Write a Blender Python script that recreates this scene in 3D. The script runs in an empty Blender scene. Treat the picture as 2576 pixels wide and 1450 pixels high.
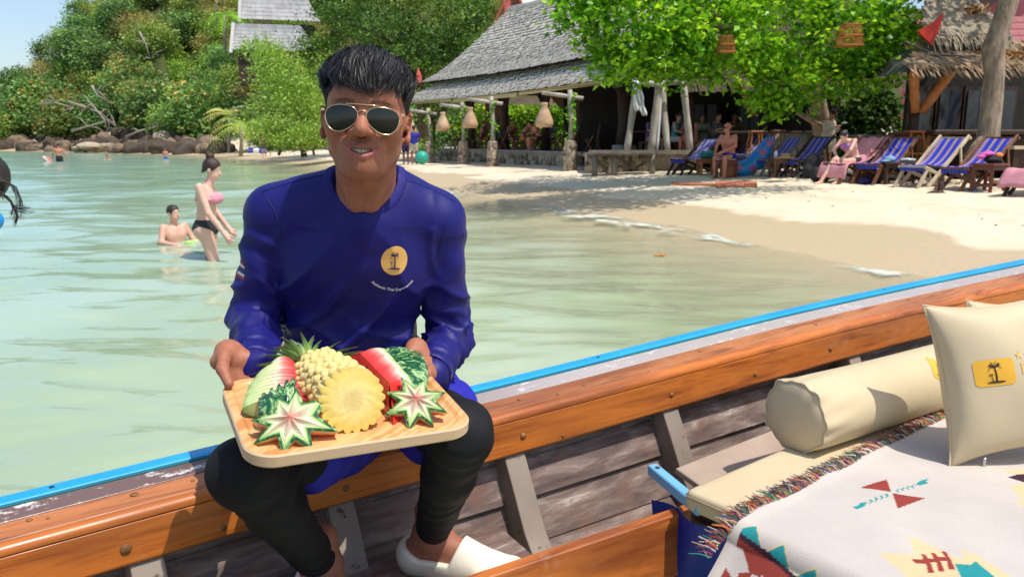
import bpy, math, random
import numpy as np
from mathutils import Vector, Matrix, Quaternion
from mathutils.bvhtree import BVHTree
random.seed(11); rng = np.random.default_rng(11)
S = bpy.context.scene; COL = S.collection
A = np.array; PI = math.pi
# ------------------------------------------------------------------ camera, world, sun, exposure
CH = 1.35; PT = math.radians(10.6)
cd = bpy.data.cameras.new('camera'); cam = bpy.data.objects.new('camera', cd); COL.objects.link(cam)
cam.location = (0, 0, CH); cam.rotation_euler = (PI/2-PT, 0, 0)
cd.lens = 28; cd.sensor_width = 36; cd.clip_start = .05; cd.clip_end = 3000
cd.dof.use_dof = True; cd.dof.focus_distance = 1.45; cd.dof.aperture_fstop = 12
S.camera = cam
SUN = Vector((.35, -.24, .90)).normalized()
w = bpy.data.worlds.new("World"); S.world = w; w.use_nodes = True
nt = w.node_tree; bg = nt.nodes['Background']; sky = nt.nodes.new('ShaderNodeTexSky')
sky.sky_type = 'NISHITA'; sky.sun_disc = False; sky.sun_elevation = math.asin(SUN.z)
sky.sun_rotation = math.atan2(SUN.x, SUN.y); sky.dust_density = 1.6; sky.air_density = 1.0; sky.ozone_density = 1.5
nt.links.new(sky.outputs[0], bg.inputs[0]); bg.inputs[1].default_value = .15
sd = bpy.data.lights.new('sun', 'SUN'); sun = bpy.data.objects.new('sun', sd); COL.objects.link(sun)
sd.energy = 3.7; sd.angle = math.radians(.5); sd.color = (1, .96, .90)
sun.rotation_euler = SUN.to_track_quat('Z', 'Y').to_euler(); sun.location = (0, 0, 30)
S.view_settings.view_transform = 'Standard'; S.view_settings.look = 'None'
S.view_settings.exposure = 0.30; S.view_settings.gamma = 1; S.view_settings.use_curve_mapping = False
S.render.engine = 'CYCLES'
S.cycles.max_bounces = 8; S.cycles.transparent_max_bounces = 8; S.cycles.use_denoising = True
S.cycles.sample_clamp_indirect = 6
# ------------------------------------------------------------------ picture helpers (measured in the photo at 2575 x 1450)
F = 2003.; CX, CY = 1287.5, 725.
def ray(x, y):
    a, b = (x-CX)/F, (CY-y)/F
    return A([a, math.cos(PT)+b*math.sin(PT), -math.sin(PT)+b*math.cos(PT)])
def PD(x, y, d): return ray(x, y)*d+A([0, 0, CH])
def PZ(x, y, z): r = ray(x, y); return r*((z-CH)/r[2])+A([0, 0, CH])
def PY(x, y, Y): r = ray(x, y); return r*(Y/r[1])+A([0, 0, CH])
# ------------------------------------------------------------------ object helpers
def tag(o, label=None, cat=None, group=None, kind=None):
    if label: o['label'] = label
    if cat: o['category'] = cat
    if group: o['group'] = group
    if kind: o['kind'] = kind
    return o
def empty(name, loc, label=None, cat=None, group=None, rz=0):
    o = bpy.data.objects.new(name, None); COL.objects.link(o); o.location = Vector(loc); o.rotation_euler.z = rz
    o.empty_display_size = .1
    return tag(o, label, cat, group)
def adopt(o, p):
    o.parent = p
    return o
def inv(p): return (Matrix.Translation(p.location) @ Matrix.Rotation(p.rotation_euler.z, 4, 'Z')).inverted()
def mk(name, V, Fc, m=None, parent=None, smooth=False, mi=None, world=True, attrs=None, cols=None):
    """link V, Fc as one mesh object; with a parent, coordinates are world ones unless world=False"""
    me = bpy.data.meshes.new(name)
    V = np.asarray(V, dtype=np.float32)
    if isinstance(Fc, np.ndarray):
        k = Fc.shape[1]; n = len(Fc)
        me.vertices.add(len(V)); me.vertices.foreach_set('co', V.ravel())
        me.loops.add(n*k); me.loops.foreach_set('vertex_index', Fc.astype(np.int32).ravel())
        me.polygons.add(n); me.polygons.foreach_set('loop_start', np.arange(0, n*k, k, dtype=np.int32))
        me.update(calc_edges=True)
    else:
        me.from_pydata([tuple(v) for v in V], [], Fc)
    if smooth: me.polygons.foreach_set('use_smooth', np.ones(len(me.polygons), bool))
    for q in (m if isinstance(m, (list, tuple)) else [m]):
        if q: me.materials.append(q)
    if mi is not None: me.polygons.foreach_set('material_index', np.asarray(mi, dtype=np.int32))
    for nm, arr in (attrs or {}).items():
        at = me.attributes.new(nm, 'FLOAT', 'POINT'); at.data.foreach_set('value', np.asarray(arr, dtype=np.float32))
    for nm, arr in (cols or {}).items():
        at = me.attributes.new(nm, 'FLOAT_COLOR', 'POINT'); arr = np.asarray(arr, dtype=np.float32)
        if arr.shape[1] == 3: arr = np.c_[arr, np.ones(len(arr), np.float32)]
        at.data.foreach_set('color', arr.ravel())
    o = bpy.data.objects.new(name, me); COL.objects.link(o)
    if parent:
        o.parent = parent
        if world and parent.type == 'EMPTY': o.matrix_parent_inverse = inv(parent)
        elif world and parent.parent: o.matrix_parent_inverse = Matrix()
    return o
def copy_tree(o, parent=None, kids=None):
    c = o.copy(); COL.objects.link(c)
    if parent: c.parent = parent
    for ch in KIDS(o): copy_tree(ch, c)
    return c
def KIDS(o): return [q for q in list(o.children)]
class MB:
    """collects simple solids into one mesh"""
    def __init__(s): s.v = []; s.f = []; s.m = []
    def add(s, v, f, mi=0):
        k = len(s.v); s.v += [tuple(map(float, q)) for q in v]; s.f += [tuple(i+k for i in q) for q in f]; s.m += [mi]*len(f)
        return s
    def box(s, c, sz, R=None, mi=0, ch=0):
        c = A(c, float); h = A(sz, float)/2; R = np.eye(3) if R is None else A(R)
        if ch <= 0:
            v = [c+R @ (h*A(t)) for t in [(-1,-1,-1),(1,-1,-1),(1,1,-1),(-1,1,-1),(-1,-1,1),(1,-1,1),(1,1,1),(-1,1,1)]]
            return s.add(v, [(0,3,2,1),(4,5,6,7),(0,1,5,4),(1,2,6,5),(2,3,7,6),(3,0,4,7)], mi)
        b = min(ch, h.min()*.9); ring = []
        for z, q in ((-h[2], b), (-h[2]+b, 0), (h[2]-b, 0), (h[2], b)):
            x, y = h[0]-q, h[1]-q; bb = b if q == 0 else b*.6
            ring.append([(-x+bb,-y,z),(x-bb,-y,z),(x,-y+bb,z),(x,y-bb,z),(x-bb,y,z),(-x+bb,y,z),(-x,y-bb,z),(-x,-y+bb,z)])
        v = [c+R @ A(p) for r in ring for p in r]; f = [tuple(range(7,-1,-1)), tuple(range(24,32))]
        for i in range(3):
            for j in range(8): k = (j+1) % 8; f.append((i*8+j, i*8+k, (i+1)*8+k, (i+1)*8+j))
        return s.add(v, f, mi)
    def beam(s, a, b, wd, ht, up=(0,0,1), mi=0, ch=0):
        a, b = A(a, float), A(b, float); x = b-a; L = np.linalg.norm(x); x /= L
        y = np.cross(A(up, float), x); n = np.linalg.norm(y)
        if n < 1e-4: y = np.cross(A([0,1.,0]), x); n = np.linalg.norm(y)
        y /= n; z = np.cross(x, y)
        return s.box((a+b)/2, (L, wd, ht), np.c_[x, y, z], mi, ch)
    def tube(s, pts, r, n=8, mi=0, cap=True):
        pts = [A(p, float) for p in pts]; r = r if isinstance(r, (list, tuple, np.ndarray)) else [r]*len(pts)
        v = []; f = []; ref = None
        for i, p in enumerate(pts):
            t = pts[min(i+1, len(pts)-1)]-pts[max(i-1, 0)]; t = t/(np.linalg.norm(t)+1e-9)
            if ref is None:
                ref = A([0,0,1.]) if abs(t[2]) < .9 else A([1.,0,0])
            x = ref-t*(ref @ t); x /= np.linalg.norm(x)+1e-9; y = np.cross(t, x); ref = x
            for j in range(n):
                a = 2*PI*j/n; v.append(p+r[i]*(math.cos(a)*x+math.sin(a)*y))
        for i in range(len(pts)-1):
            for j in range(n): k = (j+1) % n; f.append((i*n+j, i*n+k, (i+1)*n+k, (i+1)*n+j))
        if cap: f += [tuple(range(n-1,-1,-1)), tuple((len(pts)-1)*n+j for j in range(n))]
        return s.add(v, f, mi)
    def lathe(s, c, prof, n=16, mi=0):
        v = []; f = []
        for r, z in prof:
            for j in range(n): a = 2*PI*j/n; v.append((c[0]+r*math.cos(a), c[1]+r*math.sin(a), c[2]+z))
        for i in range(len(prof)-1):
            for j in range(n): k = (j+1) % n; f.append((i*n+j, i*n+k, (i+1)*n+k, (i+1)*n+j))
        return s.add(v, f, mi)
    def prism(s, poly, d0, d1, fn, mi=0):
        n = len(poly); v = [fn(p[0], p[1], d0) for p in poly]+[fn(p[0], p[1], d1) for p in poly]
        f = [tuple(range(n-1,-1,-1)), tuple(range(n, 2*n))]+[(i, (i+1) % n, (i+1) % n+n, i+n) for i in range(n)]
        return s.add(v, f, mi)
    def done(s, name, m=None, parent=None, smooth=False, world=True):
        return mk(name, s.v, s.f, m, parent, smooth, s.m, world)
def nvert(V, Q):
    a = V[Q[:,1]]-V[Q[:,0]]; b = V[Q[:,2]]-V[Q[:,0]]; n = np.cross(a, b); N = np.zeros_like(V)
    for j in range(Q.shape[1]): np.add.at(N, Q[:,j], n)
    return N/(np.linalg.norm(N, axis=1, keepdims=True)+1e-12)
class SDF:
    """blended solids on a grid, turned into one continuous skin"""
    def __init__(s, lo, hi, h):
        s.lo = A(lo, np.float32); s.h = np.float32(h); s.n = np.ceil((A(hi)-A(lo))/h).astype(int)+1
        s.f = np.full(tuple(s.n), 200., np.float32)
    def blk(s, lo, hi):
        a = np.clip(np.floor((A(lo)-s.lo)/s.h).astype(int), 0, s.n-1); b = np.clip(np.ceil((A(hi)-s.lo)/s.h).astype(int)+1, a+1, s.n)
        g = [(s.lo[i]+s.h*np.arange(a[i], b[i], dtype=np.float32)) for i in range(3)]
        return tuple(slice(a[i], b[i]) for i in range(3)), g[0][:,None,None], g[1][None,:,None], g[2][None,None,:]
    def put(s, sl, d, k, cut):
        f = s.f[sl]
        if cut: d = -d; e = np.maximum(k-np.abs(f-d), 0)/max(k, 1e-9); s.f[sl] = np.maximum(f, d)+e*e*k/4
        else: e = np.maximum(k-np.abs(f-d), 0)/max(k, 1e-9); s.f[sl] = np.minimum(f, d)-e*e*k/4
    def cone(s, a, b, ra, rb=None, k=.01, cut=False):
        rb = ra if rb is None else rb; a, b = A(a, np.float32), A(b, np.float32); m = max(ra, rb)+k+3*s.h
        sl, X, Y, Z = s.blk(np.minimum(a, b)-m, np.maximum(a, b)+m); ab = b-a; q = float(ab @ ab)+1e-12
        t = np.clip(((X-a[0])*ab[0]+(Y-a[1])*ab[1]+(Z-a[2])*ab[2])/q, 0, 1)
        d = np.sqrt((X-a[0]-t*ab[0])**2+(Y-a[1]-t*ab[1])**2+(Z-a[2]-t*ab[2])**2)-(ra+(rb-ra)*t)
        s.put(sl, d, k, cut); return s
    def chain(s, pts, rs, k=.01, cut=False):
        for i in range(len(pts)-1): s.cone(pts[i], pts[i+1], rs[i], rs[i+1], k, cut)
        return s
    def ell(s, c, r, R=None, k=.01, cut=False):
        c, r = A(c, np.float32), A(r, np.float32); m = r.max()+k+3*s.h
        sl, X, Y, Z = s.blk(c-m, c+m); x, y, z = X-c[0], Y-c[1], Z-c[2]
        if R is not None:
            R = A(R, np.float32); x, y, z = (R[0,0]*x+R[1,0]*y+R[2,0]*z, R[0,1]*x+R[1,1]*y+R[2,1]*z, R[0,2]*x+R[1,2]*y+R[2,2]*z)
        k0 = np.sqrt((x/r[0])**2+(y/r[1])**2+(z/r[2])**2); k1 = np.sqrt((x/r[0]**2)**2+(y/r[1]**2)**2+(z/r[2]**2)**2)+1e-9
        s.put(sl, k0*(k0-1)/k1, k, cut); return s
    def keep(s, fn, k=.003):
        sl, X, Y, Z = s.blk(s.lo, s.lo+s.h*s.n); d = fn(X, Y, Z); e = np.maximum(k-np.abs(s.f-d), 0)/k
        s.f = (np.maximum(s.f, d)+e*e*k/4).astype(np.float32); return s
    def clone(s, off=0.):
        o = SDF.__new__(SDF); o.lo, o.h, o.n, o.f = s.lo, s.h, s.n, s.f-np.float32(off); return o
    def like(s): o = s.clone(); o.f = np.full(tuple(s.n), 200., np.float32); return o
    def mesh(s):
        f = np.pad(s.f, 1, constant_values=200.); I = f < 0; lo = s.lo-s.h
        n = A(f.shape)-1; cor = [(i, j, k) for i in (0,1) for j in (0,1) for k in (0,1)]
        cut = lambda a, c: a[c[0]:c[0]+n[0], c[1]:c[1]+n[1], c[2]:c[2]+n[2]]
        cnt = sum(cut(I, c).astype(np.int8) for c in cor); act = (cnt > 0) & (cnt < 8)
        ids = np.argwhere(act); val = np.stack([cut(f, c)[act] for c in cor], 1)
        P = np.zeros((len(ids), 3), np.float32); W = np.zeros(len(ids), np.float32)
        for a in range(8):
            for b in range(a+1, 8):
                d = A(cor[b])-A(cor[a])
                if np.abs(d).sum() != 1: continue
                va, vb = val[:,a], val[:,b]; m = (va < 0) != (vb < 0); t = np.where(m, va/np.where(m, va-vb, 1), 0)
                P += (A(cor[a])+d*t[:,None])*m[:,None]; W += m
        V = (ids+P/W[:,None])*s.h+lo
        idx = np.full(tuple(n), -1, np.int32); idx[act] = np.arange(len(ids), dtype=np.int32)
        Q = []
        for ax in range(3):
            o1, o2 = [(1,2),(2,0),(0,1)][ax]
            a = np.take(I, range(f.shape[ax]-1), ax); b = np.take(I, range(1, f.shape[ax]), ax)
            e = np.argwhere(a != b); ok = (e[:,o1] > 0) & (e[:,o2] > 0) & (e[:,o1] < n[o1]) & (e[:,o2] < n[o2]); e = e[ok]
            sg = a[tuple(e.T)]; u = np.zeros(3, int); u[o1] = 1; v = np.zeros(3, int); v[o2] = 1
            q = np.stack([idx[tuple((e-u-v).T)], idx[tuple((e-v).T)], idx[tuple(e.T)], idx[tuple((e-u).T)]], 1)
            q[~sg] = q[~sg][:, ::-1]; Q.append(q)
        return V.astype(np.float32), np.concatenate(Q).astype(np.int32)
def rotz(a): c, s = math.cos(a), math.sin(a); return A([[c,-s,0],[s,c,0],[0,0,1.]])
def roty(a): c, s = math.cos(a), math.sin(a); return A([[c,0,s],[0,1,0],[-s,0,c]])
def rotx(a): c, s = math.cos(a), math.sin(a); return A([[1,0,0],[0,c,-s],[0,s,c]])
_ph = rng.uniform(0, 6.28, (40, 4)); _dr = rng.normal(size=(40, 3)); _dr /= np.linalg.norm(_dr, axis=1, keepdims=True)
def vnoise(V, sc, o=0, n=7):
    """cheap smooth noise in -1..1"""
    V = np.asarray(V)*sc; r = 0
    for i in range(n):
        j = (i+o*5) % 40; w_ = V @ _dr[j]*(1+.25*i); r = r+np.sin(w_*2.1+_ph[j,0]+1.3*np.sin(V @ _dr[(j+7) % 40]*1.7+_ph[j,1]))
    return r/n*1.6
def inpoly(X, Y, poly):
    r = np.zeros(X.shape, bool); n = len(poly)
    for i in range(n):
        (x0, y0), (x1, y1) = poly[i], poly[(i+1) % n]
        if y0 == y1: continue
        c = ((y0 > Y) != (y1 > Y)) & (X < (x1-x0)*(Y-y0)/(y1-y0)+x0); r ^= c
    return r
# ------------------------------------------------------------------ materials
def srgb(r, g, b): return tuple(((c/255)/12.92 if c/255 <= .04045 else ((c/255+.055)/1.055)**2.4) for c in (r, g, b))
class Mat:
    def __init__(s, name):
        s.m = bpy.data.materials.new(name); s.m.use_nodes = True; s.t = s.m.node_tree; s.N = s.t.nodes; s.L = s.t.links
        s.b = s.N['Principled BSDF']; s.out = s.N['Material Output']
    def n(s, ty, **kw):
        q = s.N.new('ShaderNode'+ty)
        for k, v in kw.items():
            if hasattr(q, k): setattr(q, k, v)
        return q
    def link(s, a, b): s.L.new(a, b)
    def set(s, **kw):
        for k, v in kw.items():
            i = s.b.inputs[k.replace('_', ' ')]
            i.default_value = (*v, 1) if isinstance(v, tuple) and len(v) == 3 and i.type == 'RGBA' else v
        return s
    def coord(s, kind='Object', scale=(1,1,1), rot=(0,0,0)):
        c = s.n('TexCoord'); m = s.n('Mapping'); m.inputs['Scale'].default_value = scale; src = c.outputs[kind]
        if any(rot): r = s.n('Mapping'); r.inputs['Rotation'].default_value = rot; s.link(src, r.inputs[0]); src = r.outputs[0]
        s.link(src, m.inputs[0]); return m.outputs[0]
    def noise(s, vec, scale, det=4, rough=.55, dist=0):
        q = s.n('TexNoise'); q.inputs['Scale'].default_value = scale; q.inputs['Detail'].default_value = det
        q.inputs['Roughness'].default_value = rough; q.inputs['Distortion'].default_value = dist
        if vec: s.link(vec, q.inputs['Vector'])
        return q.outputs['Fac']
    def ramp(s, fac, stops):
        q = s.n('ValToRGB'); e = q.color_ramp.elements
        while len(e) < len(stops): e.new(.5)
        for i, (p, c) in enumerate(stops): e[i].position = p; e[i].color = (*c, 1) if len(c) == 3 else c
        s.link(fac, q.inputs[0]); return q.outputs[0]
    def mix(s, fac, a, b, mode='MIX'):
        q = s.n('Mix'); q.data_type = 'RGBA'; q.blend_type = mode
        for v, i in ((fac, 0), (a, 6), (b, 7)):
            if hasattr(v, 'is_linked'): s.link(v, q.inputs[i])
            else: q.inputs[i].default_value = (*v, 1) if isinstance(v, tuple) and len(v) == 3 else v
        return q.outputs[2]
    def math(s, op, a, b=0.):
        q = s.n('Math'); q.operation = op
        for v, i in ((a, 0), (b, 1)):
            if hasattr(v, 'is_linked'): s.link(v, q.inputs[i])
            else: q.inputs[i].default_value = v
        return q.outputs[0]
    def attr(s, name, out='Fac'):
        q = s.n('Attribute'); q.attribute_name = name; return q.outputs[out]
    def bump(s, h, strength=.3, dist=.01):
        q = s.n('Bump'); q.inputs['Strength'].default_value = strength; q.inputs['Distance'].default_value = dist
        if s.b.inputs['Normal'].links: s.link(s.b.inputs['Normal'].links[0].from_socket, q.inputs['Normal'])
        s.link(h, q.inputs['Height']); s.link(q.outputs[0], s.b.inputs['Normal']); return s
    def col(s, c): s.link(c, s.b.inputs['Base Color']); return s
def M(name, c, rough=.6, c2=None, scale=8, bump=0, bscale=None, spec=.4, stretch=(1,1,1), dist=.01, metal=0, sheen=0):
    """plain procedural material: two colours mixed by noise, plus fine relief"""
    m = Mat(name); m.set(Roughness=rough, Metallic=metal); m.b.inputs['Specular IOR Level'].default_value = spec
    c2 = c2 if c2 is not None else tuple(v*.75 for v in c); v = m.coord(scale=stretch)
    f = m.noise(v, scale, 5, .6); m.col(m.ramp(f, [(.3, c), (.7, c2)]))
    if bump: m.bump(m.noise(v, bscale or scale*4, 4), bump, dist)
    if sheen: m.set(Sheen_Weight=sheen)
    return m.m
def Mcol(name, attr='Col', rough=.6, spec=.4, bump=0, bscale=60, var=.12, vs=30, dist=.003):
    m = Mat(name); m.set(Roughness=rough); m.b.inputs['Specular IOR Level'].default_value = spec
    v = m.coord(); f = m.noise(v, vs, 4); k = m.ramp(f, [(.3, (1-var,)*3), (.7, (1+var*.3,)*3)])
    m.col(m.mix(1.0, m.attr(attr, 'Color'), k, 'MULTIPLY'))
    if bump: m.bump(m.noise(v, bscale, 4), bump, dist)
    return m
def Mleaf(name, stops, trans=.35, hue=.04, spec=.35, rough=.5):
    m = Mat(name); c = m.ramp(m.attr('var'), stops); oi = m.n('ObjectInfo'); h = m.n('HueSaturation')
    m.link(m.math('ADD', m.math('MULTIPLY', oi.outputs['Random'], hue), .5-hue/2), h.inputs['Hue'])
    m.link(m.math('ADD', m.math('MULTIPLY', oi.outputs['Random'], .5), .75), h.inputs['Value']); m.link(c, h.inputs['Color'])
    m.col(h.outputs[0]); m.set(Roughness=rough); m.b.inputs['Specular IOR Level'].default_value = spec
    t = m.n('BsdfTranslucent'); x = m.n('MixShader'); x.inputs[0].default_value = trans
    m.link(m.mix(1., h.outputs[0], (1.1, 1.0, .5), 'MULTIPLY'), t.inputs[0]); m.link(m.b.outputs[0], x.inputs[1]); m.link(t.outputs[0], x.inputs[2])
    m.link(x.outputs[0], m.out.inputs[0]); return m.m
def leafmesh(name, C, L, W, m, parent=None, up=.4, droop=0., var=None, world=True, dirs=None, kind=None, seed=0):
    g = np.random.default_rng(seed+len(C)); N = len(C); L = L*g.uniform(.6, 1.25, N); W = W*g.uniform(.7, 1.2, N)
    d = g.normal(size=(N, 3)); d[:,2] = d[:,2]*.5-droop
    if dirs is not None: d = d*.45+dirs
    d /= np.linalg.norm(d, axis=1, keepdims=True)
    n = g.normal(size=(N, 3)); n[:,2] = np.abs(n[:,2])+up; s_ = np.cross(n, d); s_ /= np.linalg.norm(s_, axis=1, keepdims=True)+1e-9
    n = np.cross(d, s_); b = C; t = C+d*L[:,None]-n*(L*.12)[:,None]; mid = C+d*(L*.45)[:,None]
    l = mid+s_*(W*.5)[:,None]+n*(W*.15)[:,None]; r = mid-s_*(W*.5)[:,None]+n*(W*.15)[:,None]
    V = np.stack([b, r, t, l], 1).reshape(-1, 3); Q = np.arange(4*N).reshape(-1, 4)
    va = g.uniform(0, 1, N) if var is None else np.clip(var+g.normal(size=N)*.16, 0, 1)
    o = mk(name, V, Q, m, parent, False, None, world, attrs={'var': np.repeat(va, 4)})
    if kind: o['kind'] = kind
    return o
def clumps(centre, rad, n_cl, per, spread, g, shell=.55, zmin=None):
    """points of leaf clumps spread through an ellipsoid, denser near its skin; also a 0..1 tone per clump"""
    d = g.normal(size=(n_cl, 3)); d /= np.linalg.norm(d, axis=1, keepdims=True); r = g.uniform(shell, 1, n_cl)**.7
    c = A(centre)+d*r[:,None]*A(rad)
    if zmin is not None: c[:,2] = np.maximum(c[:,2], zmin+g.uniform(0, .5, n_cl))
    tone = g.uniform(.15, .85, n_cl); P = np.repeat(c, per, 0)+g.normal(size=(n_cl*per, 3))*A([spread, spread, spread*.6])
    return P, np.repeat(tone, per)
# ================================================================== terrain, water
SHORE = [(14, -9), (6.5, 3), (4.5, 6.2)]+[tuple(PZ(x, y, 0)[:2]) for x, y in ((2300,686),(2100,652),(1900,612),(1750,584),(1600,556),
         (1400,522),(1250,498),(1090,477),(1000,452),(840,419),(700,405),(540,392),(400,386),(200,381),(0,379))]+[(-92, 112), (-112, 150), (-95, 240), (0, 420), (60, 800)]
LAND = SHORE+[(60, 1500), (1500, 1500), (1500, -100), (16, -100)]
def shore_d(x, y):
    x = np.asarray(x, float); y = np.asarray(y, float); d = np.full(x.shape, 1e9)
    for (x0, y0), (x1, y1) in zip(SHORE[:-1], SHORE[1:]):
        ex, ey = x1-x0, y1-y0; t = np.clip(((x-x0)*ex+(y-y0)*ey)/(ex*ex+ey*ey), 0, 1)
        d = np.minimum(d, np.hypot(x-x0-t*ex, y-y0-t*ey))
    return np.where(inpoly(x, y, LAND), d, -d)
def smooth(t): t = np.clip(t, 0, 1); return t*t*(3-2*t)
def ground(x, y):
    x = np.asarray(x, float); y = np.asarray(y, float); s = shore_d(x, y)
    z = np.where(s < 0, np.maximum(-1.5, .11*s), np.where(s < 2.5, .085*s, .2125+.55*(1-np.exp(-np.maximum(s-2.5, 0)/11))))
    th = x/np.maximum(y, 1); hm = np.interp(th, [-1.2,-.66,-.62,-.57,-.54,-.5,-.3,-.1,.1,.8], [4, 8, 10.5, 13, 17, 20, 27, 29, 22, 14])
    h = hm*smooth((np.minimum(s-2.5, (y-66)*1.0))/np.where(th < -.42, 32, 46))*np.where(y > 60, 1, 0)
    return z+h
def gz(x, y): return float(ground(A([x]), A([y]))[0])
def polar(r0, r1, nr, a0, a1, na):
    r = np.geomspace(r0, r1, nr); a = np.linspace(a0, a1, na); Rr, Aa = np.meshgrid(r, a, indexing='ij')
    X, Y = Rr*np.sin(Aa), Rr*np.cos(Aa)-.5
    i = np.arange(nr-1)[:,None]*na+np.arange(na-1)[None,:]
    return X.ravel(), Y.ravel(), np.stack([i, i+na, i+na+1, i+1], -1).reshape(-1, 4)[:, ::-1]
X, Y, Q = polar(1.2, 900, 330, -1.5, 1.5, 420); V = np.c_[X, Y, ground(X, Y)]; s = shore_d(X, Y)
near = np.clip((Y < 60), 0, 1)*np.clip((s-1.5)/2, 0, 1)
V[:,2] += near*(.018*vnoise(V, 2.2, 1)+.012*vnoise(V, 6.5, 2)+.012*np.maximum(0, vnoise(V, 11, 3)))
m = Mat('sand'); m.set(Roughness=.95); m.b.inputs['Specular IOR Level'].default_value = .12
v = m.coord(); f1 = m.noise(v, 1.4, 6, .65); f2 = m.noise(v, 26, 5, .7)
c = m.mix(m.ramp(f1, [(.35,(0,0,0)),(.7,(1,1,1))]), srgb(224,210,186), srgb(214,196,168)); c = m.mix(m.math('MULTIPLY', f2, .35), c, srgb(192,172,144))
spk = m.n('TexVoronoi'); spk.inputs['Scale'].default_value = 5.5; m.link(v, spk.inputs['Vector'])
c = m.mix(m.ramp(m.math('ADD', spk.outputs['Distance'], m.math('MULTIPLY', f2, .06)), [(.055,(.6,)*3),(.075,(0,)*3)]), c, srgb(120,95,70))
wet = m.attr('wet'); soil = m.attr('soil')
c = m.mix(wet, c, srgb(188,168,136)); c = m.mix(soil, c, srgb(72,78,44)); m.col(c)
m.link(m.math('SUBTRACT', .95, m.math('MULTIPLY', wet, .45)), m.b.inputs['Roughness'])
m.bump(m.noise(v, 9, 6, .7), .6, .03).bump(f2, .4, .012)
wob = .55*vnoise(V, .55, 4)+.25*vnoise(V, 1.6, 5)
wet = np.clip(1-(s-1.75-wob)/.15, 0, 1)
tide = np.exp(-((s-4.2-.5*wob)/.28)**2)*.35*np.clip(vnoise(V, 3, 6)+.6, 0, 1)
soil = smooth((V[:,2]-1.6)/1.2)*(Y > 50)
sand = tag(mk('sand', V, Q, m.m, None, True, attrs={'wet': np.clip(wet+tide, 0, 1), 'soil': soil}), kind='structure')
# ---- water: real swell near the boat, finer ripples as relief
X, Y, Q = polar(.9, 1500, 520, -1.5, 1.5, 420); s = shore_d(X, Y)
V = np.c_[X, Y, np.zeros_like(X)]
g = np.random.default_rng(5); z = np.zeros_like(X); dist = np.hypot(X, Y)
for i in range(26):
    lam = .28*1.17**i*.62; a = g.normal(.08, .42)+PI/2; k = 2*PI/lam; kx, ky = math.cos(a)*k, math.sin(a)*k
    amp = .0048*lam**.5*np.clip((lam*34-dist)/(lam*18), 0, 1)
    ph = kx*X+ky*Y+g.uniform(0, 6.28)+1.1*np.sin(X*.7*g.normal()+Y*.5*g.normal()+i)
    z += amp*(np.sin(ph)+.25*np.sin(2*ph+.6))
sw = np.exp(-((s+.75+.25*np.sin(X*1.3))/.22)**2)
V[:,2] = z*np.clip(-s/1.2, .25, 1)+.018*sw*np.clip(1.2*vnoise(np.c_[X, Y, 0*X], .35, 3)+.2, 0, 1)
keepv = (s < .9); keepq = keepv[Q].all(1); Q = Q[keepq]; used = np.unique(Q); mp = np.full(len(V), -1); mp[used] = np.arange(len(used)); Q = mp[Q]; V = V[used]; s = s[used]; X, Y = X[used], Y[used]
P3 = np.c_[X, Y, 0*X]
# foam lines where the small waves break
band = np.exp(-((s+.55+.22*vnoise(P3, .5, 2))/.24)**2); seg = np.clip(1.9*vnoise(P3, .16, 6)+.25, 0, 1)
spots = np.zeros_like(X)
for (x0, y0, x1, y1, wd) in ((1370,520,1700,582,.62), (1740,586,1900,610,.5), (2170,672,2290,688,.34), (1085,474,1130,492,.8), (2220,655,2260,676,.16)):
    p0, p1 = PZ(x0, y0, 0), PZ(x1, y1, 0); e = p1-p0; t = np.clip(((X-p0[0])*e[0]+(Y-p0[1])*e[1])/(e @ e), 0, 1)
    d = np.hypot(X-p0[0]-t*e[0], Y-p0[1]-t*e[1]); spots = np.maximum(spots, np.exp(-(d/wd)**2)*(.6+.5*np.sin(t*PI)))
foam = np.clip(np.maximum(spots*1.25, .42*band*seg)*(.72+.55*vnoise(P3, 2.6, 1)+.45*vnoise(P3, 8, 4)), 0, 1)
m = Mat('water'); v = m.coord(); m.set(Roughness=.10, IOR=1.33)
th = m.attr('turq'); dp = m.attr('deep'); fo = m.attr('foam')
fo = m.ramp(m.math('ADD', fo, m.math('MULTIPLY', m.math('SUBTRACT', m.noise(v, 9, 6, .7, .6), .5), 1.1)), [(.22, (0,0,0)), (.6, (.32,)*3), (1.1 if False else 1., (.68,)*3)])
fo = m.math('MULTIPLY', fo, m.math('MINIMUM', m.math('MULTIPLY', m.attr('foam'), 2.2), 1.))
f = m.noise(m.coord(scale=(1, .35, 1), rot=(0, 0, .2)), .55, 4, .55, .6)
near_c = m.mix(m.ramp(f, [(.35,(0,0,0)),(.65,(1,1,1))]), srgb(170,182,152), srgb(154,168,132))
far_c = m.mix(m.ramp(f, [(.35,(0,0,0)),(.65,(1,1,1))]), srgb(150,186,174), srgb(134,172,154))
c = m.mix(th, near_c, far_c)
c = m.mix(fo, c, srgb(238,238,232)); m.col(c)
m.link(m.math('ADD', .11, m.math('MULTIPLY', fo, .6)), m.b.inputs['Roughness'])
al = m.math('MAXIMUM', m.math('MINIMUM', m.math('MULTIPLY', dp, 1.), 1.), m.math('MULTIPLY', fo, 1.2)); m.link(al, m.b.inputs['Alpha'])
wv = m.coord(scale=(1, 1, 1)); h1 = m.noise(m.coord(scale=(.55, 1.25, 1), rot=(0, 0, .25)), 3.4, 3, .5, .5); m.bump(h1, .22, .055)
m.bump(m.noise(m.coord(scale=(.5, 1.2, 1), rot=(0, 0, -.2)), .8, 3, .5, .4), .35, .12)
m.bump(m.noise(wv, 40, 5, .7), 0.25, .02)
m.m.node_tree.nodes['Bump.002'].inputs['Strength'].default_value = .0
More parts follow.
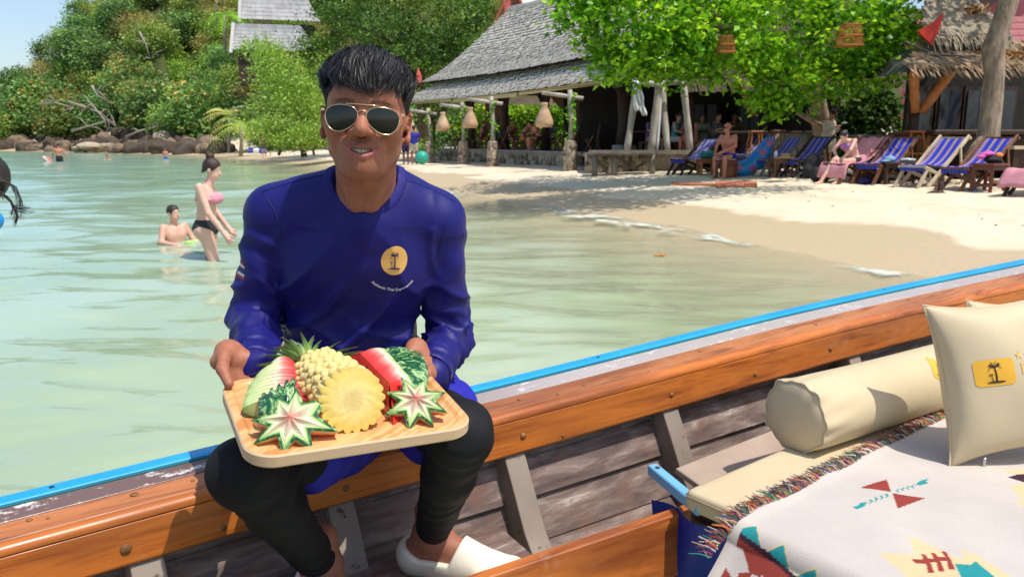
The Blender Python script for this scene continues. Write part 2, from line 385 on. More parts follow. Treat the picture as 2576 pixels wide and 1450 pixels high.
turq = np.clip((-s-5)/14, 0, 1)*.7+np.clip((-X-.5)/9, 0, 1)*.55*np.clip((-s-2)/4, 0, 1)
deep = np.clip(.14+(-s-.1)*.20, .08, 1)
water = tag(mk('water', V, Q, m.m, None, True, attrs={'turq': np.clip(turq, 0, 1), 'deep': deep, 'foam': foam}), kind='structure')
# ================================================================== hillside vegetation
G_bush = [(0., srgb(89,109,59)), (.35, srgb(118,143,72)), (.7, srgb(154,181,90)), (1., srgb(194,215,115))]
G_dark = [(0., srgb(72,91,61)), (.4, srgb(92,127,73)), (.75, srgb(120,159,88)), (1., srgb(165,199,116))]
G_dry = [(0., srgb(112,105,68)), (.4, srgb(162,154,94)), (.75, srgb(196,193,112)), (1., srgb(228,228,140))]
G_lime = [(0., srgb(95,124,55)), (.35, srgb(130,166,68)), (.7, srgb(167,202,86)), (1., srgb(199,208,110))]
G_warm = [(0., srgb(84,109,65)), (.4, srgb(117,151,80)), (.90, srgb(157,186,101)), (.97, srgb(190,157,98)), (1., srgb(217,154,103))]
G_big = [(0., srgb(50,91,18)), (.35, srgb(91,150,28)), (.7, srgb(143,199,43)), (1., srgb(201,238,74))]
mt_hill = [Mleaf('bush_leaf', G_bush), Mleaf('dark_leaf', G_dark), Mleaf('dry_leaf', G_dry), Mleaf('lime_leaf', G_lime), Mleaf('reddish_leaf', G_warm)]
bark = M('bark', srgb(98,82,66), .9, srgb(66,54,42), 6, .5, 20, stretch=(1,1,.3)); greybark = M('grey_bark', srgb(176,166,150), .9, srgb(128,116,100), 6, .4, 20)
def hill_tree(seed, m, rad, ncl, per, L, W, label, up=.4, droop=0., spread=.55):
    g = np.random.default_rng(seed); o = empty('hill_tree', (0, 0, 0), label, 'tree', 'trees and bushes covering the hillside')
    P, tone = clumps((0, 0, rad[2]*1.02), rad, ncl, per, spread, g, .45, .25)
    leafmesh('crown', P, L, W, m, o, up, droop, tone, seed=seed)
    b = MB()
    b.tube([(0, 0, -1.2), (.1, 0, rad[2]*.5), (.2, .1, rad[2]*1.1)], [.16, .11, .05], 6)
    for k in range(4):
        a = g.uniform(0, 6.28); b.tube([(.1, 0, rad[2]*.45), (math.cos(a)*rad[0]*.4, math.sin(a)*rad[1]*.4, rad[2]*.95), (math.cos(a)*rad[0]*.75, math.sin(a)*rad[1]*.75, rad[2]*1.3)], [.08, .05, .02], 5)
    b.done('trunk', bark, o, True); return o
protos = [hill_tree(1, mt_hill[0], (2.6,2.6,2.0), 66, 58, .34, .19, 'x'), hill_tree(2, mt_hill[1], (2.9,2.9,2.5), 70, 58, .36, .21, 'x'),
          hill_tree(3, mt_hill[2], (2.4,2.4,1.6), 54, 56, .32, .10, 'x', .1), hill_tree(4, mt_hill[3], (2.5,2.5,2.2), 64, 58, .33, .13, 'x', .3, .2),
          hill_tree(5, mt_hill[4], (2.8,2.8,2.2), 64, 60, .37, .27, 'x')]
HILL_LABEL = ['mid green round bush', 'dark green dense tree', 'dry olive scrub bush', 'yellow green feathery bush', 'broad leaved tree with orange leaves']
usedp = [False]*5
def put_hill(k, x, y, sc, zs=1.0, dz=-.3):
    global usedp
    o = protos[k] if not usedp[k] else copy_tree(protos[k]); usedp[k] = True
    o.location = (x, y, gz(x, y)+dz); o.rotation_euler.z = random.uniform(0, 6.28); o.scale = (sc*random.uniform(.9, 1.12), sc*random.uniform(.9, 1.12), sc*zs)
    th_ = x/y; r_ = gz(x, y); zone = 'far left end' if th_ < -.56 else ('left part' if th_ < -.46 else ('middle' if th_ < -.36 else ('beside the grey roofs' if th_ < -.2 else 'behind the restaurant')))
    lev = 'above the rocks' if r_ < 1.6 else ('low on the slope' if r_ < 6 else ('halfway up the slope' if r_ < 12 else ('high on the slope' if r_ < 19 else 'on the ridge')))
    o['label'] = HILL_LABEL[k]+' '+lev+', '+zone+(' of the hill' if th_ < -.36 else ''); return o
hg = random.Random(4)
for y_ in np.arange(70, 150, 4.5):
    for x_ in np.arange(-100, 34, 4.3):
        x = x_+hg.uniform(-2.2, 2.2); y = y_+hg.uniform(-2.2, 2.2); s_ = float(shore_d(A([x]), A([y]))[0]); th = x/y
        if s_ < (6.0 if th < -.33 else 3.5) or th < -.70 or th > .16 or y > (136 if th < -.2 else 122): continue
        if -.36 < th < -.2 and 78 < y < 93: continue
        if th > -.03 and y < 76: continue
        r = hg.random()
        if s_ < 13 and th > -.6: k = 4 if r < .6 else (1 if r < .85 else 0)
        elif th < -.54: k = 0 if r < .45 else (1 if r < .75 else 2)
        else: k = 0 if r < .28 else (2 if r < .62 else (3 if r < .84 else 1))
        put_hill(k, x, y, hg.uniform(.8, 1.25)*(1.15 if k in (1, 4) else .95))
for px, py, Y_, k, sc in ((215, 95, 118, 1, 1.35), (255, 120, 113, 1, 1.2), (190, 130, 118, 1, 1.1), (300, 60, 120, 1, 1.2), (95, 175, 116, 1, .9), (60, 215, 112, 1, .9), (15, 225, 112, 1, 1.1), (1290, 30, 80, 1, 1.1), (330, 30, 122, 0, 1.1)):
    p = PY(px, py, Y_); put_hill(k, p[0], p[1], sc); 
# dead grey branches lying over the scrub
def branch(name, pts, r, label, group, seed):
    g = random.Random(seed); b = MB(); pts = [A(p, float) for p in pts]; b.tube(pts, np.linspace(r, r*.35, len(pts)), 6)
    for i in range(1, len(pts)):
        for k in range(2):
            d = A([g.uniform(-1, 1), g.uniform(-.4, .4), g.uniform(-.5, .9)]); q = pts[i]+d*r*14
            b.tube([pts[i], (pts[i]+q)/2+A([0, 0, r*2]), q], [r*.5, r*.35, r*.12], 5)
    return tag(b.done(name, greybark, None, True), label, 'branch', group)
for i, (pl, Y_) in enumerate([(((170,255),(215,270),(255,285),(292,320)), 92), (((205,280),(230,262),(262,300),(270,330)), 92), (((180,330),(220,318),(265,305)), 90), (((315,345),(350,330),(400,318),(440,312)), 88),
                              (((350,80),(366,110),(378,148)), 104), (((230,215),(245,240),(275,258)), 97), (((590,310),(605,330),(612,350)), 84), (((100,262),(140,258),(185,272)), 95), (((560,285),(600,270),(640,262)), 84), (((190,455),(230,470),(262,450)), 84)]):
    pts = [PY(x, y, Y_-i*.3) for x, y in pl]
    branch('dead_branch', pts, .14, 'bare grey dead branch lying over the hillside scrub', 'dead branches on the hillside', i)
# ---- rocks on the far shore
rockm = M('rock', srgb(92,78,64), .9, srgb(50,42,36), 1.2, .8, 5, dist=.06); palerock = M('pale_rock', srgb(186,170,146), .9, srgb(140,122,100), 1.4, .6, 5, dist=.06)
def rock_mesh(seed, m):
    s = SDF((-1.3,-1.1,-.7), (1.3,1.1,1.1), .11); g = np.random.default_rng(seed)
    for k in range(5): s.ell(g.uniform(-.45, .45, 3)*A([1, .7, .5]), g.uniform(.35, .75, 3)*A([1, .8, .75]), rotz(g.uniform(0, 3)), .12)
    V, Q = s.mesh(); V = V+nvert(V, Q)*(.09*vnoise(V, 2.6, seed))[:,None]; return mk('shore_rock', V, Q, m, None, True)
rockm2 = M('brown_rock', srgb(142,122,98), .9, srgb(84,68,54), 1.6, .8, 5, dist=.06)
rks = [rock_mesh(i, (rockm, rockm2)[i % 2]) for i in range(4)]; firstr = [True]*4; rg = random.Random(8)
RW = [((470,366),1.9,.95,1), ((500,368),1.3,1.2,1), ((245,367),2.6,1.1,1), ((205,372),1.4,.7,1), ((600,366),2.2,.45,1), ((640,372),1.2,.4,1), ((420,352),2.4,2.4,1)]
def put_rock(k, x, y, z, sx, sz, pale):
    o = rks[k] if firstr[k] else rks[k].copy()
    if not firstr[k]: COL.objects.link(o)
    firstr[k] = False; o.location = (x, y, z); o.scale = (sx, sx*.8, sz); o.rotation_euler.z = rg.uniform(0, 6)
    th_ = x/y; tag(o, ['dark uneven', 'brown broad', 'dark low', 'brown rounded'][k]+' shore rock '+('at the far left end of the rocks' if th_ < -.56 else ('below the dead branches' if th_ < -.48 else ('behind the far swimmers' if th_ < -.40 else 'beside the pale boulders'))), 'rock', 'dark rocks along the far waterline'); return o
for i in range(110):
    px = rg.uniform(0, 560); p = PZ(px, np.interp(px, [0, 400, 560], [378, 384, 388])-rg.uniform(1.0, 6.5), .1)
    put_rock(i % 4, p[0], p[1], gz(p[0], p[1])+.1, rg.uniform(.8, 2.4), rg.uniform(.9, 2.0), 0)
pal = [rock_mesh(i+11, palerock) for i in range(2)]
RL = ['long pale boulder leaning beside the small rounded boulder on the far shore', 'small rounded pale boulder at the right end of the rocks', 'wide flat pale boulder left of centre on the far waterline',
      'low pale boulder just behind the wading man with the float', 'flat white rock slab on the sand beyond the rocks', 'small white slab next to the beach party under the lime tree', 'tan earth boulder showing under the trees above the rocks']
for i, ((px, py), sx, sz, _) in enumerate(RW):
    o = pal[i % 2] if i < 2 else pal[i % 2].copy()
    if i >= 2: COL.objects.link(o)
    p = PY(px, py+6, 84 if i != 6 else 86); o.location = (p[0], p[1], p[2]+.15); o.scale = (sx*.8, sx*.7, sz*.8); o.rotation_euler.z = i*.3; tag(o, RL[i], 'rock')
# ================================================================== buildings and things on the beach
def PG(px, py):
    r = ray(px, py); t = np.linspace(3, 90, 4000); P = r[None]*t[:,None]+A([0, 0, CH]); k = np.argmax(P[:,2] < ground(P[:,0], P[:,1]))
    return P[k]
def frame(o, a): a = A(a)/np.linalg.norm(a); b = A([-a[1], a[0]]); return lambda u, v, z=0.: A([o[0]+a[0]*u+b[0]*v, o[1]+a[1]*u+b[1]*v, z])
def R2(a): a = A(a)/np.linalg.norm(a); return A([[a[0], -a[1], 0], [a[1], a[0], 0], [0, 0, 1.]])
wood_d = M('dark_wood', srgb(74,54,42), .7, srgb(46,33,26), 5, .3, 30, stretch=(1, 1, .3)); wood_m = M('brown_wood', srgb(128,84,56), .6, srgb(92,58,38), 5, .3, 30)
wood_r = M('reddish_wood', srgb(120,66,48), .5, srgb(88,46,34), 5, .2, 30); wood_o = M('orange_wood', srgb(186,118,58), .55, srgb(148,88,40), 5, .3, 30)
wood_g = M('weathered_wood', srgb(150,138,124), .85, srgb(112,100,88), 5, .4, 30); wood_p = M('pale_wood', srgb(205,188,160), .7, srgb(176,156,126), 5, .3, 30)
black = M('black_cloth', (.018, .018, .022), .8, (.03, .03, .034)); concrete = M('concrete', srgb(170,166,158), .9, srgb(136,132,126), 3, .3)
stonem = [M('stone_%s' % i, c, .9, tuple(v*.6 for v in c), 3, .6, 14) for i, c in enumerate((srgb(176,160,138), srgb(150,134,116), srgb(196,180,156), srgb(120,106,92)))]
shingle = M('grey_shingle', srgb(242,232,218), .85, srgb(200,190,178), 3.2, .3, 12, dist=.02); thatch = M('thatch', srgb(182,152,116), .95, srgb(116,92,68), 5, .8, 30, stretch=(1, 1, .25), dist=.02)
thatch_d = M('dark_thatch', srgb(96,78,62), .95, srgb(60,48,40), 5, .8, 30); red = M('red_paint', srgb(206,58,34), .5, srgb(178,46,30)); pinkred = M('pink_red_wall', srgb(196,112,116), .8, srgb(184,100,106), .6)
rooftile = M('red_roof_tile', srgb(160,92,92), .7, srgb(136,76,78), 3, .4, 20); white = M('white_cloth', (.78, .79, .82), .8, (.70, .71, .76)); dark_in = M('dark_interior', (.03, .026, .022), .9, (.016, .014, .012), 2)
# ---- pavilion restaurant
pav = empty('pavilion', (-4.4, 42.5, .5), 'open sided beach restaurant pavilion with steep curved grey shingle roof', 'pavilion')
PL = frame((-4.4, 42.5), (.47, -.88)); PR = R2((.47, -.88)); LEN = 18.5
def roofsheet(prof, a0, a1, na, nb, name, m, par, jit=.0, sag=0.):
    """profile (b, z, inset) swept along the ridge as a field of lapped shingles, one stuff part"""
    prof = A(prof, float); t = np.linspace(0, 1, len(prof)); V = []; Fq = []; g = np.random.default_rng(3)
    for j in range(nb):
        t0, t1 = j/nb, min(1, (j+1.25)/nb)
        b0, z0, i0 = [np.interp(t0, t, prof[:,k]) for k in range(3)]; b1, z1, i1 = [np.interp(t1, t, prof[:,k]) for k in range(3)]
        for i in range(na):
            w0 = a0+(a1-a0)*(i+(j % 2)*.5)/na; w1 = w0+(a1-a0)/na*.97; o = g.uniform(0, jit); e = g.uniform(-jit, jit)*1.3
            q = lambda w, ins: a0+(w-a0)*(1-(2*ins)/(a1-a0))+ins
            k = len(V)
            for w_, (b_, z_), ins in ((w0, (b0, z0), i0), (w1, (b0, z0), i0), (w1, (b1, z1), i1), (w0, (b1, z1), i1)):
                low = ins == i0 and b_ == b0
                V.append(PLc(q(w_, ins), b_-(.05+o if low else 0)*PBs, z_+(.05+o*.7 if low else .0)-sag*math.sin(PI*np.clip((w_-a0)/(a1-a0), 0, 1))))
            low = [A(V[k]), A(V[k+1])]; V += [tuple(v-A([0, 0, .05])) for v in low]
            Fq += [(k, k+1, k+2, k+3), (k+4, k+5, k+1, k)]
    o = mk(name, V, Fq, m, par); o['kind'] = 'stuff'; return o
PLc = PL; PBs = -1
UP = [(-.15, 4.25, -.1), (.5, 4.62, .05), (1.2, 5.15, .35), (2.0, 5.9, .8), (2.9, 6.85, 1.4), (3.7, 7.75, 2.0)]
LO = [(-1.35, 3.22, -1.1), (-.4, 3.66, -.4), (.9, 4.35, .5)]
PBs = 1
for prof, a0, a1, na, nb in ((UP, 0, LEN, 92, 30), (LO, 0, LEN, 96, 12)): roofsheet(prof, a0, a1, na, nb, 'shingles', shingle, pav, .045, .12)
PBs = -1
for prof, a0, a1, na, nb in (([(7.4-b, z, i) for b, z, i in UP], 0, LEN, 30, 8), ([(7.4-b, z, i) for b, z, i in LO], 0, LEN, 30, 4)): roofsheet(prof, a0, a1, na, nb, 'shingles', shingle, pav, .03, .12)
b = MB()   # dark under-roof lining and gable ends
def pf(u, v, z): return PL(u, v, z)
for P_ in (UP, LO):
    for (b0, z0, i0), (b1, z1, i1) in zip(P_[:-1], P_[1:]):
        for f_ in (lambda q: q, lambda q: 7.4-q):
            b.add([pf(i0+.1, f_(b0), z0-.14), pf(LEN-i0-.1, f_(b0), z0-.14), pf(LEN-i1-.1, f_(b1), z1-.14), pf(i1+.1, f_(b1), z1-.14)], [(0, 1, 2, 3)])
for a_ in (.3, LEN-.3):
    s_ = 1 if a_ < 5 else -1
    b.add([pf(a_+s_*1.2, .3, 4.4), pf(a_+s_*1.2, 7.1, 4.4), pf(a_+s_*1.5, 3.7, 7.5)], [(0, 1, 2)])
b.done('roof_lining', wood_d, pav)
hip = MB()
for s_, a_ in ((1, 0), (-1, LEN)):   # hipped skirt at both ends
    n = 10
    for j in range(5):
        t0, t1 = j/5, (j+1.2)/5
        for i in range(n):
            def q(t, f): ins = -1.1+1.6*t; bb = -1.35+2.25*t; return PL(a_+s_*(ins), bb+(7.4-2*bb)*f, 3.22+1.13*t+(.05 if t == t0 else 0))
            hip.add([q(t0, i/n), q(t0, (i+.97)/n), q(t1, (i+.97)/n), q(t1, i/n)], [(0, 1, 2, 3)])
o = hip.done('shingles', shingle, pav); o['kind'] = 'stuff'
b = MB(); b.beam(PL(-1.0, -1.25, 3.16), PL(LEN*.33, -1.3, 3.07), .08, .12); b.beam(PL(LEN*.34, -1.3, 3.04), PL(LEN*.66, -1.3, 3.02), .08, .16); b.beam(PL(LEN*.67, -1.3, 3.04), PL(LEN+1, -1.25, 3.16), .08, .12)
b.done('eave_board', M('yellow_board', srgb(214,196,140), .7, srgb(190,170,116)), pav)
b = MB(); b.tube([PL(2.0, 3.7, 7.82), PL(LEN/2, 3.7, 7.70), PL(LEN-2, 3.7, 7.82)], .12, 6); b.done('ridge', shingle, pav, True)
for u, v, z, h in ((1.95, 3.7, 7.7, 1.25), (-.35, -.3, 4.25, .75)):
    b = MB(); b.beam(PL(u, v, z), PL(u-.05, v, z+h*.5), .16, .3, (1, 0, 0)); b.tube([PL(u-.05, v, z+h*.45), PL(u-.12, v, z+h)], [.14, .01], 5)
    b.done('finial', M('faded_red', srgb(206,96,84), .6), pav)
b = MB(); b.box(PL(LEN/2, 4, .45), (LEN+.6, 8, .84), PR); b.done('floor_slab', concrete, pav)
for u in (3.4, 7, 10.6, 13.2, 16.1):
    for v in (.9, 6.4):
        b = MB(); r = .26 if u == 16.1 else .17
        b.tube([PL(u, v, .86), PL(u+.05, v, 1.9), PL(u-.03, v, 2.7), PL(u, v, 4.0)], [r*1.3, r, r, r*.8], 8)
        if v < 2:
            b.tube([PL(u, v, 2.55), PL(u-.75, v-.1, 3.55)], [.1, .08], 6); b.tube([PL(u, v, 2.6), PL(u+.6, v-.1, 3.55)], [.1, .08], 6)
        b.done('post', wood_d, pav, True)
        if u == 16.1 and v < 2: MB().tube([PL(u, v, .87), PL(u, v, 1.15)], [.45, .42], 10).done('post_footing', concrete, pav)
b = MB()
for v in (.9, 6.4): b.beam(PL(.5, v, 3.9), PL(LEN-.5, v, 3.9), .18, .24)
for u in np.arange(1, LEN, 1.7): b.beam(PL(u, .6, 3.75), PL(u, 6.8, 3.75), .12, .16)
b.done('roof_beam', wood_d, pav)
# stone wall with individual stones
wallo = empty('stone_wall', PL(7, -.3, .1), 'low wall of rough beige stones under the restaurant floor', 'stone wall')
b = MB(); b.box(PL(7.4, -.32, .45), (15.2, .36, .78), PR); b.done('mortar', M('mortar', srgb(172,160,142), .95, srgb(138,126,110), 3, .5, 20), wallo)
b = MB(); b.box(PL(7.4, -.30, .875), (15.4, .5, .07), PR, ch=.01); b.done('wall_cap', concrete, wallo)
def lump(seed, m):
    g = np.random.default_rng(seed); b = MB(); b.lathe((0, 0, 0), [(.02, -.3), (.8, -.3), (1, 0), (.75, .55), (.03, .75)], 7)
    v = A(b.v)*g.uniform(.85, 1.15, (len(b.v), 1)); return v, b.f
lm = []
for i in range(4):
    v, f = lump(i, None); me = bpy.data.meshes.new('stone'); me.from_pydata([tuple(q) for q in v], [], f); me.materials.append(stonem[i]); lm.append(me)
def stone(par, p, r, nrm, sc):
    o = bpy.data.objects.new('stone', random.choice(lm)); COL.objects.link(o); o.parent = par; o.matrix_parent_inverse = inv(par)
    o.rotation_mode = 'QUATERNION'; o.rotation_quaternion = Vector(nrm).to_track_quat('Z', 'Y') @ Quaternion((0, 0, 1), random.uniform(0, 6)); o.location = Vector(p); o.scale = sc
for j in range(3):
    u = 0.
    while u < 14.6:
        w_ = random.uniform(.16, .34)
        stone(wallo, PL(u+w_/2, -.5, .2+j*.22+random.uniform(-.03, .03)), 0, tuple(PL(0, -1, 0)-PL(0, 0, 0)), (w_*.52, .115, .08)); u += w_+.03
# hedge and plants behind the restaurant
def bush(name, label, cat, c, rad, ncl, per, L, W, m, spread=.3, up=.4, seed=0, zmin=None, group=None, droop=0., shell=.5, stem=True):
    g = np.random.default_rng(seed+3); o = empty(name, (c[0], c[1], gz(c[0], c[1])), label, cat, group); P, tone = clumps(c, rad, ncl, per, spread, g, shell, zmin)
    leafmesh('crown', P, L, W, m, o, up, droop, tone, seed=seed)
    if stem: MB().tube([(c[0], c[1], gz(c[0], c[1])-.1), (c[0], c[1], c[2]), (c[0]+.1, c[1], c[2]+rad[2]*.6)], [.08, .06, .02], 6).done('stem', bark, o, True)
    return o
ml_bush, ml_lime = Mleaf('shrub_leaf', G_big), Mleaf('feathery_leaf', G_lime)
ml_deep = Mleaf('deep_leaf', [(0., srgb(20,44,14)), (.5, srgb(46,88,26)), (1., srgb(92,132,46))])
for i in range(8):
    p = A([-2.2+i*1.35, 48.5+.4*(i%2), 1.9]); bush('hedge_shrub', 'bright green hedge shrub behind the restaurant, '+['leftmost of the row', 'second from the left', 'third from the left, left of the yellowish flowers', 'fourth from the left', 'left of the tallest lantern post', 'behind the tallest lantern post', 'left of the big tree post', 'last of the row by the bar shelter'][i], 'shrub', p, (1.15, .9, 1.75), 56, 34, .26, .17, ml_bush, .3, seed=i, group='hedge behind the restaurant')
# lantern posts
LW = M('peeled_pole', srgb(196,188,176), .8, srgb(150,140,126), 5, .5, 20, stretch=(1, 1, .4)); clay = M('clay_lantern', srgb(204,172,138), .7, srgb(168,134,104), 3, .3, 20)
LP = [(1078, 276, 37.5), (1164, 262, 34.5), (1238, 248, 31.5), (1436, 232, 26.5)]
LPL = ['lantern post nearest the left corner of the restaurant, partly behind the man', 'second lantern post from the left in front of the restaurant', 'third lantern post, before the wall panel with the anchor', 'tallest lantern post wound with green vine, left of the big tree post']
for i, (px, py, Y_) in enumerate(LP):
    t = PY(px, py, Y_); x, y, zt = t; zb = gz(x, y)-.05; o = empty('lantern_post', (x, y, zb), LPL[i], 'lantern post', 'lantern posts before the restaurant')
    MB().tube([(x, y, .85), (x+.03, y, 1.8), (x-.02, y, zt-.3), (x-.04, y, zt+.08)], [.10, .08, .085, .075], 8).done('pole', LW, o, True)
    MB().tube([(x-.95, y, zt-.02), (x-.3, y, zt-.1), (x+.4, y, zt-.2)], [.06, .065, .07], 8).done('arm', LW, o, True)
    pl = MB(); pl.lathe((x, y, zb), [(.24, 0), (.23, .6), (.2, 1.0), (.05, 1.06)], 9); pl.done('stone_plinth', stonem[0], o)
    for k in range(14): a = random.uniform(3.6, 5.8); stone(o, (x+.22*math.cos(a), y+.22*math.sin(a), zb+random.uniform(.1, .95)), 0, (math.cos(a), math.sin(a), 0), (.09, .08, .05))
    g = np.random.default_rng(i); n = 60; hz = g.uniform(1.4, zt, n); P = np.c_[x+.1*np.cos(hz*7)+g.normal(0, .05, n), y-.08+g.normal(0, .05, n), hz]
    leafmesh('vine', P, .16, .1, ml_bush, o, .4, 0, None, seed=i)['kind'] = 'stuff'
    l = empty('lantern', (x-.86, y, zt-.05), ['pale clay lantern hanging left of the leftmost lantern post', 'clay bell lantern on the second lantern post', 'clay bell lantern hanging before the anchor panel', 'large tan clay lantern on the tallest lantern post'][i], 'lantern', 'clay lanterns on the posts')
    q = MB(); q.lathe((x-.86, y, zt-.05), [(.02, -.28), (.11, -.28), (.12, -.34), (.1, -.40), (.17, -.55), (.28, -.82), (.30, -.95), (.26, -1.06), (.22, -1.05), (.05, -.6)], 16); q.done('shade', clay, l, True)
    MB().tube([(x-.86, y, zt-.02), (x-.86, y, zt-.3)], .012, 5).done('cord', black, l)
# anchor panel
t = empty('plank_wall', PL(5.0, 1.4, .9), 'brown plank wall panel carrying a grey anchor at the restaurant', 'wall panel')
for k in range(9): MB().box(PL(3.9+k*.26, 1.5, 2.0), (.24, .05, 2.2), PR).done('plank', wood_m, t)
an = tag(empty('anchor', PL(5.0, 1.4, 1.6)), 'grey green anchor emblem hung on the plank wall panel', 'anchor')
q = MB(); cA = lambda u, z: PL(5.0+u, 1.42, 1.7+z)
q.beam(cA(0, -.5), cA(0, .5), .05, .09); q.beam(cA(-.25, .32), cA(.25, .32), .05, .07); q.tube([cA(.4*math.cos(a), -.12+.4*math.sin(a)) for a in np.linspace(PI*1.02, PI*1.98, 9)], .05, 6)
q.tube([cA(.1*math.cos(a), .6+.1*math.sin(a)) for a in np.linspace(0, 2*PI, 9)], .025, 5)
for sx in (-1, 1): q.tube([cA(sx*.4, -.1), cA(sx*.52, -.02)], [.1, .01], 5); 
q.tube([cA(0, -.5), cA(0, -.62)], [.09, .01], 5); q.done('anchor_body', M('anchor_grey', srgb(150,176,162), .6), an)
# crossed-leg tables and folding chairs in the restaurant
def xtable(u, v, z, label):
    o = empty('folding_table', PL(u, v, z), label, 'table', 'folding tables in the restaurant')
    MB().box(PL(u, v, z+.74), (.9, .7, .04), PR).done('tabletop', wood_d, o)
    for s_ in (-1, 1):
        MB().beam(PL(u-.32, v+s_*.28, z), PL(u+.32, v+s_*.28, z+.72), .05, .05).done('leg', wood_r, o); MB().beam(PL(u+.32, v+s_*.26, z), PL(u-.32, v+s_*.26, z+.72), .05, .05).done('leg', wood_r, o)
def xchair(u, v, z, d, label):
    o = empty('folding_chair', PL(u, v, z), label, 'chair', 'folding chairs in the restaurant')
    MB().box(PL(u, v, z+.45), (.42, .44, .035), PR).done('seat', wood_d, o)
    MB().beam(PL(u-d*.22, v, z+.4), PL(u-d*.42, v, z+1.0), .42, .03, (1, 0, 0)).done('backrest', wood_d, o)
    for s_ in (-1, 1):
        MB().beam(PL(u+d*.25, v+s_*.2, z), PL(u-d*.28, v+s_*.2, z+.6), .04, .05).done('leg', wood_r, o); MB().beam(PL(u-d*.28, v+s_*.2, z), PL(u+d*.2, v+s_*.2, z+.45), .04, .05).done('leg', wood_r, o)
for u, v, l in ((5.6, .55, 'dark folding table left of the bathers near the anchor'), (8.1, .5, 'dark folding table before the bare chested diner'), (10.2, .5, 'folding table between the two bending bathers'), (13.6, .6, 'empty folding table right of the tallest lantern post'), (2.6, .8, 'folding table at the left end of the restaurant')): xtable(u, v, .88, l)
for u, v, d, l in ((4.7, .55, 1, 'folding chair by the table near the anchor'), (8.95, .6, -1, 'black backed folding chair right of the bare chested diner'), (12.2, .7, -1, 'tall dark folding chair left of the tallest lantern post'), (14.6, .6, -1, 'empty folding chair with crossed reddish legs before the big tree post'), (13.0, .6, 1, 'folding chair just right of the tallest lantern post'), (6.5, .6, -1, 'folding chair facing the anchor table'), (1.8, .8, 1, 'folding chair at the left end of the restaurant')): xchair(u, v, .88, d, l)
p = PL(9.0, 2.2, 2.9); tag(MB().beam(p, p+A([.55, 0, .75]), .05, .22, (0, 1, 0)).done('hanging_board', M('orange_red', srgb(220,92,44), .6)), 'orange red board hanging slanted inside the restaurant', 'board')
# second dark shelter with bar counter right of the pavilion
sh = empty('bar_shelter', (6.6, 28, .6), 'dark thatched bar shelter behind the deck chairs', 'bar shelter')
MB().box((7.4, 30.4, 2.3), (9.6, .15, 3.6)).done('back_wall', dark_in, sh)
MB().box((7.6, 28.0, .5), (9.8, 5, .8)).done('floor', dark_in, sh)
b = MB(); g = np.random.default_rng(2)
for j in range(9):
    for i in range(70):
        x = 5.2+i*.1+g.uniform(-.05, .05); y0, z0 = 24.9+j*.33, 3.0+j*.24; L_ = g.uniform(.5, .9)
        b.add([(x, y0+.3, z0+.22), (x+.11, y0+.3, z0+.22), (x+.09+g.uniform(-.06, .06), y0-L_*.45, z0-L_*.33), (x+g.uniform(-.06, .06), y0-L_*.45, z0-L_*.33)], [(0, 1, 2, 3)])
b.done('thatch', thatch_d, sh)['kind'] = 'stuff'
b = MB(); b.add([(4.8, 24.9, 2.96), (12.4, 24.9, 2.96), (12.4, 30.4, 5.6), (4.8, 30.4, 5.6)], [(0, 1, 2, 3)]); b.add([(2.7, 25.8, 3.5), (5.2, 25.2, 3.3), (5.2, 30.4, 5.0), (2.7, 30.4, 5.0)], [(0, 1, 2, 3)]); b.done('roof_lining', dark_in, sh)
for x in (5.6, 7.9, 10.2): MB().tube([(x, 25.6, .5), (x+.05, 25.6, 2.0), (x-.1, 25.6, 3.3)], [.13, .11, .1], 8).done('post', wood_d, sh, True)
MB().tube([(7.55, 25.5, 2.1), (7.0, 25.3, 3.2)], [.12, .1], 7).done('brace', wood_o, sh, True)
b = MB(); b.box((8.6, 25.3, 1.05), (1.5, .5, .95)); b.done('counter_front', concrete, sh); MB().box((7.9, 25.2, 1.56), (3.6, .7, .07), ch=.01).done('counter_top', wood_d, sh)
for k, (x, h) in enumerate(((6.3, .5), (6.75, .75), (7.2, .75), (8.4, .7), (8.75, .55))):
    q = MB(); q.box((x, 29.6, 1.9), (.36, .4, h*1.8)); q.box((x, 29.38, 1.9), (.3, .03, h*1.6)); q.done('cabinet', M('fridge_grey', (.10, .11, .13), .3), sh)
# thatched hut on the right
hut = empty('thatched_hut', (11, 20, .6), 'thatched beach bar hut with red painted barge boards', 'hut')
def thatchrun(name, x0, x1, prof, n, rows, m, L=.55, seed=0, jit=.1, lean=0.):
    """overlapping straw tufts laid on a slope given by (y, z, inset-left, inset-right) profile"""
    g = np.random.default_rng(seed); b = MB(); prof = A(prof, float); t = np.linspace(0, 1, len(prof))
    for j in range(rows):
        f0 = j/rows; y, z, il, ir = [np.interp(f0, t, prof[:,k]) for k in range(4)]; y2, z2, *_ = [np.interp(min(1, f0+.08), t, prof[:,k]) for k in range(4)]
        d = A([0, y-y2, z-z2]); d /= np.linalg.norm(d)+1e-9
        for i in range(n):
            x = x0+il+(x1-x0-il-ir)*(i+g.uniform(-.5, .5))/n; l = L*g.uniform(.55, 1.2); p = A([x, y, z+.03+g.uniform(0, jit*.5)]); e = p+d*l+A([g.uniform(-.08, .08)+lean, 0, -(.10+g.uniform(0, .1)) if j == 0 else g.uniform(-.02, .05)])
            h = p-d*.25+A([0, 0, .02]); w_ = g.uniform(.02, .05)
            b.add([h-A([w_, 0, 0]), h+A([w_, 0, 0]), p+A([w_, 0, .02]), e, p-A([w_, 0, -.02])], [(0, 1, 2, 4), (4, 2, 3)])
    o = b.done(name, m, hut); o['kind'] = 'stuff'; return o
SK = [(17.9, 2.86, .0, .0), (18.6, 3.1, .5, .2), (19.6, 3.55, 1.1, .5)]
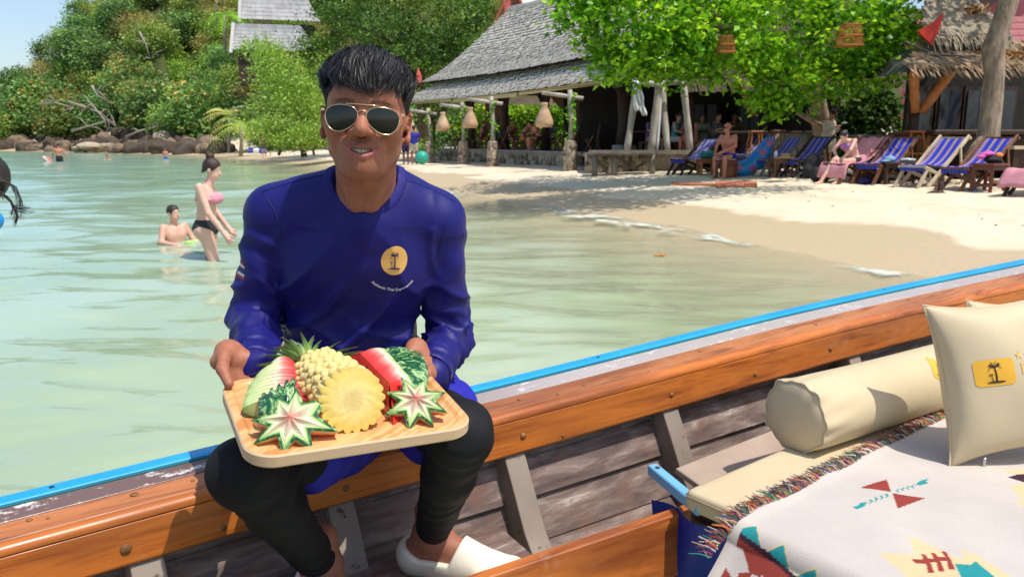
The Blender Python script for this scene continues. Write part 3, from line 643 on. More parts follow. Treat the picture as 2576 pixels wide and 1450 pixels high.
thatchrun('thatch', 8.6, 13.6, SK, 120, 9, thatch, .5, 1); 
UPR = [(18.95, 3.62, .0, 0), (19.4, 3.98, .2, .13), (19.9, 4.46, .4, .33), (20.4, 4.98, .6, .56), (20.9, 5.6, .8, .82), (21.5, 6.4, 1.0, 1.1)]
thatchrun('thatch', 9.5, 11.42, UPR, 60, 26, M('pale_thatch', srgb(164,150,126), .95, srgb(110,98,80), 4, .8, 30, stretch=(1, 1, .25)), .42, 2)
b = MB(); sk = lambda P, x0, x1: [b.add([(x0+P[i][2], P[i][0]+.05, P[i][1]-.05), (x1-P[i][3], P[i][0]+.05, P[i][1]-.05), (x1-P[i+1][3], P[i+1][0]+.05, P[i+1][1]-.05), (x0+P[i+1][2], P[i+1][0]+.05, P[i+1][1]-.05)], [(0, 1, 2, 3)]) for i in range(len(P)-1)]
sk(SK, 8.6, 13.6); sk(UPR, 9.5, 11.42); b.add([(8.7, 18.05, 2.82), (9.45, 19.5, 3.45), (9.45, 21.5, 3.45), (8.9, 21.5, 2.82)], [(0, 1, 2, 3)]); b.done('roof_felt', M('roof_felt', srgb(92,94,88), .9, srgb(60,62,58), 2, .5), hut)
q = MB()
pts = [PY(2494, 118, 18.85), PY(2462, 82, 19.3), PY(2428, 42, 19.8), PY(2395, 2, 20.3), PY(2360, -48, 20.8)]
for a_, c_ in zip(pts[:-1], pts[1:]): q.beam(A(a_), A(c_)+(A(c_)-A(a_))*.04, .06, .26, (.3, -1, 0))
q.done('barge_board', red, hut)
q = MB(); q.prism([(-.32, .02), (.02, -.28), (.16, .1), (.22, .42), (.02, .22)], -.05, .05, lambda x, z, d: (9.5+x, 18.8+d, 3.72+z)); q.done('barge_foot', red, hut)
for (x0, x1, y_, z_) in ((9.55, 11.35, 18.93, 3.68), (8.5, 13.5, 17.95, 2.95), (9.3, 13.2, 18.55, 3.2)):
    MB().tube([(x0, y_, z_+.03), ((x0+x1)/2, y_, z_-.05), (x1, y_, z_-.02)], .028, 6).done('batten', wood_g, hut, True)
for x0, x1 in ((9.55, 9.95), (9.15, 9.4)): MB().tube([(x0, 19.4, 3.62), (x1+.25, 18.3, 3.08)], .025, 6).done('batten', wood_g, hut, True)
lv = np.random.default_rng(4); n = 420; P = np.c_[lv.uniform(10.6, 13.2, n), lv.uniform(18.3, 19.0, n), 0*lv.uniform(0, 1, n)]; P[:,2] = np.interp(P[:,1], [17.9, 18.6, 19.6], [2.86, 3.1, 3.55])+.1
P2 = np.c_[lv.normal(10.9, .14, 70), lv.normal(19.62, .1, 70), np.zeros(70)]; P2[:,2] = np.interp(P2[:,1], [19.4, 19.9, 20.4], [3.98, 4.55, 5.3])+.1
leafmesh('fallen_leaves', np.r_[P, P2], .14, .08, Mleaf('dry_fallen_leaf', [(0., srgb(120,72,34)), (.5, srgb(178,118,60)), (1., srgb(214,164,100))], .1, 0), hut, .8)['kind'] = 'stuff'
for x in (9.2, 11.0, 12.9): MB().tube([(x, 18.6, .5), (x, 18.6, 2.1)], .10, 8).done('post', wood_d, hut, True)
for a_, c_ in (((9.15, 18.5, 1.95), (8.92, 18.3, 2.95)), ((9.28, 18.5, 1.95), (9.85, 18.3, 2.95)), ((12.85, 18.5, 1.95), (12.3, 18.3, 2.9))):
    q = MB(); q.tube([A(a_)+(A(c_)-A(a_))*t for t in np.linspace(0, 1, 7)], [.10, .10, .115, .10, .115, .10, .10], 8); q.done('brace', wood_o, hut, True)
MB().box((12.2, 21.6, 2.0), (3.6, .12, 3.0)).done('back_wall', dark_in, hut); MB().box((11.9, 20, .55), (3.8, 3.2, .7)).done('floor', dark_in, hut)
for k in range(4):
    x = 10.7+k*.72; fr = MB(); fr.box((x, 21.4, 1.95), (.66, .1, 1.5)); f_ = fr.done('window', wood_d, hut); MB().box((x, 21.33, 1.95), (.5, .03, 1.3)).done('pane', M('dark_glass', (.05, .06, .075), .08), f_)
MB().box((12.0, 20.6, 2.0), (.42, .06, 1.25)).done('hanging_sheet', M('grey_sheet', srgb(150,150,160), .7), hut)
b = MB(); b.box((11.0, 18.9, 1.05), (2.9, .4, .75)); b.done('counter_front', concrete, hut); q = MB(); q.box((10.7, 18.75, 1.47), (3.7, .75, .07), ch=.015); q.box((10.7, 18.65, 1.40), (3.6, .6, .05)); q.done('counter_top', wood_r, hut)
# red buildings
rb = empty('red_building', (19, 31, 1), 'pinkish red walled building behind the thatched hut', 'building')
q = MB(); q.prism([(0, 0), (14, 0), (14, 9), (5.0, 9), (0, 5.6)], 0, 6, lambda x, z, d: (16.6+x, 29+d, z+.4)); q.done('wall', pinkred, rb)
q = MB(); q.beam((16.65, 28.9, 5.0), (30, 28.9, 6.6), .06, .09); q.done('trim', M('maroon', srgb(120,52,60), .7), rb)
q = MB(); q.beam((15.4, 28.7, 5.55), (22, 28.7, 9.9), .6, .22, (0, 1, 0)); q.done('roof', M('dark_roof_edge', srgb(74,58,62), .8), rb)
lr = empty('tiled_roof', (16, 25, 3), 'low red tiled roof right of the leaning trunk', 'roof'); t0 = MB().box((0, 0, 0), (.29, .38, .03), rotx(.62)).done('roof_tile', rooftile, lr)
for j in range(7):
    for i in range(16):
        o = t0 if i+j == 0 else t0.copy()
        if i+j: COL.objects.link(o)
        o.location = (14.6+i*.3+j*.1, 25+j*.32, 3.7+j*.24)
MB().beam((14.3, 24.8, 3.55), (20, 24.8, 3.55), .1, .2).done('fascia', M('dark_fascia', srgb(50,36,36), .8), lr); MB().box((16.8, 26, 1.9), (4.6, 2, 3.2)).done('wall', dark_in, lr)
q = MB(); n = 14
for i in range(n): q.add([(13.7+i*.25, 22.5, 2.45), (13.95+i*.25, 22.5, 2.45), (13.95+i*.25, 22.5, 2.2), (13.825+i*.25, 22.5, 2.08), (13.7+i*.25, 22.5, 2.2)], [(0, 1, 2, 3, 4)])
q.box((15.45, 22.56, 2.42), (3.5, .05, .2)); aw = tag(q.done('awning_trim', red), 'red scalloped awning trim at the right edge', 'awning')
# grey roofed houses on the hill
hroof = M('aged_grey_roof', srgb(176,174,172), .85, srgb(140,138,138), 1.2, .5, 8, dist=.03)
def hillhouse(px, py, Y_, W_, H_, lab, yaw, gable=False):
    p = PY(px, py, Y_); o = empty('hill_house', p, lab, 'house', None, yaw); q = MB(); n = 10
    for j in range(8):
        for i in range(n):
            t0, t1 = j/8, (j+1.2)/8; f = lambda t, u: (W_*(u-.5)*(1-.25*t)-W_*.08*t, 3.0*t-1.4*t*t, -H_+H_*t+.25*(1-t)**2+(.06 if t == t0 else 0))
            q.add([f(t0, i/n), f(t0, (i+.98)/n), f(t1, (i+.98)/n), f(t1, i/n)], [(0, 1, 2, 3)])
    o2 = q.done('roof', hroof, o, world=False)
    q = MB(); q.add([(-W_*.5, 0, -H_), (-W_*.46, 1.6, 0), (-W_*.5, 3.2, -H_)], [(0, 1, 2)]); q.box((0, 1.8, -H_-1.5), (W_*.86, 2.6, 3)); q.done('wall', wood_d, o, world=False)
    MB().beam((-W_*.5, -.1, -H_-.05), (-W_*.47, 1.7, .1), .14, .3, (1, 0, 0)).done('barge_board', M('pale_barge', srgb(196,192,186), .8), o, world=False)
    return o
hillhouse(700, -40, 85, 8, 3.8, 'upper grey shingle roofed house on the hill', .25); hillhouse(690, 58, 82, 8.5, 2.9, 'lower grey shingle roofed house on the hill, just below the other', .25)
p = PY(1290, 0, 66); o = empty('gabled_house', p, 'small gabled hill house with orange red barge boards above the pavilion roof', 'house'); q = MB()
q.prism([(-1.6, -2.2), (1.5, -2.2), (0, 1.0)], 0, 3, lambda x, z, d: tuple(p+A([x+d*.5, d, z]))); q.done('wall', wood_m, o)
q = MB(); q.beam(p+A([-1.9, -.15, -2.6]), p+A([0, -.15, 1.1]), .2, .12, (0, 1, 0)); q.beam(p+A([1.8, -.15, -2.6]), p+A([0, -.15, 1.1]), .2, .12, (0, 1, 0)); q.done('barge_board', M('rust_red', srgb(172,84,62), .7), o)
q = MB(); q.add([p+A([0, -.1, 1.15]), p+A([1.9, -.1, -2.6]), p+A([3.6, 3, -2.6]), p+A([1.7, 3, 1.15])], [(0, 1, 2, 3)]); q.done('roof', shingle, o)
# ---- near trees
def limb(pts, r0, r1, n=10): return MB().tube(pts, np.linspace(r0, r1, len(pts)), n)
bt = empty('sea_almond_tree', PY(2068, 372, 24.3), 'large bright green broad leaved tree spreading over the beach', 'tree')
trunk_m = M('smooth_bark', srgb(178,158,134), .85, srgb(128,108,88), 5, .6, 14, dist=.02)
q = MB(); q.tube([PY(2062, 378, 24.3), PY(2070, 330, 24.3), PY(2058, 280, 24.1), PY(2050, 215, 23.4), PY(2060, 120, 22.6), PY(2040, 20, 21.6)], [.36, .30, .27, .24, .2, .13], 12)
q.tube([PY(2058, 265, 24.0), PY(2000, 180, 22.6), PY(1940, 120, 21.2), PY(1880, 88, 20.6), PY(1780, 60, 20)], [.2, .17, .15, .13, .06], 10)
q.tube([PY(2085, 330, 24.2), PY(2040, 300, 23.9), PY(2005, 285, 23.5)], [.14, .12, .05], 8); q.tube([PY(2054, 200, 23.2), PY(2130, 110, 21.8), PY(2210, 60, 21.4)], [.16, .12, .05], 8); q.tube([PY(1940, 120, 21.2), PY(1840, 150, 20.6), PY(1700, 140, 20)], [.1, .07, .03], 7)
q.tube([PY(2050, 215, 23.4), A([8.0, 20, 7.6]), A([6.4, 16.5, 8.6]), A([4.6, 14.2, 9.0])], [.17, .14, .1, .05], 8); q.tube([A([8.0, 20, 7.6]), A([8.2, 17.6, 6.6]), A([5.6, 15.6, 6.0])], [.12, .09, .04], 7)
q.done('trunk', trunk_m, bt, True)
g = np.random.default_rng(21); Ps = []; Ts = []
for (px, py, Y_, rad, n) in ((1600, 30, 19.2, (1.9, 1.5, 1.15), 95), (1500, 15, 19.5, (1.0, 1.1, .9), 34), (1620, 120, 19.2, (1.25, 1.0, .75), 52), (1790, 60, 19.6, (1.5, 1.4, 1.4), 80), (1820, 150, 19.4, (1.15, 1.0, .65), 42), (1960, 60, 20.2, (1.7, 1.5, 1.3), 80), (2120, 60, 20.8, (1.6, 1.4, 1.3), 74), (2250, 50, 21.0, (1.0, 1.1, 1.05), 44),
                            (1965, 200, 20.2, (.95, .8, .85), 52), (2120, 180, 20.9, (1.0, .8, .75), 46), (2200, 150, 20.6, (.9, .8, .8), 40), (1930, 255, 20.4, (.5, .5, .35), 14), (1720, 165, 19.2, (.9, .7, .5), 26), (1560, 160, 19.0, (.7, .6, .4), 18), (1800, -110, 20.5, (4.8, 2.6, 1.5), 150), (1560, -60, 20, (2, 1.8, 1), 50), (2300, 110, 20.6, (.5, .5, .5), 14)):
    P, t_ = clumps(PY(px, py, Y_), rad, int(n*1.15), 18, .21, g, .35); Ps.append(P); Ts.append(t_)
P, t_ = clumps((4.9, 14.4, 9.2), (3.0, 2.0, .7), 210, 18, .26, g, .2); Ps.append(P); Ts.append(t_)
P, t_ = clumps((5.4, 15.6, 5.9), (3.4, 1.3, .6), 170, 18, .26, g, .2); Ps.append(P); Ts.append(t_)
leafmesh('crown', np.concatenate(Ps), .19, .125, Mleaf('almond_leaf', G_big, .45, .0, .4, .4), bt, .5, .25, np.concatenate(Ts), seed=5)
bush('leafy_shrub', 'dark green glossy shrub beside the standing woman', 'shrub', PY(2185, 300, 23.8), (.85, .7, 1.0), 64, 30, .2, .14, ml_deep, .18, seed=31)
bush('leafy_shrub', 'lower dark green shrub behind the pale tree trunk', 'shrub', PY(2140, 340, 24.1), (.75, .6, .6), 34, 26, .18, .12, ml_deep, .16, seed=32)
lt = empty('leaning_tree', PY(2490, 370, 17.0), 'tree with rough grey leaning trunk before the thatched hut', 'tree')
barkr = M('rough_bark', srgb(162,146,126), .95, srgb(96,82,68), 9, .9, 22, stretch=(1, 1, .28), dist=.04)
tp = [PY(2482, 385, 17.0), PY(2486, 330, 17.0), PY(2495, 260, 17.0), PY(2501, 180, 17.0), PY(2497, 125, 17.0), PY(2515, 70, 17.0), PY(2535, 10, 17.0), PY(2556, -60, 17.0), PY(2590, -200, 17.2), PY(2640, -420, 17.4)]
q = MB(); q.tube(tp, [.24, .215, .2, .195, .22, .19, .185, .18, .16, .1], 16)
q.tube([tp[1], PY(2455, 370, 16.9), PY(2430, 392, 16.8)], [.12, .11, .06], 8); q.done('trunk', barkr, lt, True)
P, t_ = clumps(PY(2720, -560, 18.5), (2.6, 2.6, 1.3), 70, 24, .3, np.random.default_rng(8), .4); leafmesh('crown', P, .22, .14, ml_deep, lt, .5, .1, t_)
# feathery trees left of the pavilion (tamarind like)
def feather(label, base, trunk, blobs, L, W, m, seed, name='feathery_tree', per=34, spread=.42):
    o = empty(name, base, label, 'tree'); q = MB()
    for pts, r0, r1 in trunk: q.tube([A(p) for p in pts], np.linspace(r0, r1, len(pts)), 8)
    q.done('trunk', bark, o, True); g = np.random.default_rng(seed); Ps = []; Ts = []
    for c, rad, n in blobs: P, t_ = clumps(c, rad, n, per, spread, g, .4); Ps.append(P); Ts.append(t_)
    leafmesh('crown', np.concatenate(Ps), L, W, m, o, .3, .35, np.concatenate(Ts), seed=seed)
ml_olive = Mleaf('olive_leaf', [(0., srgb(34,52,18)), (.35, srgb(66,92,34)), (.7, srgb(102,130,52)), (1., srgb(146,166,82))])
feather('tall dark stemmed feathery tree behind the man and the pavilion roof', PY(1062, 385, 52), [([PY(1068, 372, 52), PY(1062, 290, 52), PY(1056, 200, 52), PY(1040, 90, 52), PY(1010, 10, 52)], .38, .16), ([PY(1056, 200, 52), PY(1110, 120, 52), PY(1160, 60, 52)], .2, .06), ([PY(1050, 170, 52), PY(960, 90, 52), PY(880, 60, 52)], .2, .05)],
        [(PY(1120, 60, 52), (2.6, 2.2, 2.6), 110), (PY(960, 40, 52), (2.8, 2.4, 2.6), 110), (PY(830, 90, 53), (1.9, 1.8, 2.2), 70), (PY(1050, 140, 51), (2.2, 1.6, 1.2), 60), (PY(1150, 130, 52), (1.2, 1.0, 1.2), 34), (PY(1110, 215, 52), (.8, .7, .9), 20), (PY(1000, -80, 53), (4.5, 3, 2), 90), (PY(780, 150, 53), (1.2, 1.2, 1.3), 34), (PY(1190, 30, 53), (1.0, 1.0, 1.6), 40)], .30, .10, ml_olive, 41)
feather('yellow green feathery tree with drooping sprays at the left of the man', PY(760, 395, 50), [([PY(765, 395, 50), PY(755, 330, 50), PY(740, 240, 50), PY(720, 170, 50)], .2, .07), ([PY(755, 330, 50), PY(830, 280, 50)], .1, .04)],
        [(PY(700, 190, 50), (1.5, 1.4, 1.9), 80), (PY(770, 250, 49), (1.7, 1.3, 1.4), 74), (PY(660, 130, 52), (1.0, 1.0, .9), 34), (PY(840, 200, 51), (1.5, 1.2, 1.7), 60)], .28, .09, ml_lime, 42)
feather('low lime green spreading bush overhanging the beach at the left of the man', PY(740, 392, 44), [([PY(700, 390, 44), PY(715, 360, 44), PY(740, 330, 44)], .09, .03), ([PY(790, 390, 44), PY(780, 350, 44), PY(760, 330, 44)], .07, .03)],
        [(PY(690, 330, 44), (1.2, 1.2, .75), 60), (PY(790, 335, 44), (1.3, 1.2, .6), 60), (PY(740, 350, 43), (1.5, 1.1, .35), 46), (PY(860, 320, 45), (.9, .9, .9), 34)], .22, .075, ml_lime, 43, 'beach_bush', 34, .32)
bush('round_bush', 'olive bush under the tall tree beside the lantern post', 'shrub', PY(1090, 270, 45), (.8, .9, 1.3), 30, 30, .26, .12, ml_olive, .3, seed=51)
bush('round_bush', 'yellowish bush at the foot of the leftmost lantern post', 'shrub', PY(1078, 372, 38), (.5, .5, .35), 16, 24, .18, .08, ml_lime, .2, seed=52)
# palms among the trees
def palm(label, base, h, nf, L, m, seed):
    g = np.random.default_rng(seed); o = empty('palm_tree', base, label, 'palm tree'); x, y, z = base
    MB().tube([(x, y, z-.3), (x+.15, y, z+h*.6), (x+.2, y, z+h)], [.16, .12, .1], 7).done('trunk', greybark, o, True)
    V = []; Q = []; vs = []
    for k in range(nf):
        a = g.uniform(0, 6.28); el = g.uniform(-.1, 1.1); n = 12; pts = []
        for i in range(n):
            t = i/(n-1); r = L*t*math.cos(el*(1-.3*t)); zz = h+L*(math.sin(el)*t-.75*t*t); pts.append(A([x+.2+r*math.cos(a), y+r*math.sin(a), z+zz]))
        tone = g.uniform(.3, 1)
        for i in range(1, n):
            d = pts[i]-pts[i-1]; d /= np.linalg.norm(d); sd_ = np.cross(d, [0, 0, 1.]); sd_ /= np.linalg.norm(sd_)+1e-6
            for s_ in (-1, 1):
                ll = L*.32*math.sin(PI*(.12+.85*i/n)); e = pts[i]+(sd_*s_*.8+d*.55)*ll-A([0, 0, ll*.35]); k0 = len(V); V += [pts[i]-d*.05, pts[i]+d*.05, e]; Q.append((k0, k0+1, k0+2)); vs += [tone]*3
    mk('crown', V, Q, m, o, attrs={'var': vs})
palm('young coconut palm at the edge of the lime tree by the far beach', PY(605, 385, 62), 2.0, 16, 2.6, ml_lime, 1); palm('palm with yellowish fronds at the right foot of the hill', PY(575, 375, 70), 2.8, 14, 2.6, Mleaf('palm_leaf', G_dry), 2)
palm('tall thin palm on the hill beside the grey roofs', PY(565, 120, 84), 3.2, 12, 2.6, ml_bush, 3); palm('second palm above the grey roofs on the hill', PY(545, 60, 92), 3.5, 12, 2.4, ml_lime, 4)
# birdcages
def cage(px, py, Y_, s, label):
    c = PY(px, py, Y_); o = empty('birdcage', c, label, 'birdcage', 'wooden birdcages in the tree'); q = MB(); n = 9
    for z_, k in ((0, 1.), (s*.45, .9), (s*.95, .72)):
        for i in range(4):
            a0, a1 = [A([sx, sy, 0])*s*.5*k for sx, sy in (((-1,-1),(1,-1)),((1,-1),(1,1)),((1,1),(-1,1)),((-1,1),(-1,-1)))[i]]; q.beam(c+a0+A([0,0,z_]), c+a1+A([0,0,z_]), .02, .028)
    q.done('cage_frame', wood_o, o); q = MB()
    for i in range(n+1):
        f = -1+2*i/n
        for u, v in ((f, -1), (f, 1), (-1, f), (1, f)): q.beam(c+A([u, v, 0])*s*.5, c+A([u*.72, v*.72, 0])*s*.5+A([0, 0, s*.95]), .008, .008)
    q.done('bars', wood_o, o); MB().box(c+A([0, 0, .01]), (s*.95, s*.95, .02)).done('cage_floor', wood_o, o); MB().tube([c+A([0, 0, s*.95]), c+A([0, 0, s*1.2])], .01, 5).done('hook', black, o)
cage(1825, 131, 18.2, .34, 'small wooden birdcage at the left in the tree leaves'); cage(2135, 115, 18.2, .46, 'larger brown birdcage hanging above the tree fork')
# leaning poles, platform bench and cloth
POLY = 24.5
for i, (x0, y0, x1, y1, r, mm_, lab) in enumerate(((1576, 382, 1602, 205, .10, LW, 'thick leaning pole under the hanging white cloth'), (1637, 382, 1658, 205, .11, LW, 'thick pole left of the thin pale pipe'), (1652, 382, 1664, 205, .045, white, 'thin pale pipe between the leaning poles'), (1679, 382, 1664, 205, .10, LW, 'pole just right of the thin pale pipe'), (1737, 380, 1717, 200, .10, LW, 'rightmost leaning pole of the beach frame'))):
    a_, c_ = PY(x0, y0+2, POLY), PY(x1, y1, POLY+(.4 if i == 3 else 0)); tag(MB().tube([a_+(c_-a_)*t for t in np.linspace(0, 1, 7)], [r*(1+.09*math.sin(k*2.2+i)) for k in range(7)], 9).done('leaning_pole', mm_, None, True), lab, 'pole', 'leaning poles on the platform edge')
tag(MB().tube([PY(1592, 202, POLY-.1), PY(1662, 214, POLY-.1), PY(1664, 216, POLY-.1)], .09, 8).done('cross_pole', LW, None, True), 'crossbar pole lying from the white cloth to the thin pipe', 'pole'); tag(MB().tube([PY(1664, 214, POLY-.1), PY(1726, 195, POLY)], .08, 8).done('cross_pole', LW, None, True), 'crossbar pole rising to the rightmost leaning pole', 'pole')
n, mrow = 9, 16; V = []; Q = []
for j in range(mrow):
    t = j/(mrow-1)
    for i in range(n):
        u = i/(n-1); p = PY(1589+26*u*(.75+.35*t)+8*t, 203+(88 if u > .5 else 76)*t, POLY-.2); V.append(p+A([.02*math.sin(j*.9+i), .07*math.sin(i*2.1+t*2), 0]))
for j in range(mrow-1):
    for i in range(n-1): Q.append((j*n+i, j*n+i+1, (j+1)*n+i+1, (j+1)*n+i))
o = mk('hanging_cloth', V, Q, white, None, True); tag(o, 'white cloth hanging from the top of the left leaning pole', 'cloth'); sm = o.modifiers.new('thick', 'SOLIDIFY'); sm.thickness = .012
pb = empty('platform', PY(1640, 425, 23.6), 'grey weathered timber platform edge on short posts over the sand', 'platform')
zt = PY(1560, 387, 23.2)[2]
for k in range(3): q = MB(); q.beam(A([*PY(1488, 390, 23.2+k*.32)[:2], zt]), A([*PY(1642, 390, 23.2+k*.32)[:2], zt]), .3, .07, ch=.01); q.done('plank', wood_g, pb)
q = MB(); q.beam(A([*PY(1480, 385, 24.3)[:2], zt+.03]), A([*PY(1775, 385, 24.3)[:2], zt+.03]), .25, .12); q.done('edge_beam', wood_g, pb); MB().box((PY(1600, 380, 26)[0]+1.4, 26.4, zt-.08), (6.2, 4, .1)).done('deck', wood_g, pb)
for px in (1496, 1546, 1641): p = PY(px, 390, 23.25); MB().tube([(p[0], p[1], gz(p[0], p[1])-.15), (p[0], p[1], zt-.02)], [.09, .08], 8).done('post', wood_g, pb, True)
for px in (1565, 1585, 1720): p = PY(px, 390, 24.6); MB().tube([(p[0], p[1], gz(p[0], p[1])-.15), (p[0], p[1], zt-.02)], [.09, .08], 8).done('post', wood_d, pb, True)
q = MB(); a_, c_ = PY(1480, 0, 24.55), PY(1780, 0, 24.9); q.beam(A([a_[0], a_[1], .6]), A([c_[0], c_[1], .6]), .3, .7); q.done('stone_footing', stonem[0], pb)
for k in range(40): px = random.uniform(1485, 1640); p = PY(px, 0, 24.38); stone(pb, (p[0], p[1]-.0, random.uniform(.4, .85)), 0, (0, -1, 0), (.13, .1, .06))
# heavy plank tables
def ptable(x0, x1, py, Y_, label, legs):
    a_, c_ = PY(x0, py, Y_), PY(x1, py-2, Y_-.3); z_ = a_[2]; c_[2] = z_; o = empty('plank_table', (a_+c_)/2-A([0, 0, z_-.4]), label, 'table')
    q = MB(); q.beam(a_, c_, .8, .11, ch=.03); q.done('tabletop', wood_d if 'dark' in label else M('grey_brown_wood', srgb(110,96,84), .8, srgb(78,66,56), 4, .4, 20), o)
    for px in legs: p = PY(px, py, Y_); g0 = gz(p[0], p[1]); q = MB(); q.box((p[0], p[1], (g0+z_-.05)/2), (.36, .5, z_-.05-g0), ch=.03); q.done('leg', wood_d, o)
ptable(2142, 2338, 345, 19.4, 'thick grey brown plank table behind the deck chairs', (2183, 2310)); ptable(2330, 2640, 333, 18.2, 'long dark plank table in front of the leaning trunk', (2430, 2555))
a_, c_ = PY(2540, 371, 17.2), PY(2640, 371, 17.2); o = empty('plank_bench', (a_+c_)/2, 'pale plank bench at the right edge behind the chairs', 'bench'); MB().beam(a_, c_, .3, .07).done('seat', wood_p, o)
for k in (.12, .8): p = a_+(c_-a_)*k; MB().box((p[0], p[1], p[2]/2+.15), (.12, .2, p[2]-.3)).done('leg', wood_d, o)
a_, c_ = PY(2290, 384, 19), PY(2560, 380, 18.2); o = empty('low_rail', (a_+c_)/2, 'low dark wooden rail under the plank tables', 'rail'); MB().beam(a_, c_, .1, .05).done('rail', wood_d, o)
for k in (.05, .5, .95): p = a_+(c_-a_)*k; MB().box((p[0], p[1], p[2]/2+.2), (.1, .1, p[2]-.4)).done('post', wood_d, o)
# stools
def stool(px, pyt, Y_, h, label, m, grp):
    p = PY(px, pyt, Y_); b0 = p-A([0, 0, h]); o = empty('bar_stool', b0, label, 'stool', grp); MB().box(p, (.36, .36, .05), ch=.012).done('seat', m, o)
    for sx in (-1, 1):
        for sy in (-1, 1): MB().beam(b0+A([sx*.22, sy*.22, 0]), p+A([sx*.13, sy*.13, 0]), .04, .04).done('leg', m, o)
    q = MB()
    for k in range(4): a0, a1 = [b0+A([sx*.19, sy*.19, h*.35]) for sx, sy in (((-1,-1),(1,-1)),((1,-1),(1,1)),((1,1),(-1,1)),((-1,1),(-1,-1)))[k]]; q.beam(a0, a1, .025, .03)
    q.done('stretcher', m, o)
stool(1900, 331, 24.2, .85, 'left wooden bar stool before the grey bar counter', wood_o, 'bar stools'); stool(1957, 329, 24.0, .85, 'right wooden bar stool before the grey bar counter', wood_m, 'bar stools')
for k, px in enumerate((2300, 2345, 2388)): stool(px, 331, 18.4, .75, ['left', 'middle', 'right'][k]+' reddish stool tucked behind the grey brown plank table', wood_o, 'stools at the hut counter')

g = np.random.default_rng(77); n = 80; X = g.uniform(1, 13, n); Y = g.uniform(10, 21, n); ok = shore_d(X, Y) > 2.6; X, Y = X[ok], Y[ok]
o = leafmesh('fallen_leaves', np.c_[X, Y, ground(X, Y)+.02], .07, .04, Mleaf('litter_leaf', [(0., srgb(88,66,46)), (.5, srgb(132,102,70)), (1., srgb(160,126,84))], .05, 0), None, 1.2); tag(o, 'scattered dry brown leaves and bits lying on the sand', 'leaves', None, 'stuff')
# ================================================================== deck chairs and beach clutter
class Loc:
    """local frame: x forward, y left, z up"""
    def __init__(s, p, yaw): s.p = A(p, float); s.R = rotz(yaw)
    def __call__(s, x, y, z): return s.p+s.R @ A([x, y, z])
def stripe_mat(): return Mcol('striped_canvas', 'Col', .8, .2, .3, 300, .1, 20).m
canvas = stripe_mat()
def deckchair(p, yaw, label, wm, faded=0., towel=None, sling=True):
    o = empty('deck_chair', p, label, 'deck chair', 'striped deck chairs on the beach'); q = Loc(p, yaw); hw = .31
    for s_ in (-1, 1):
        MB().beam(q(-.78, s_*hw, 1.02), q(.42, s_*hw, .0), .045, .075, ch=.008).done('back_rail', wm, o); MB().beam(q(.5, s_*(hw-.05), .40), q(-.66, s_*(hw-.05), .03), .045, .07, ch=.008).done('seat_rail', wm, o)
        MB().beam(q(.40, s_*(hw-.05), .37), q(.66, s_*(hw-.05), -.02), .045, .06).done('leg', wm, o); MB().beam(q(-.46, s_*(hw+.04), .78), q(-.62, s_*(hw+.04), .08), .03, .045).done('prop', wm, o)
    MB().beam(q(-.76, -hw-.05, .97), q(-.76, hw+.05, .97), .05, .05).done('top_bar', wm, o); MB().beam(q(.5, -hw, .40), q(.5, hw, .40), .05, .05).done('front_bar', wm, o); MB().beam(q(-.64, -hw, .06), q(-.64, hw, .06), .03, .05).done('rear_bar', wm, o)
    if sling:
        nx, ny = 18, 44; V = []; Cc = []
        for i in range(nx):
            t = i/(nx-1); x = -.73+1.25*t; z = .96*(1-t)+.43*t-.30*math.sin(PI*min(1, t*1.02))**1.2*(1-.25*t)
            for j in range(ny):
                u = -1+2*j/(ny-1); V.append(q(x, u*(hw-.03), z+.015*u*u)); k = (u*1.75+.25) % 1
                blue, cream, tan = srgb(40, 60, 190), srgb(176, 164, 144), srgb(180, 130, 90)
                c = blue if k < .58 else (tan if k < .64 or k > .94 else (cream if .70 < k < .88 else blue)); Cc.append(tuple(c[w_]*(1-faded)+faded*srgb(150, 152, 176)[w_] for w_ in range(3)))
        Q = [(i*ny+j, i*ny+j+1, (i+1)*ny+j+1, (i+1)*ny+j) for i in range(nx-1) for j in range(ny-1)]
        mk('sling', V, Q, canvas, o, True, cols={'Col': Cc})
        q2 = MB(); 
        for k in range(7): q2.box(q(.53, (-.84+k*.28)*(hw-.03), .35), (.02, .06, .07), rotz(yaw))
        q2.done('hem', M('blue_hem', srgb(52,66,170), .8), o)
    return o, q
YAW = math.atan2(-.48, -.88)
wm_p = wood_p; CH_ = [(2330, 468, 'pale framed deck chair second from the right with bright blue stripes', wm_p, 0.), (2440, 476, 'rightmost striped deck chair behind the small brown side table', wood_m, 0.), (2215, 460, 'striped deck chair between the pink towel and the dark side table', wood_m, 0.),
       (2015, 444, 'striped deck chair just left of the standing woman', wood_d, .05), (1942, 440, 'weathered striped deck chair behind the side table with the straw hat', wood_g, .1), (1738, 438, 'leftmost faded deck chair behind the orange stool tables', wood_d, .25), (1888, 424, 'striped deck chair hidden behind the blue inflatable', wood_g, .15), (1855, 420, 'striped deck chair partly hidden behind the sitting man', wood_m, .1)]
for px, py, lab, wm, fd in CH_: p = PG(px, py); deckchair((p[0], p[1], gz(p[0], p[1])), YAW+random.uniform(-.06, .06), lab, wm, fd)
pinkm = M('pink_towel', srgb(214,150,158), .95, srgb(200,132,144), 6, .4, 90)
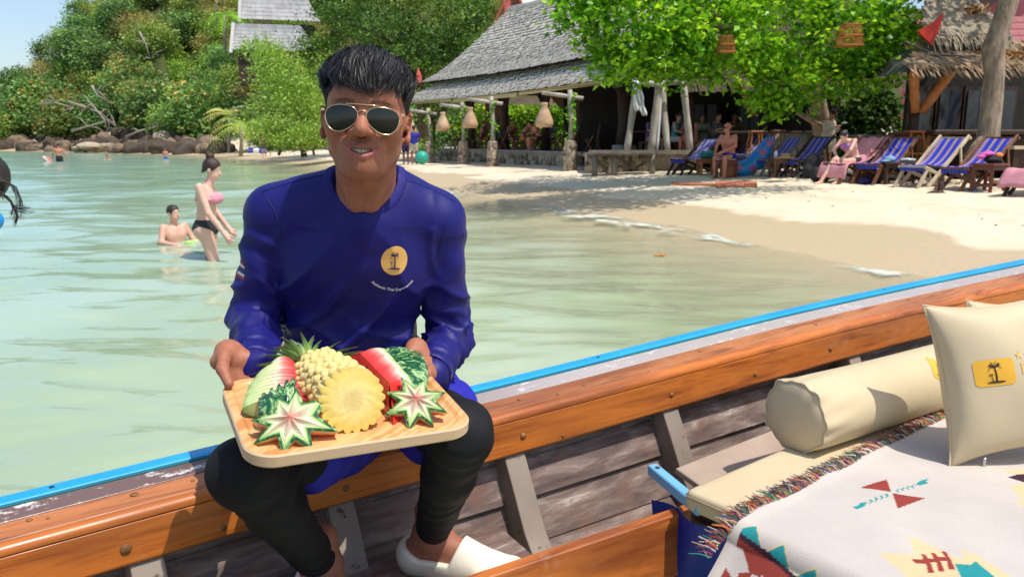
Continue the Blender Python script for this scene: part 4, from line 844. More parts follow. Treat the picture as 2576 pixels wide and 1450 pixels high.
def drape(name, q, prof, hw, mm_, label, cat, wav=.02, n=14, wob=7):
    """cloth following a profile of (x, z) across the width"""
    V = []; prof = A(prof); s_ = np.r_[0, np.cumsum(np.hypot(*np.diff(prof, axis=0).T))]; m_ = 22; tt = np.linspace(0, s_[-1], m_)
    for i in range(m_):
        x, z = np.interp(tt[i], s_, prof[:,0]), np.interp(tt[i], s_, prof[:,1])
        for j in range(n): u = -1+2*j/(n-1); V.append(q(x+.4*wav*math.sin(u*wob+i*.4), u*hw*(1+.04*math.sin(i*.7)), z+wav*math.sin(u*wob+i*.5)*(.3+.7*abs(u))))
    Q = [(i*n+j, i*n+j+1, (i+1)*n+j+1, (i+1)*n+j) for i in range(m_-1) for j in range(n-1)]
    o = mk(name, V, Q, mm_, None, True); sm = o.modifiers.new('thick', 'SOLIDIFY'); sm.thickness = .02; sm.offset = 1; return tag(o, label, cat)
p = PG(2135, 458); WC = (p[0], p[1], gz(p[0], p[1])); dch, q = deckchair(WC, YAW, 'deck chair under the pink towel where the woman in the lilac top sits', wood_m, 0, sling=False)
drape('beach_towel', q, [(-.98, .55), (-.80, 1.03), (-.70, .98), (-.35, .66), (.05, .42), (.45, .45), (.55, .40), (.62, .12)], .36, pinkm, 'pink towel draped over the deck chair under the sitting woman', 'towel')
p = PG(2618, 490); _, q = deckchair((p[0], p[1], gz(p[0], p[1])), YAW, 'deck chair with a pink towel cut off by the right edge', wood_d, 0, sling=False)
drape('beach_towel', q, [(-.80, 1.03), (-.35, .66), (.05, .42), (.5, .46), (.56, .40), (.72, .15)], .36, pinkm, 'pink towel on the chair cut off by the right edge', 'towel')
def sidetable(px, py, label, m, w_=.5, d=.45, h=.42, yaw=.25, solid=False):
    p = PG(px, py); p = A([p[0], p[1], gz(p[0], p[1])]); o = empty('side_table', p, label, 'side table', 'wooden side tables by the deck chairs'); q = Loc(p, yaw); R = rotz(yaw)
    MB().box(q(0, 0, h), (w_, d, .04), R, ch=.008).done('tabletop', m, o)
    for sx in (-1, 1):
        for sy in (-1, 1): MB().beam(q(sx*(w_/2-.05), sy*(d/2-.05), -.03), q(sx*(w_/2-.06), sy*(d/2-.06), h), .055, .055, ch=.006).done('leg', m, o)
    for sx in (-1, 1): MB().beam(q(sx*(w_/2-.05), -d/2+.05, .12), q(sx*(w_/2-.05), d/2-.05, .12), .03, .05).done('stretcher', m, o); MB().beam(q(sx*(w_/2-.05), -d/2+.05, h-.06), q(sx*(w_/2-.05), d/2-.05, h-.06), .03, .08).done('apron', m, o)
    for sy in (-1, 1): MB().beam(q(-w_/2+.05, sy*(d/2-.05), h-.06), q(w_/2-.05, sy*(d/2-.05), h-.06), .03, .08).done('apron', m, o)
    return q, h+.02
tq, th_ = sidetable(2482, 482, 'reddish brown side table at the right holding black and pink swim things', wood_r, .52, .46, .5, .5)
t2, th2 = sidetable(2262, 462, 'dark low side table with crumpled plastic between two deck chairs', wood_d, .8, .45, .44, -.1)
t3, th3 = sidetable(1962, 446, 'brown side table holding the straw hat and a white bottle', wood_m, .55, .45, .46, .1)
t4, th4 = sidetable(1776, 440, 'orange wood stool table under the teal bag', wood_o, .5, .42, .42, .1)
t5, th5 = sidetable(1822, 446, 'reddish stool table with white top before the sitting man', wood_r, .6, .45, .44, .0)
def blob(name, label, cat, q, c, parts, m, h=.015, k=.03, grp=None):
    s_ = SDF(A(c)-.5, A(c)+.5, h)
    for pc, r in parts: s_.ell(A(c)+A(pc), r, None, k)
    V, Q = s_.mesh(); V = V+nvert(V, Q)*(.008*vnoise(V, 14, 2))[:,None]; o = mk(name, [q(*v) for v in V] if q else V, Q, m, None, True); return tag(o, label, cat, grp)
blob('black_bag', 'black crumpled swimwear pile on the reddish side table', 'swimwear', tq, (.08, 0, th_+.07), [((0,0,0),(.18,.14,.07)), ((.16,.05,.0),(.1,.12,.05)), ((.24,.02,-.1),(.05,.1,.1))], black)
blob('pink_cloth', 'magenta cloth lying on top of the black swimwear pile', 'cloth', tq, (-.03, .05, th_+.17), [((0,0,0),(.17,.1,.04)), ((-.15,.02,-.05),(.1,.07,.04)), ((.1,.04,.03),(.09,.06,.03))], M('magenta_cloth', srgb(206,92,170), .8))
blob('orange_pouch', 'small orange pouch on the black swimwear pile', 'pouch', tq, (.1, -.1, th_+.15), [((0,0,0),(.09,.05,.05))], M('orange_cloth', srgb(226,140,60), .7))
blob('baseball_hat', 'pale blue peaked hat with black brim on the dark side table', 'cap', t2, (-.25, 0, th2+.06), [((0,0,0),(.12,.1,.075)), ((-.1,-.05,-.04),(.1,.08,.02))], M('pale_blue', srgb(130,166,196), .8))
blob('plastic_bottle', 'crumpled clear plastic bottle on the dark side table', 'bottle', t2, (.1, 0, th2+.045), [((0,0,0),(.14,.06,.045)), ((.14,0,0),(.06,.04,.035))], M('clear_plastic', srgb(196,202,206), .25, srgb(150,160,166), 30))
b = MB(); b.lathe(t3(.1, 0, th3), [(.0, .12), (.09, .12), (.11, .09), (.12, .03), (.26, .015), (.27, .0), (.12, .0)], 18); tag(b.done('straw_hat', M('straw', srgb(208,176,122), .9, srgb(176,142,92), 30, .4), None, True), 'yellow straw hat on the brown side table', 'hat')
b = MB(); b.lathe(t3(-.15, 0, th3), [(.0, 0), (.045, 0), (.045, .15), (.02, .18), (.02, .2), (0, .2)], 12); tag(b.done('white_bottle', white, None, True), 'white sun cream bottle beside the straw hat', 'bottle')
b = MB(); b.lathe(t3(-.15, 0, th3), [(.022, .19), (.026, .19), (.026, .25), (.0, .26)], 10); o = b.done('bottle_cap', M('red_plastic', srgb(170,40,44), .4), None, True); o.parent = bpy.data.objects['white_bottle']
blob('teal_bag', 'teal dry bag on the orange stool table', 'bag', t4, (0, 0, th4+.1), [((0,0,0),(.22,.14,.11)), ((.1,0,.03),(.13,.11,.09))], M('teal_plastic', srgb(34,132,120), .5))
tag(MB().box(t5(-.02, 0, th5+.008), (.5, .4, .012), rotz(0.)).done('white_tray', white), 'white tray lying on the reddish stool table', 'tray'); tag(MB().box(t5(.1, -.05, th5+.03), (.24, .14, .03), rotz(.1), ch=.005).done('black_case', black), 'black case on the white tray by the sitting man', 'case')
p = PG(2030, 447); gp = A([p[0], p[1], gz(p[0], p[1])]); blob('black_backpack', 'black backpack on the sand left of the seated woman', 'backpack', None, gp+A([.05, -.2, .28]), [((0,0,0),(.24,.2,.32)), ((-.12,-.1,-.1),(.18,.14,.18)), ((.06,.0,.2),(.18,.16,.12))], black, .02)
p = PG(2062, 458); gp = A([p[0], p[1], gz(p[0], p[1])]); blob('black_bag', 'smaller black bag on the sand behind the seated woman legs', 'bag', None, gp+A([0, .1, .14]), [((0,0,0),(.2,.14,.16)), ((-.05,0,.12),(.12,.1,.08))], black, .02)
p = PG(2175, 463); gp = A([p[0], p[1], gz(p[0], p[1])]); blob('navy_bag', 'navy cloth bag lying under the pink towel', 'bag', None, gp+A([0, 0, .07]), [((0,0,0),(.16,.1,.08)), ((.2,.02,-.02),(.12,.08,.06))], M('navy_cloth', srgb(34,38,92), .8), .015)
p = PG(2355, 486); gp = A([p[0], p[1], gz(p[0], p[1])]); blob('dark_stump', 'dark stump of driftwood sticking out of the sand', 'driftwood', None, gp, [((0,0,0),(.17,.12,.05)), ((.06,0,.1),(.05,.05,.13)), ((.1,.0,.2),(.03,.03,.1))], wood_d, .012)
p = PG(2445, 481); gp = A([p[0], p[1], gz(p[0], p[1])]); blob('blue_plastic', 'small blue plastic piece on the sand by the side table', 'litter', None, gp+A([0, 0, .03]), [((0,0,0),(.1,.06,.04))], M('blue_plastic', srgb(60,140,200), .4), .01)
p = PG(1870, 442); gp = A([p[0], p[1], gz(p[0], p[1])])
s_ = SDF(gp+A([-.9, -.6, -.2]), gp+A([1.1, .6, 1.2]), .02); s_.chain([gp+A([-.3, 0, .2]), gp+A([.0, 0, .17]), gp+A([.35, 0, .4]), gp+A([.6, 0, .85])], [.17, .2, .22, .16], .1); V, Q = s_.mesh()
Vl = V-gp; cc = np.tile(A(srgb(24,136,206)), (len(V), 1)); 
for cx, cz in ((-.2, .22), (.18, .2), (.42, .62), (.6, .85)):
    a = np.arctan2(Vl[:,2]-cz, Vl[:,0]-cx); r = np.hypot(Vl[:,0]-cx, Vl[:,2]-cz); cc[(r < .075+.05*np.cos(5*a)) & (Vl[:,1] < 0)] = srgb(216,84,92)
tag(mk('inflatable', V, Q, Mcol('inflatable_vinyl', 'Col', .35, .5, 0, 10, .05).m, None, True, cols={'Col': cc}), 'bright blue inflatable with red flower prints beside the sitting man', 'inflatable')
def plank3(name, px0, py0, px1, py1, dy, label, m):
    a_, b_ = PG(px0, py0), PG(px1, py1); c_ = PG(px1, py1+dy); d_ = PG(px0, py0+dy); V = [A([v[0], v[1], gz(v[0], v[1])+.035]) for v in (a_, b_, c_, d_)]; V += [v-A([0, 0, .06]) for v in V]
    return tag(mk(name, V, [(0, 1, 2, 3), (0, 3, 7, 4), (3, 2, 6, 7), (2, 1, 5, 6), (1, 0, 4, 5)], m), label, 'mat')
matm = M('orange_mat', srgb(186,112,82), .9, srgb(160,92,68), 10, .3, 60)
plank3('beach_mat', 1690, 461, 1835, 465, 5, 'left orange woven beach mat lying on the shaded sand', matm); plank3('beach_mat', 1800, 458.5, 1904, 458.5, 14, 'right orange woven beach mat nearer the water', M('orange_mat2', srgb(196,122,92), .9, srgb(168,98,74), 10, .3, 60))
tag(blob('floating_leaf', 'x', 'leaf', None, PZ(1657, 645, .0)+A([0, 0, .015]), [((0,0,0),(.07,.03,.012)), ((.05,.02,.01),(.03,.03,.015))], M('orange_leaf', srgb(196,126,40), .6), .006, .01), 'orange leaf floating on the water near the shore', 'leaf')
# ================================================================== people
def skin(name, c): m = M(name, c, .5, tuple(v*.88 for v in c), 9, .1, 60); return m
SK = {'pale': skin('skin_pale', srgb(222,176,156)), 'fair': skin('skin_fair', srgb(214,164,142)), 'tan': skin('skin_tan', srgb(196,132,104)), 'red': skin('skin_sunburnt', srgb(214,138,114)), 'brown': skin('skin_brown', srgb(150,96,70))}
hairm = {'dark': M('dark_hair', (.02, .016, .013), .45, (.035, .026, .02), 30, .5, 120), 'brown': M('brown_hair', srgb(70,48,36), .5, srgb(44,30,24), 30, .5, 120), 'grey': M('grey_hair', srgb(120,104,92), .6)}
POSE = {'stand': dict(pel=(0,0,.93), waist=(0,0,1.08), chest=(0,0,1.28), neck=(0,.01,1.47), head=(0,-.02,1.61), sL=(-.185,0,1.41), sR=(.185,0,1.41), eL=(-.24,.03,1.13), eR=(.24,.03,1.13), wL=(-.24,-.06,.89), wR=(.24,-.06,.89), hL=(-.09,0,.9), hR=(.09,0,.9), kL=(-.1,-.02,.49), kR=(.1,-.02,.49), aL=(-.1,.03,.09), aR=(.1,.03,.09), tL=(-.11,-.14,.035), tR=(.11,-.14,.035)),
        'sit': dict(pel=(0,0,.55), waist=(0,-.01,.70), chest=(0,-.05,.90), neck=(0,-.07,1.09), head=(0,-.1,1.23), sL=(-.185,-.06,1.03), sR=(.185,-.06,1.03), eL=(-.25,-.16,.80), eR=(.25,-.16,.80), wL=(-.15,-.36,.74), wR=(.15,-.36,.74), hL=(-.1,0,.53), hR=(.1,0,.53), kL=(-.13,-.43,.52), kR=(.13,-.43,.52), aL=(-.13,-.42,.09), aR=(.13,-.42,.09), tL=(-.14,-.58,.035), tR=(.14,-.58,.035))}
def person(label, loc, yaw, pose='stand', sk='fair', hair='dark', wear=(), vox=.02, size=1., ov=None, fem=False, bun=False, group=None, only_above=None, hat=None, fingers=False, bald=False, glasses=False, headdir=None):
    """one continuous body skin; each garment and the hair is its own child"""
    J = {k: A(v, float)*size for k, v in {**POSE[pose], **(ov or {})}.items()}; f = size; R = rotz(yaw); loc = A(loc, float)
    P = A(list(J.values())); s = SDF(P.min(0)-.22*f, P.max(0)+.24*f, vox); hw = .9 if fem else 1.
    hd = A(headdir or (0, -1, 0), float); hd /= np.linalg.norm(hd); hx = np.cross(hd, [0, 0, 1.]); hx /= np.linalg.norm(hx); hz = np.cross(hx, hd); HR = np.c_[hx, -hd, hz]; H = J['head']
    def torso(s, off=0, low=True):
        c, pl, wa = J['chest'], J['pel'], J['waist']; ax = (J['sR']-J['sL']); ax = ax/np.linalg.norm(ax); k = .06*f
        if low:
            for sg in (-1, 1): s.cone(pl+ax*sg*.065*f, wa+ax*sg*.055*f*hw, .105*f+off, .088*f*hw+off, k)
        for sg in (-1, 1): s.cone(wa+ax*sg*.055*f*hw, c+ax*sg*.075*f, .088*f*hw+off, .102*f*hw+off, k); s.cone(c+ax*sg*.075*f, J['s'+'LR'[sg > 0]]*.75+c*.25+A([0,0,.01]), .1*f*hw+off, .06*f+off, k)
        s.cone(c+A([0, 0, .1*f]), J['neck']-A([0, 0, .04*f]), .075*f+off, .052*f+off, k)
    def legs(s, off=0, upto=1., shin=True):
        for sd_ in 'LR':
            h, kn, an = J['h'+sd_], J['k'+sd_], J['a'+sd_]; s.cone(h, h+(kn-h)*upto, .088*f+off, (.088-.03*upto)*f+off, .03*f)
            if shin and upto >= 1: s.cone(kn, kn+(an-kn)*.4, .057*f+off, .056*f+off, .02*f); s.cone(kn+(an-kn)*.4, an, .054*f+off, .036*f+off, .02*f)
    def arms(s, off=0, upto=1.):
        for sd_ in 'LR':
            a, e, wr = J['s'+sd_], J['e'+sd_], J['w'+sd_]; s.cone(a, a+(e-a)*min(1, upto*2), .052*f*hw+off, .042*f*hw+off, .025*f)
            if upto > .5: s.cone(e, e+(wr-e)*(upto-.5)*2, .042*f*hw+off, .03*f*hw+off, .015*f)
    torso(s); legs(s); arms(s)
    s.cone(J['neck']-A([0, 0, .03*f]), H-A([0, 0, .06*f])-hd*-.0, .052*f*hw, .05*f*hw, .02*f)
    s.ell(H+hz*.035*f-hd*.01*f, (.074*f, .094*f, .088*f), HR, .02*f).ell(H-hz*.05*f+hd*.035*f, (.055*f, .055*f, .065*f), HR, .03*f).cone(H+hd*.09*f+hz*.01*f, H+hd*.105*f-hz*.025*f, .008*f, .014*f, .012*f)
    s.ell(H-hz*.062*f+hd*.078*f, (.024*f, .012*f, .010*f), HR, .012*f).ell(H-hz*.1*f+hd*.065*f, (.024*f, .02*f, .018*f), HR, .015*f)
    for sg in (-1, 1): s.ell(H+hx*sg*.076*f-hd*.01*f-hz*.005*f, (.010*f, .02*f, .032*f), HR, .008*f); s.ell(H+hx*sg*.032*f+hd*.088*f+hz*.012*f, (.016*f, .012*f, .009*f), HR, .008*f, cut=True)
    if fem:
        ax = (J['sR']-J['sL']); ax = ax/np.linalg.norm(ax); fw = np.cross(A([0, 0, 1.]), ax); fw = -fw if fw @ A([0, -1, 0]) < 0 else fw
        for sg in (-1, 1): s.ell(J['chest']+ax*sg*.075*f+fw*.095*f+A([0, 0, -.01*f]), A([.062, .062, .062])*f, None, .03*f)
        for sg in 'LR': s.ell(J['h'+sg]+A([0, .03, .01])*f, A([.105, .105, .11])*f, None, .05*f)
    for sd_ in 'LR':
        wr = J['w'+sd_]; d = (wr-J['e'+sd_]); d /= np.linalg.norm(d); s.cone(wr, wr+d*.07*f, .03*f, .032*f, .015*f)
        pl = wr+d*.085*f; sv = np.cross(d, A([1., 0, 0]) if abs(d[0]) < .8 else A([0, 1., 0])); sv /= np.linalg.norm(sv)
        if fingers:
            for k in range(4): o_ = sv*(k-1.5)*.018*f; s.chain([pl+o_-d*.02*f, pl+o_*1.1+d*.035*f, pl+o_*1.15+d*(.06-.008*abs(k-1.3))*f], [.0095*f, .009*f, .007*f], .004*f)
            s.chain([wr+d*.03*f+sv*.02*f, wr+d*.06*f+sv*.05*f, wr+d*.09*f+sv*.055*f], [.012*f, .0105*f, .009*f], .006*f)
        else: s.cone(pl, pl+d*.06*f, .026*f, .016*f, .01*f)
        s.cone(J['a'+sd_]+A([0, .02, -.02])*f, J['t'+sd_], .036*f, .028*f, .02*f)
    o = empty('person', loc, label, 'person', group, 0); Tm = lambda V: V @ R.T+loc
    def emit(sd_, name, m, sm=0., nz=0.):
        if only_above is not None: z0 = only_above-loc[2]; sd_ = sd_.clone(); sd_.keep(lambda X, Y, Z: z0-Z+0*X+0*Y)
        V, Q = sd_.mesh()
        if len(V) == 0: return
        if nz: V = V+nvert(V, Q)*(nz*vnoise(V, 9, 3))[:,None]
        return mk(name, Tm(V), Q, m, o, True)
    emit(s, 'body', SK[sk])
    for kind, m in wear:
        c = None
        if kind in ('shirt', 'tee', 'top'):
            c = s.like(); torso(c, .018*f); arms(c, .016*f, 1. if kind == 'shirt' else .4) if kind != 'top' else None
            zt = J['neck'][2]-.05*f; zb = J['pel'][2]-.1*f; c.keep(lambda X, Y, Z: Z-zt+0*X+0*Y)
        elif kind == 'dress':
            c = s.like(); torso(c, .03*f); arms(c, .03*f, .85); legs(c, .05*f, .55)
            for i in range(3): c.cone(J['pel'], (J['kL']+J['kR'])/2*.5+J['pel']*.5, .16*f, .17*f, .08)
            zt = J['neck'][2]-.06*f; c.keep(lambda X, Y, Z: Z-zt+0*X+0*Y)
        elif kind == 'shorts':
            c = s.like(); legs(c, .02*f, .6); pl = J['pel']
            for sg in (-1, 1): c.cone(pl+A([sg*.06, 0, -.03])*f, pl+A([sg*.06, 0, .06])*f, .118*f, .11*f, .04)
        elif kind == 'trunks':
            c = s.clone(.012*f); e = s.like(); pl = J['pel']; e.ell(pl+A([0, -.02, -.03])*f, A([.24, .2, .13])*f); c.f = np.maximum(c.f, e.f)
        elif kind == 'bikini':
            c = s.clone(.008*f); pl = J['pel']; fd = J['hL']*.5+J['hR']*.5
            def bk(X, Y, Z):
                zz = Z-fd[2]; side = np.abs(X-pl[0]); return np.maximum(np.maximum(zz-.13*f, side-.19*f), -(zz+.06*f-.65*np.maximum(side-.03*f, 0)*1.0)) if pose == 'stand' else np.maximum(zz-.09*f, np.maximum(-(zz+.12*f), -.11*f-(Y-pl[1])))
            c.keep(bk)
        elif kind == 'bra':
            c = s.clone(.008*f); cz = J['chest'][2]; ez = J['sL'][0]; ax0 = J['chest'][0]
            def br(X, Y, Z):
                fr = np.clip((J['chest'][1]-Y)/.1, 0, 1) if J['chest'][1] is not None else 0; hgt = .012*f+.055*f*fr*(np.abs(np.abs(X-ax0)-.075*f) < .07*f); return np.maximum(np.abs(Z-(cz-.015*f))-hgt, np.abs(X-ax0)-.17*f)
            c.keep(br)
        if c is not None: emit(c, {'tee': 'shirt', 'bra': 'bikini_top', 'bikini': 'bikini_bottom'}.get(kind, kind), m, 0, .006 if kind in ('shirt', 'dress', 'shorts', 'tee') else 0)
    if hair and not bald:
        c = SDF(H-.26*f, H+.26*f, vox*.8); c.ell(H+hz*.045*f-hd*.016*f, (.084*f, .102*f, .094*f), HR)
        if fem: c.ell(H-hz*.03*f-hd*.06*f, (.07*f, .05*f, .09*f), HR, .03*f)
        c.ell(H-hz*.03*f+hd*.10*f, (.085*f, .10*f, .10*f), HR, .012*f, cut=True).ell(H-hz*.11*f+hd*.01*f, (.2*f, .12*f, .1*f), HR, .01*f, cut=True)
        if bun: c.ell(H+hz*.145*f-hd*.055*f, (.05*f, .05*f, .045*f), HR, .012*f)
        emit(c, 'hair', hairm[hair], 0, .004)
    if glasses:
        q = MB()
        for sg in (-1, 1): q.box(H+hd*.098*f+hx*sg*.034*f+hz*.012*f, (.05*f, .012*f, .034*f), HR)
        q.beam(H+hd*.1*f-hx*.07*f+hz*.02*f, H+hd*.1*f+hx*.07*f+hz*.02*f, .01*f, .008*f); q.beam(H+hd*.095*f-hx*.072*f+hz*.02*f, H-hx*.08*f+hz*.02*f, .006*f, .008*f); q.beam(H+hd*.095*f+hx*.072*f+hz*.02*f, H+hx*.08*f+hz*.02*f, .006*f, .008*f)
        g_ = mk('sunglasses', Tm(A(q.v)), q.f, black, o)
    return o
cm = lambda n_, *c, r=.8: M(n_, srgb(*c), r, tuple(v*.85 for v in srgb(*c)), 12, .2, 60)
# woman wading in profile, walking to the right
p = PZ(533, 648, 0); sc = 1.0
person('woman with a dark hair bun wading in pink bikini top and black bottoms', (p[0]-.03, p[1], -.56), PI/2+.05, 'stand', 'pale', 'brown', (('bikini', black), ('bra', cm('pink_bikini', 226,148,164))), .0085, .98,
       dict(neck=(0,-.05,1.47), head=(0,-.10,1.60), chest=(0,-.02,1.28), kL=(-.1,-.10,.49), kR=(.1,.02,.49), eL=(-.23,-.10,1.12), wL=(-.22,-.26,.88), eR=(.235,-.02,1.12), wR=(.24,-.17,.90), hL=(-.09,.0,.9)), True, True, None, -.25, fingers=True, headdir=(0,-.96,-.28))
p = PZ(432, 612, 0); person('dark haired boy sitting in the water up to his chest', (p[0], p[1]+.1, -1.0), PI*.32, 'stand', 'fair', 'dark', (), .0095, .86, dict(eL=(-.27,-.06,1.20), wL=(-.2,-.28,1.16), eR=(.27,-.06,1.20), wR=(.2,-.28,1.16)), False, False, None, -.3, headdir=(.1,-1,-.02))
s_ = SDF(PZ(500, 606, 0)-A([.5, .3, .2]), PZ(500, 606, 0)+A([.5, .3, .2]), .012); a_ = PZ(470, 611, .01); c_ = PZ(512, 603, .01); s_.cone(a_, c_, .03, .022, .01); V, Q = s_.mesh(); tag(mk('pool_noodle', V, Q, M('lime_foam', srgb(190,226,120), .7), None, True), 'lime green foam noodle floating between the boy and the woman', 'pool noodle')
p = PZ(150, 407, 0); person('bare backed man in black trunks wading far out with a float', (p[0], p[1], -.72), PI+.1, 'stand', 'tan', 'dark', (('shorts', black),), .024, 1.06, dict(eL=(-.33,.0,1.16), wL=(-.36,-.05,.93), eR=(.32,.0,1.16), wR=(.40,-.1,.95)), False, False, None, -.3)
p2 = p+A([-.62, -.2, .14]); s_ = SDF(p2-.7, p2+.7, .03); s_.ell(p2, (.34, .06, .16), roty(.5)); V, Q = s_.mesh(); cc = np.where((np.sin((V[:,0]+V[:,2])*16) > 0)[:,None], A([srgb(226,110,100)]), A([srgb(236,226,210)])); tag(mk('swim_float', V, Q, Mcol('float_vinyl', 'Col', .5).m, None, True, cols={'Col': cc}), 'red and white float under the arm of the far wading man', 'float')
p = PZ(270, 401, 0); person('swimmer far out with only the head above water', (p[0], p[1], -1.42), .5, 'stand', 'tan', 'brown', (), .025, 1., None, only_above=-.1)
p = PZ(417, 401, 0); person('child in blue shorts standing in the shallow far water', (p[0], p[1], -.5), .2, 'stand', 'tan', 'dark', (('shorts', cm('blue_trunks', 60,120,190)),), .022, .72, None, only_above=-.2)
# staff in blue shirts and ball at the left of the pavilion
bluesh = cm('blue_staff_shirt', 44,52,150); 
for px, py, dx, lab, h_ in ((1042, 414, 0, 'man in a blue shirt and pale shorts standing with his back turned', 1.), (1021, 414, .3, 'second person in blue hidden just behind the ear of the man', .95)):
    p = PG(px, py); person(lab, (p[0], p[1], gz(p[0], p[1])), PI+dx, 'stand', 'brown', 'dark', (('tee', bluesh), ('shorts', cm('pale_shorts', 190,180,160) if dx == 0 else cm('navy_shorts', 40,44,84))), .024, h_, dict(eL=(-.27,-.05,1.15), wL=(-.2,-.25,1.05)))
p = PG(1062, 413); q = MB(); r_ = .30; q.lathe((p[0], p[1]-.1, gz(p[0], p[1])+r_), [(r_*math.sin(t)+1e-4, -r_*math.cos(t)) for t in np.linspace(0, PI, 13)], 20); tag(q.done('beach_ball', M('teal_ball', srgb(52,176,154), .45), None, True), 'turquoise beach ball on the sand beside the man in blue', 'ball')
# sitting sunburnt man
p = PG(1834, 447); z_ = gz(p[0], p[1]); person('sunburnt bald man in sunglasses and blue trunks sitting on a stool', (p[0]+.05, p[1]+.35, z_-.04), -.75, 'sit', 'red', None, (('trunks', cm('royal_trunks', 40,50,170)),), .013, 1.06, dict(wL=(-.14,-.40,.66), wR=(.05,-.42,.66), head=(0,-.13,1.23), chest=(0,-.09,.90), neck=(0,-.11,1.08)), bald=True, glasses=True, headdir=(-.5,-1,-.1))
q = MB(); q.box((p[0]+.05, p[1]+.38, z_+.24), (.4, .4, .46), rotz(-.3), ch=.03); o = tag(q.done('stool_seat', wood_o), 'orange wood stool under the sunburnt man', 'stool')
p = PG(1838, 442); b_ = None
# standing woman in a beach dress
p = PY(2078, 416, 22.6); dressc = Mat('dress_print'); v_ = dressc.coord(); f_ = dressc.noise(v_, 7, 3); dressc.col(dressc.ramp(f_, [(.40, srgb(222,204,182)), (.52, srgb(206,178,150)), (.60, srgb(222,210,196)), (.66, srgb(110,180,200)), (.70, srgb(220,206,186))])); dressc.set(Roughness=.85)
person('woman in a cream printed beach shirt dress standing behind the chairs', (p[0], p[1], gz(p[0], p[1])), .75, 'stand', 'tan', 'dark', (('dress', dressc.m),), .014, .98, dict(eL=(-.25,-.04,1.14), wL=(-.10,-.26,1.22), eR=(.25,-.06,1.14), wR=(.08,-.24,1.16), head=(0,-.09,1.58), neck=(0,-.04,1.46)), False, False, glasses=True, headdir=(0,-1,-.55))
# seated woman bending forward on the pink towel
q = Loc(WC, YAW); pp = q(-.05, 0, 0)
person('pale woman in lilac top and black bottoms bending forward on the pink towel', (pp[0], pp[1], WC[2]-.06), YAW+PI/2, 'sit', 'pale', 'dark', (('bikini', black), ('bra', cm('lilac_top', 190,130,200))), .012, 1.0,
       dict(chest=(0,-.13,.86), neck=(0,-.24,1.02), head=(0,-.33,1.08), sL=(-.18,-.18,.99), sR=(.18,-.18,.99), eL=(-.22,-.36,.78), eR=(.22,-.36,.78), wL=(-.10,-.40,.62), wR=(.10,-.40,.62), kL=(-.12,-.44,.56), kR=(.14,-.42,.54), aL=(-.16,-.78,.09), aR=(.16,-.66,.09), tL=(-.18,-.94,.04), tR=(.18,-.83,.04)), True, headdir=(0,-1,-.8))
# guests in the restaurant
tealt = cm('teal_top', 60,150,170)
for u, v, z, yw, po, sk, hr, wear, lab, ov in (
    (5.05, .7, .86, 1.2, 'sit', 'red', 'dark', (('trunks', cm('dark_red', 130,30,40)),), 'thin bather in dark red trunks seated beside the anchor', None),
    (7.6, .9, .86, .4, 'sit', 'tan', 'brown', (('trunks', black),), 'bare chested diner facing the beach between two lantern posts', dict(wL=(-.02,-.3,.98), wR=(.02,-.3,.98))),
    (9.6, .4, .86, 1.3, 'sit', 'red', 'dark', (('trunks', cm('orange_trunks', 210,130,60)),), 'bather in orange trunks bending over the folding table', dict(chest=(0,-.16,.86), neck=(0,-.28,1.0), head=(0,-.38,1.08), sL=(-.18,-.22,.98), sR=(.18,-.22,.98))),
    (10.9, .4, .86, -1.3, 'sit', 'red', 'dark', (('trunks', black),), 'bather in black bending forward with a bare pink back', dict(chest=(0,-.16,.86), neck=(0,-.28,1.0), head=(0,-.38,1.08), sL=(-.18,-.22,.98), sR=(.18,-.22,.98))),
    (8.6, 2.2, .86, .5, 'sit', 'brown', 'dark', (('tee', cm('lavender', 150,150,200)),), 'guest in lavender behind the flowering hedge gap', None)):
    p = PL(u, v, z); a0 = math.atan2(-.88, .47)+PI/2
    person(lab, p, yw, po, sk, hr, wear, .024, 1., ov, group='guests in the restaurant')
for px, yb, Y_, yw, po, sk, hr, wear, lab, ov in (
    (1636, 372, 26.6, .5, 'sit', 'tan', 'dark', (('tee', cm('purple_shirt', 110,90,150)),), 'child in purple seated left of the thin pale pipe', None),
    (1650, 345, 28.5, 0, 'sit', 'red', 'brown', (('tee', cm('red_shirt', 170,60,70)),), 'guest in a red shirt at the back between the pale poles', None),
    (1697, 378, 26.2, .8, 'sit', 'fair', 'brown', (('top', tealt), ('shorts', cm('white_shorts', 190,190,190))), 'woman in teal top and white shorts seated by the poles', None),
    (1738, 380, 25.9, -.8, 'sit', 'red', 'brown', (('dress', cm('pink_dress', 200,130,120)),), 'woman in pink raising her hand behind the rightmost leaning pole', dict(wR=(.12,-.24,1.2), eR=(.24,-.2,.95))),
    (1762, 372, 27.5, 0, 'sit', 'tan', 'brown', (('top', cm('pale_green', 150,180,170)),), 'guest in pale green top at the dark bar table', None),
    (1795, 378, 26.0, .9, 'sit', 'fair', 'dark', (('tee', cm('slate_shirt', 92,112,124)), ('shorts', cm('slate_shorts', 70,78,88))), 'man in a slate grey shirt leaning on the dark bar table', dict(wL=(-.15,-.5,.92), wR=(.15,-.5,.92))),
    (1838, 372, 26.6, .4, 'sit', 'brown', 'dark', (('tee', cm('brown_shirt', 84,62,58)),), 'man in a dark brown shirt right of the slate shirted man', None)):
    p = PY(px, yb, Y_); person(lab, (p[0], p[1], .82), yw, po, sk, hr, wear, .022, 1., ov, group='guests at the bar')
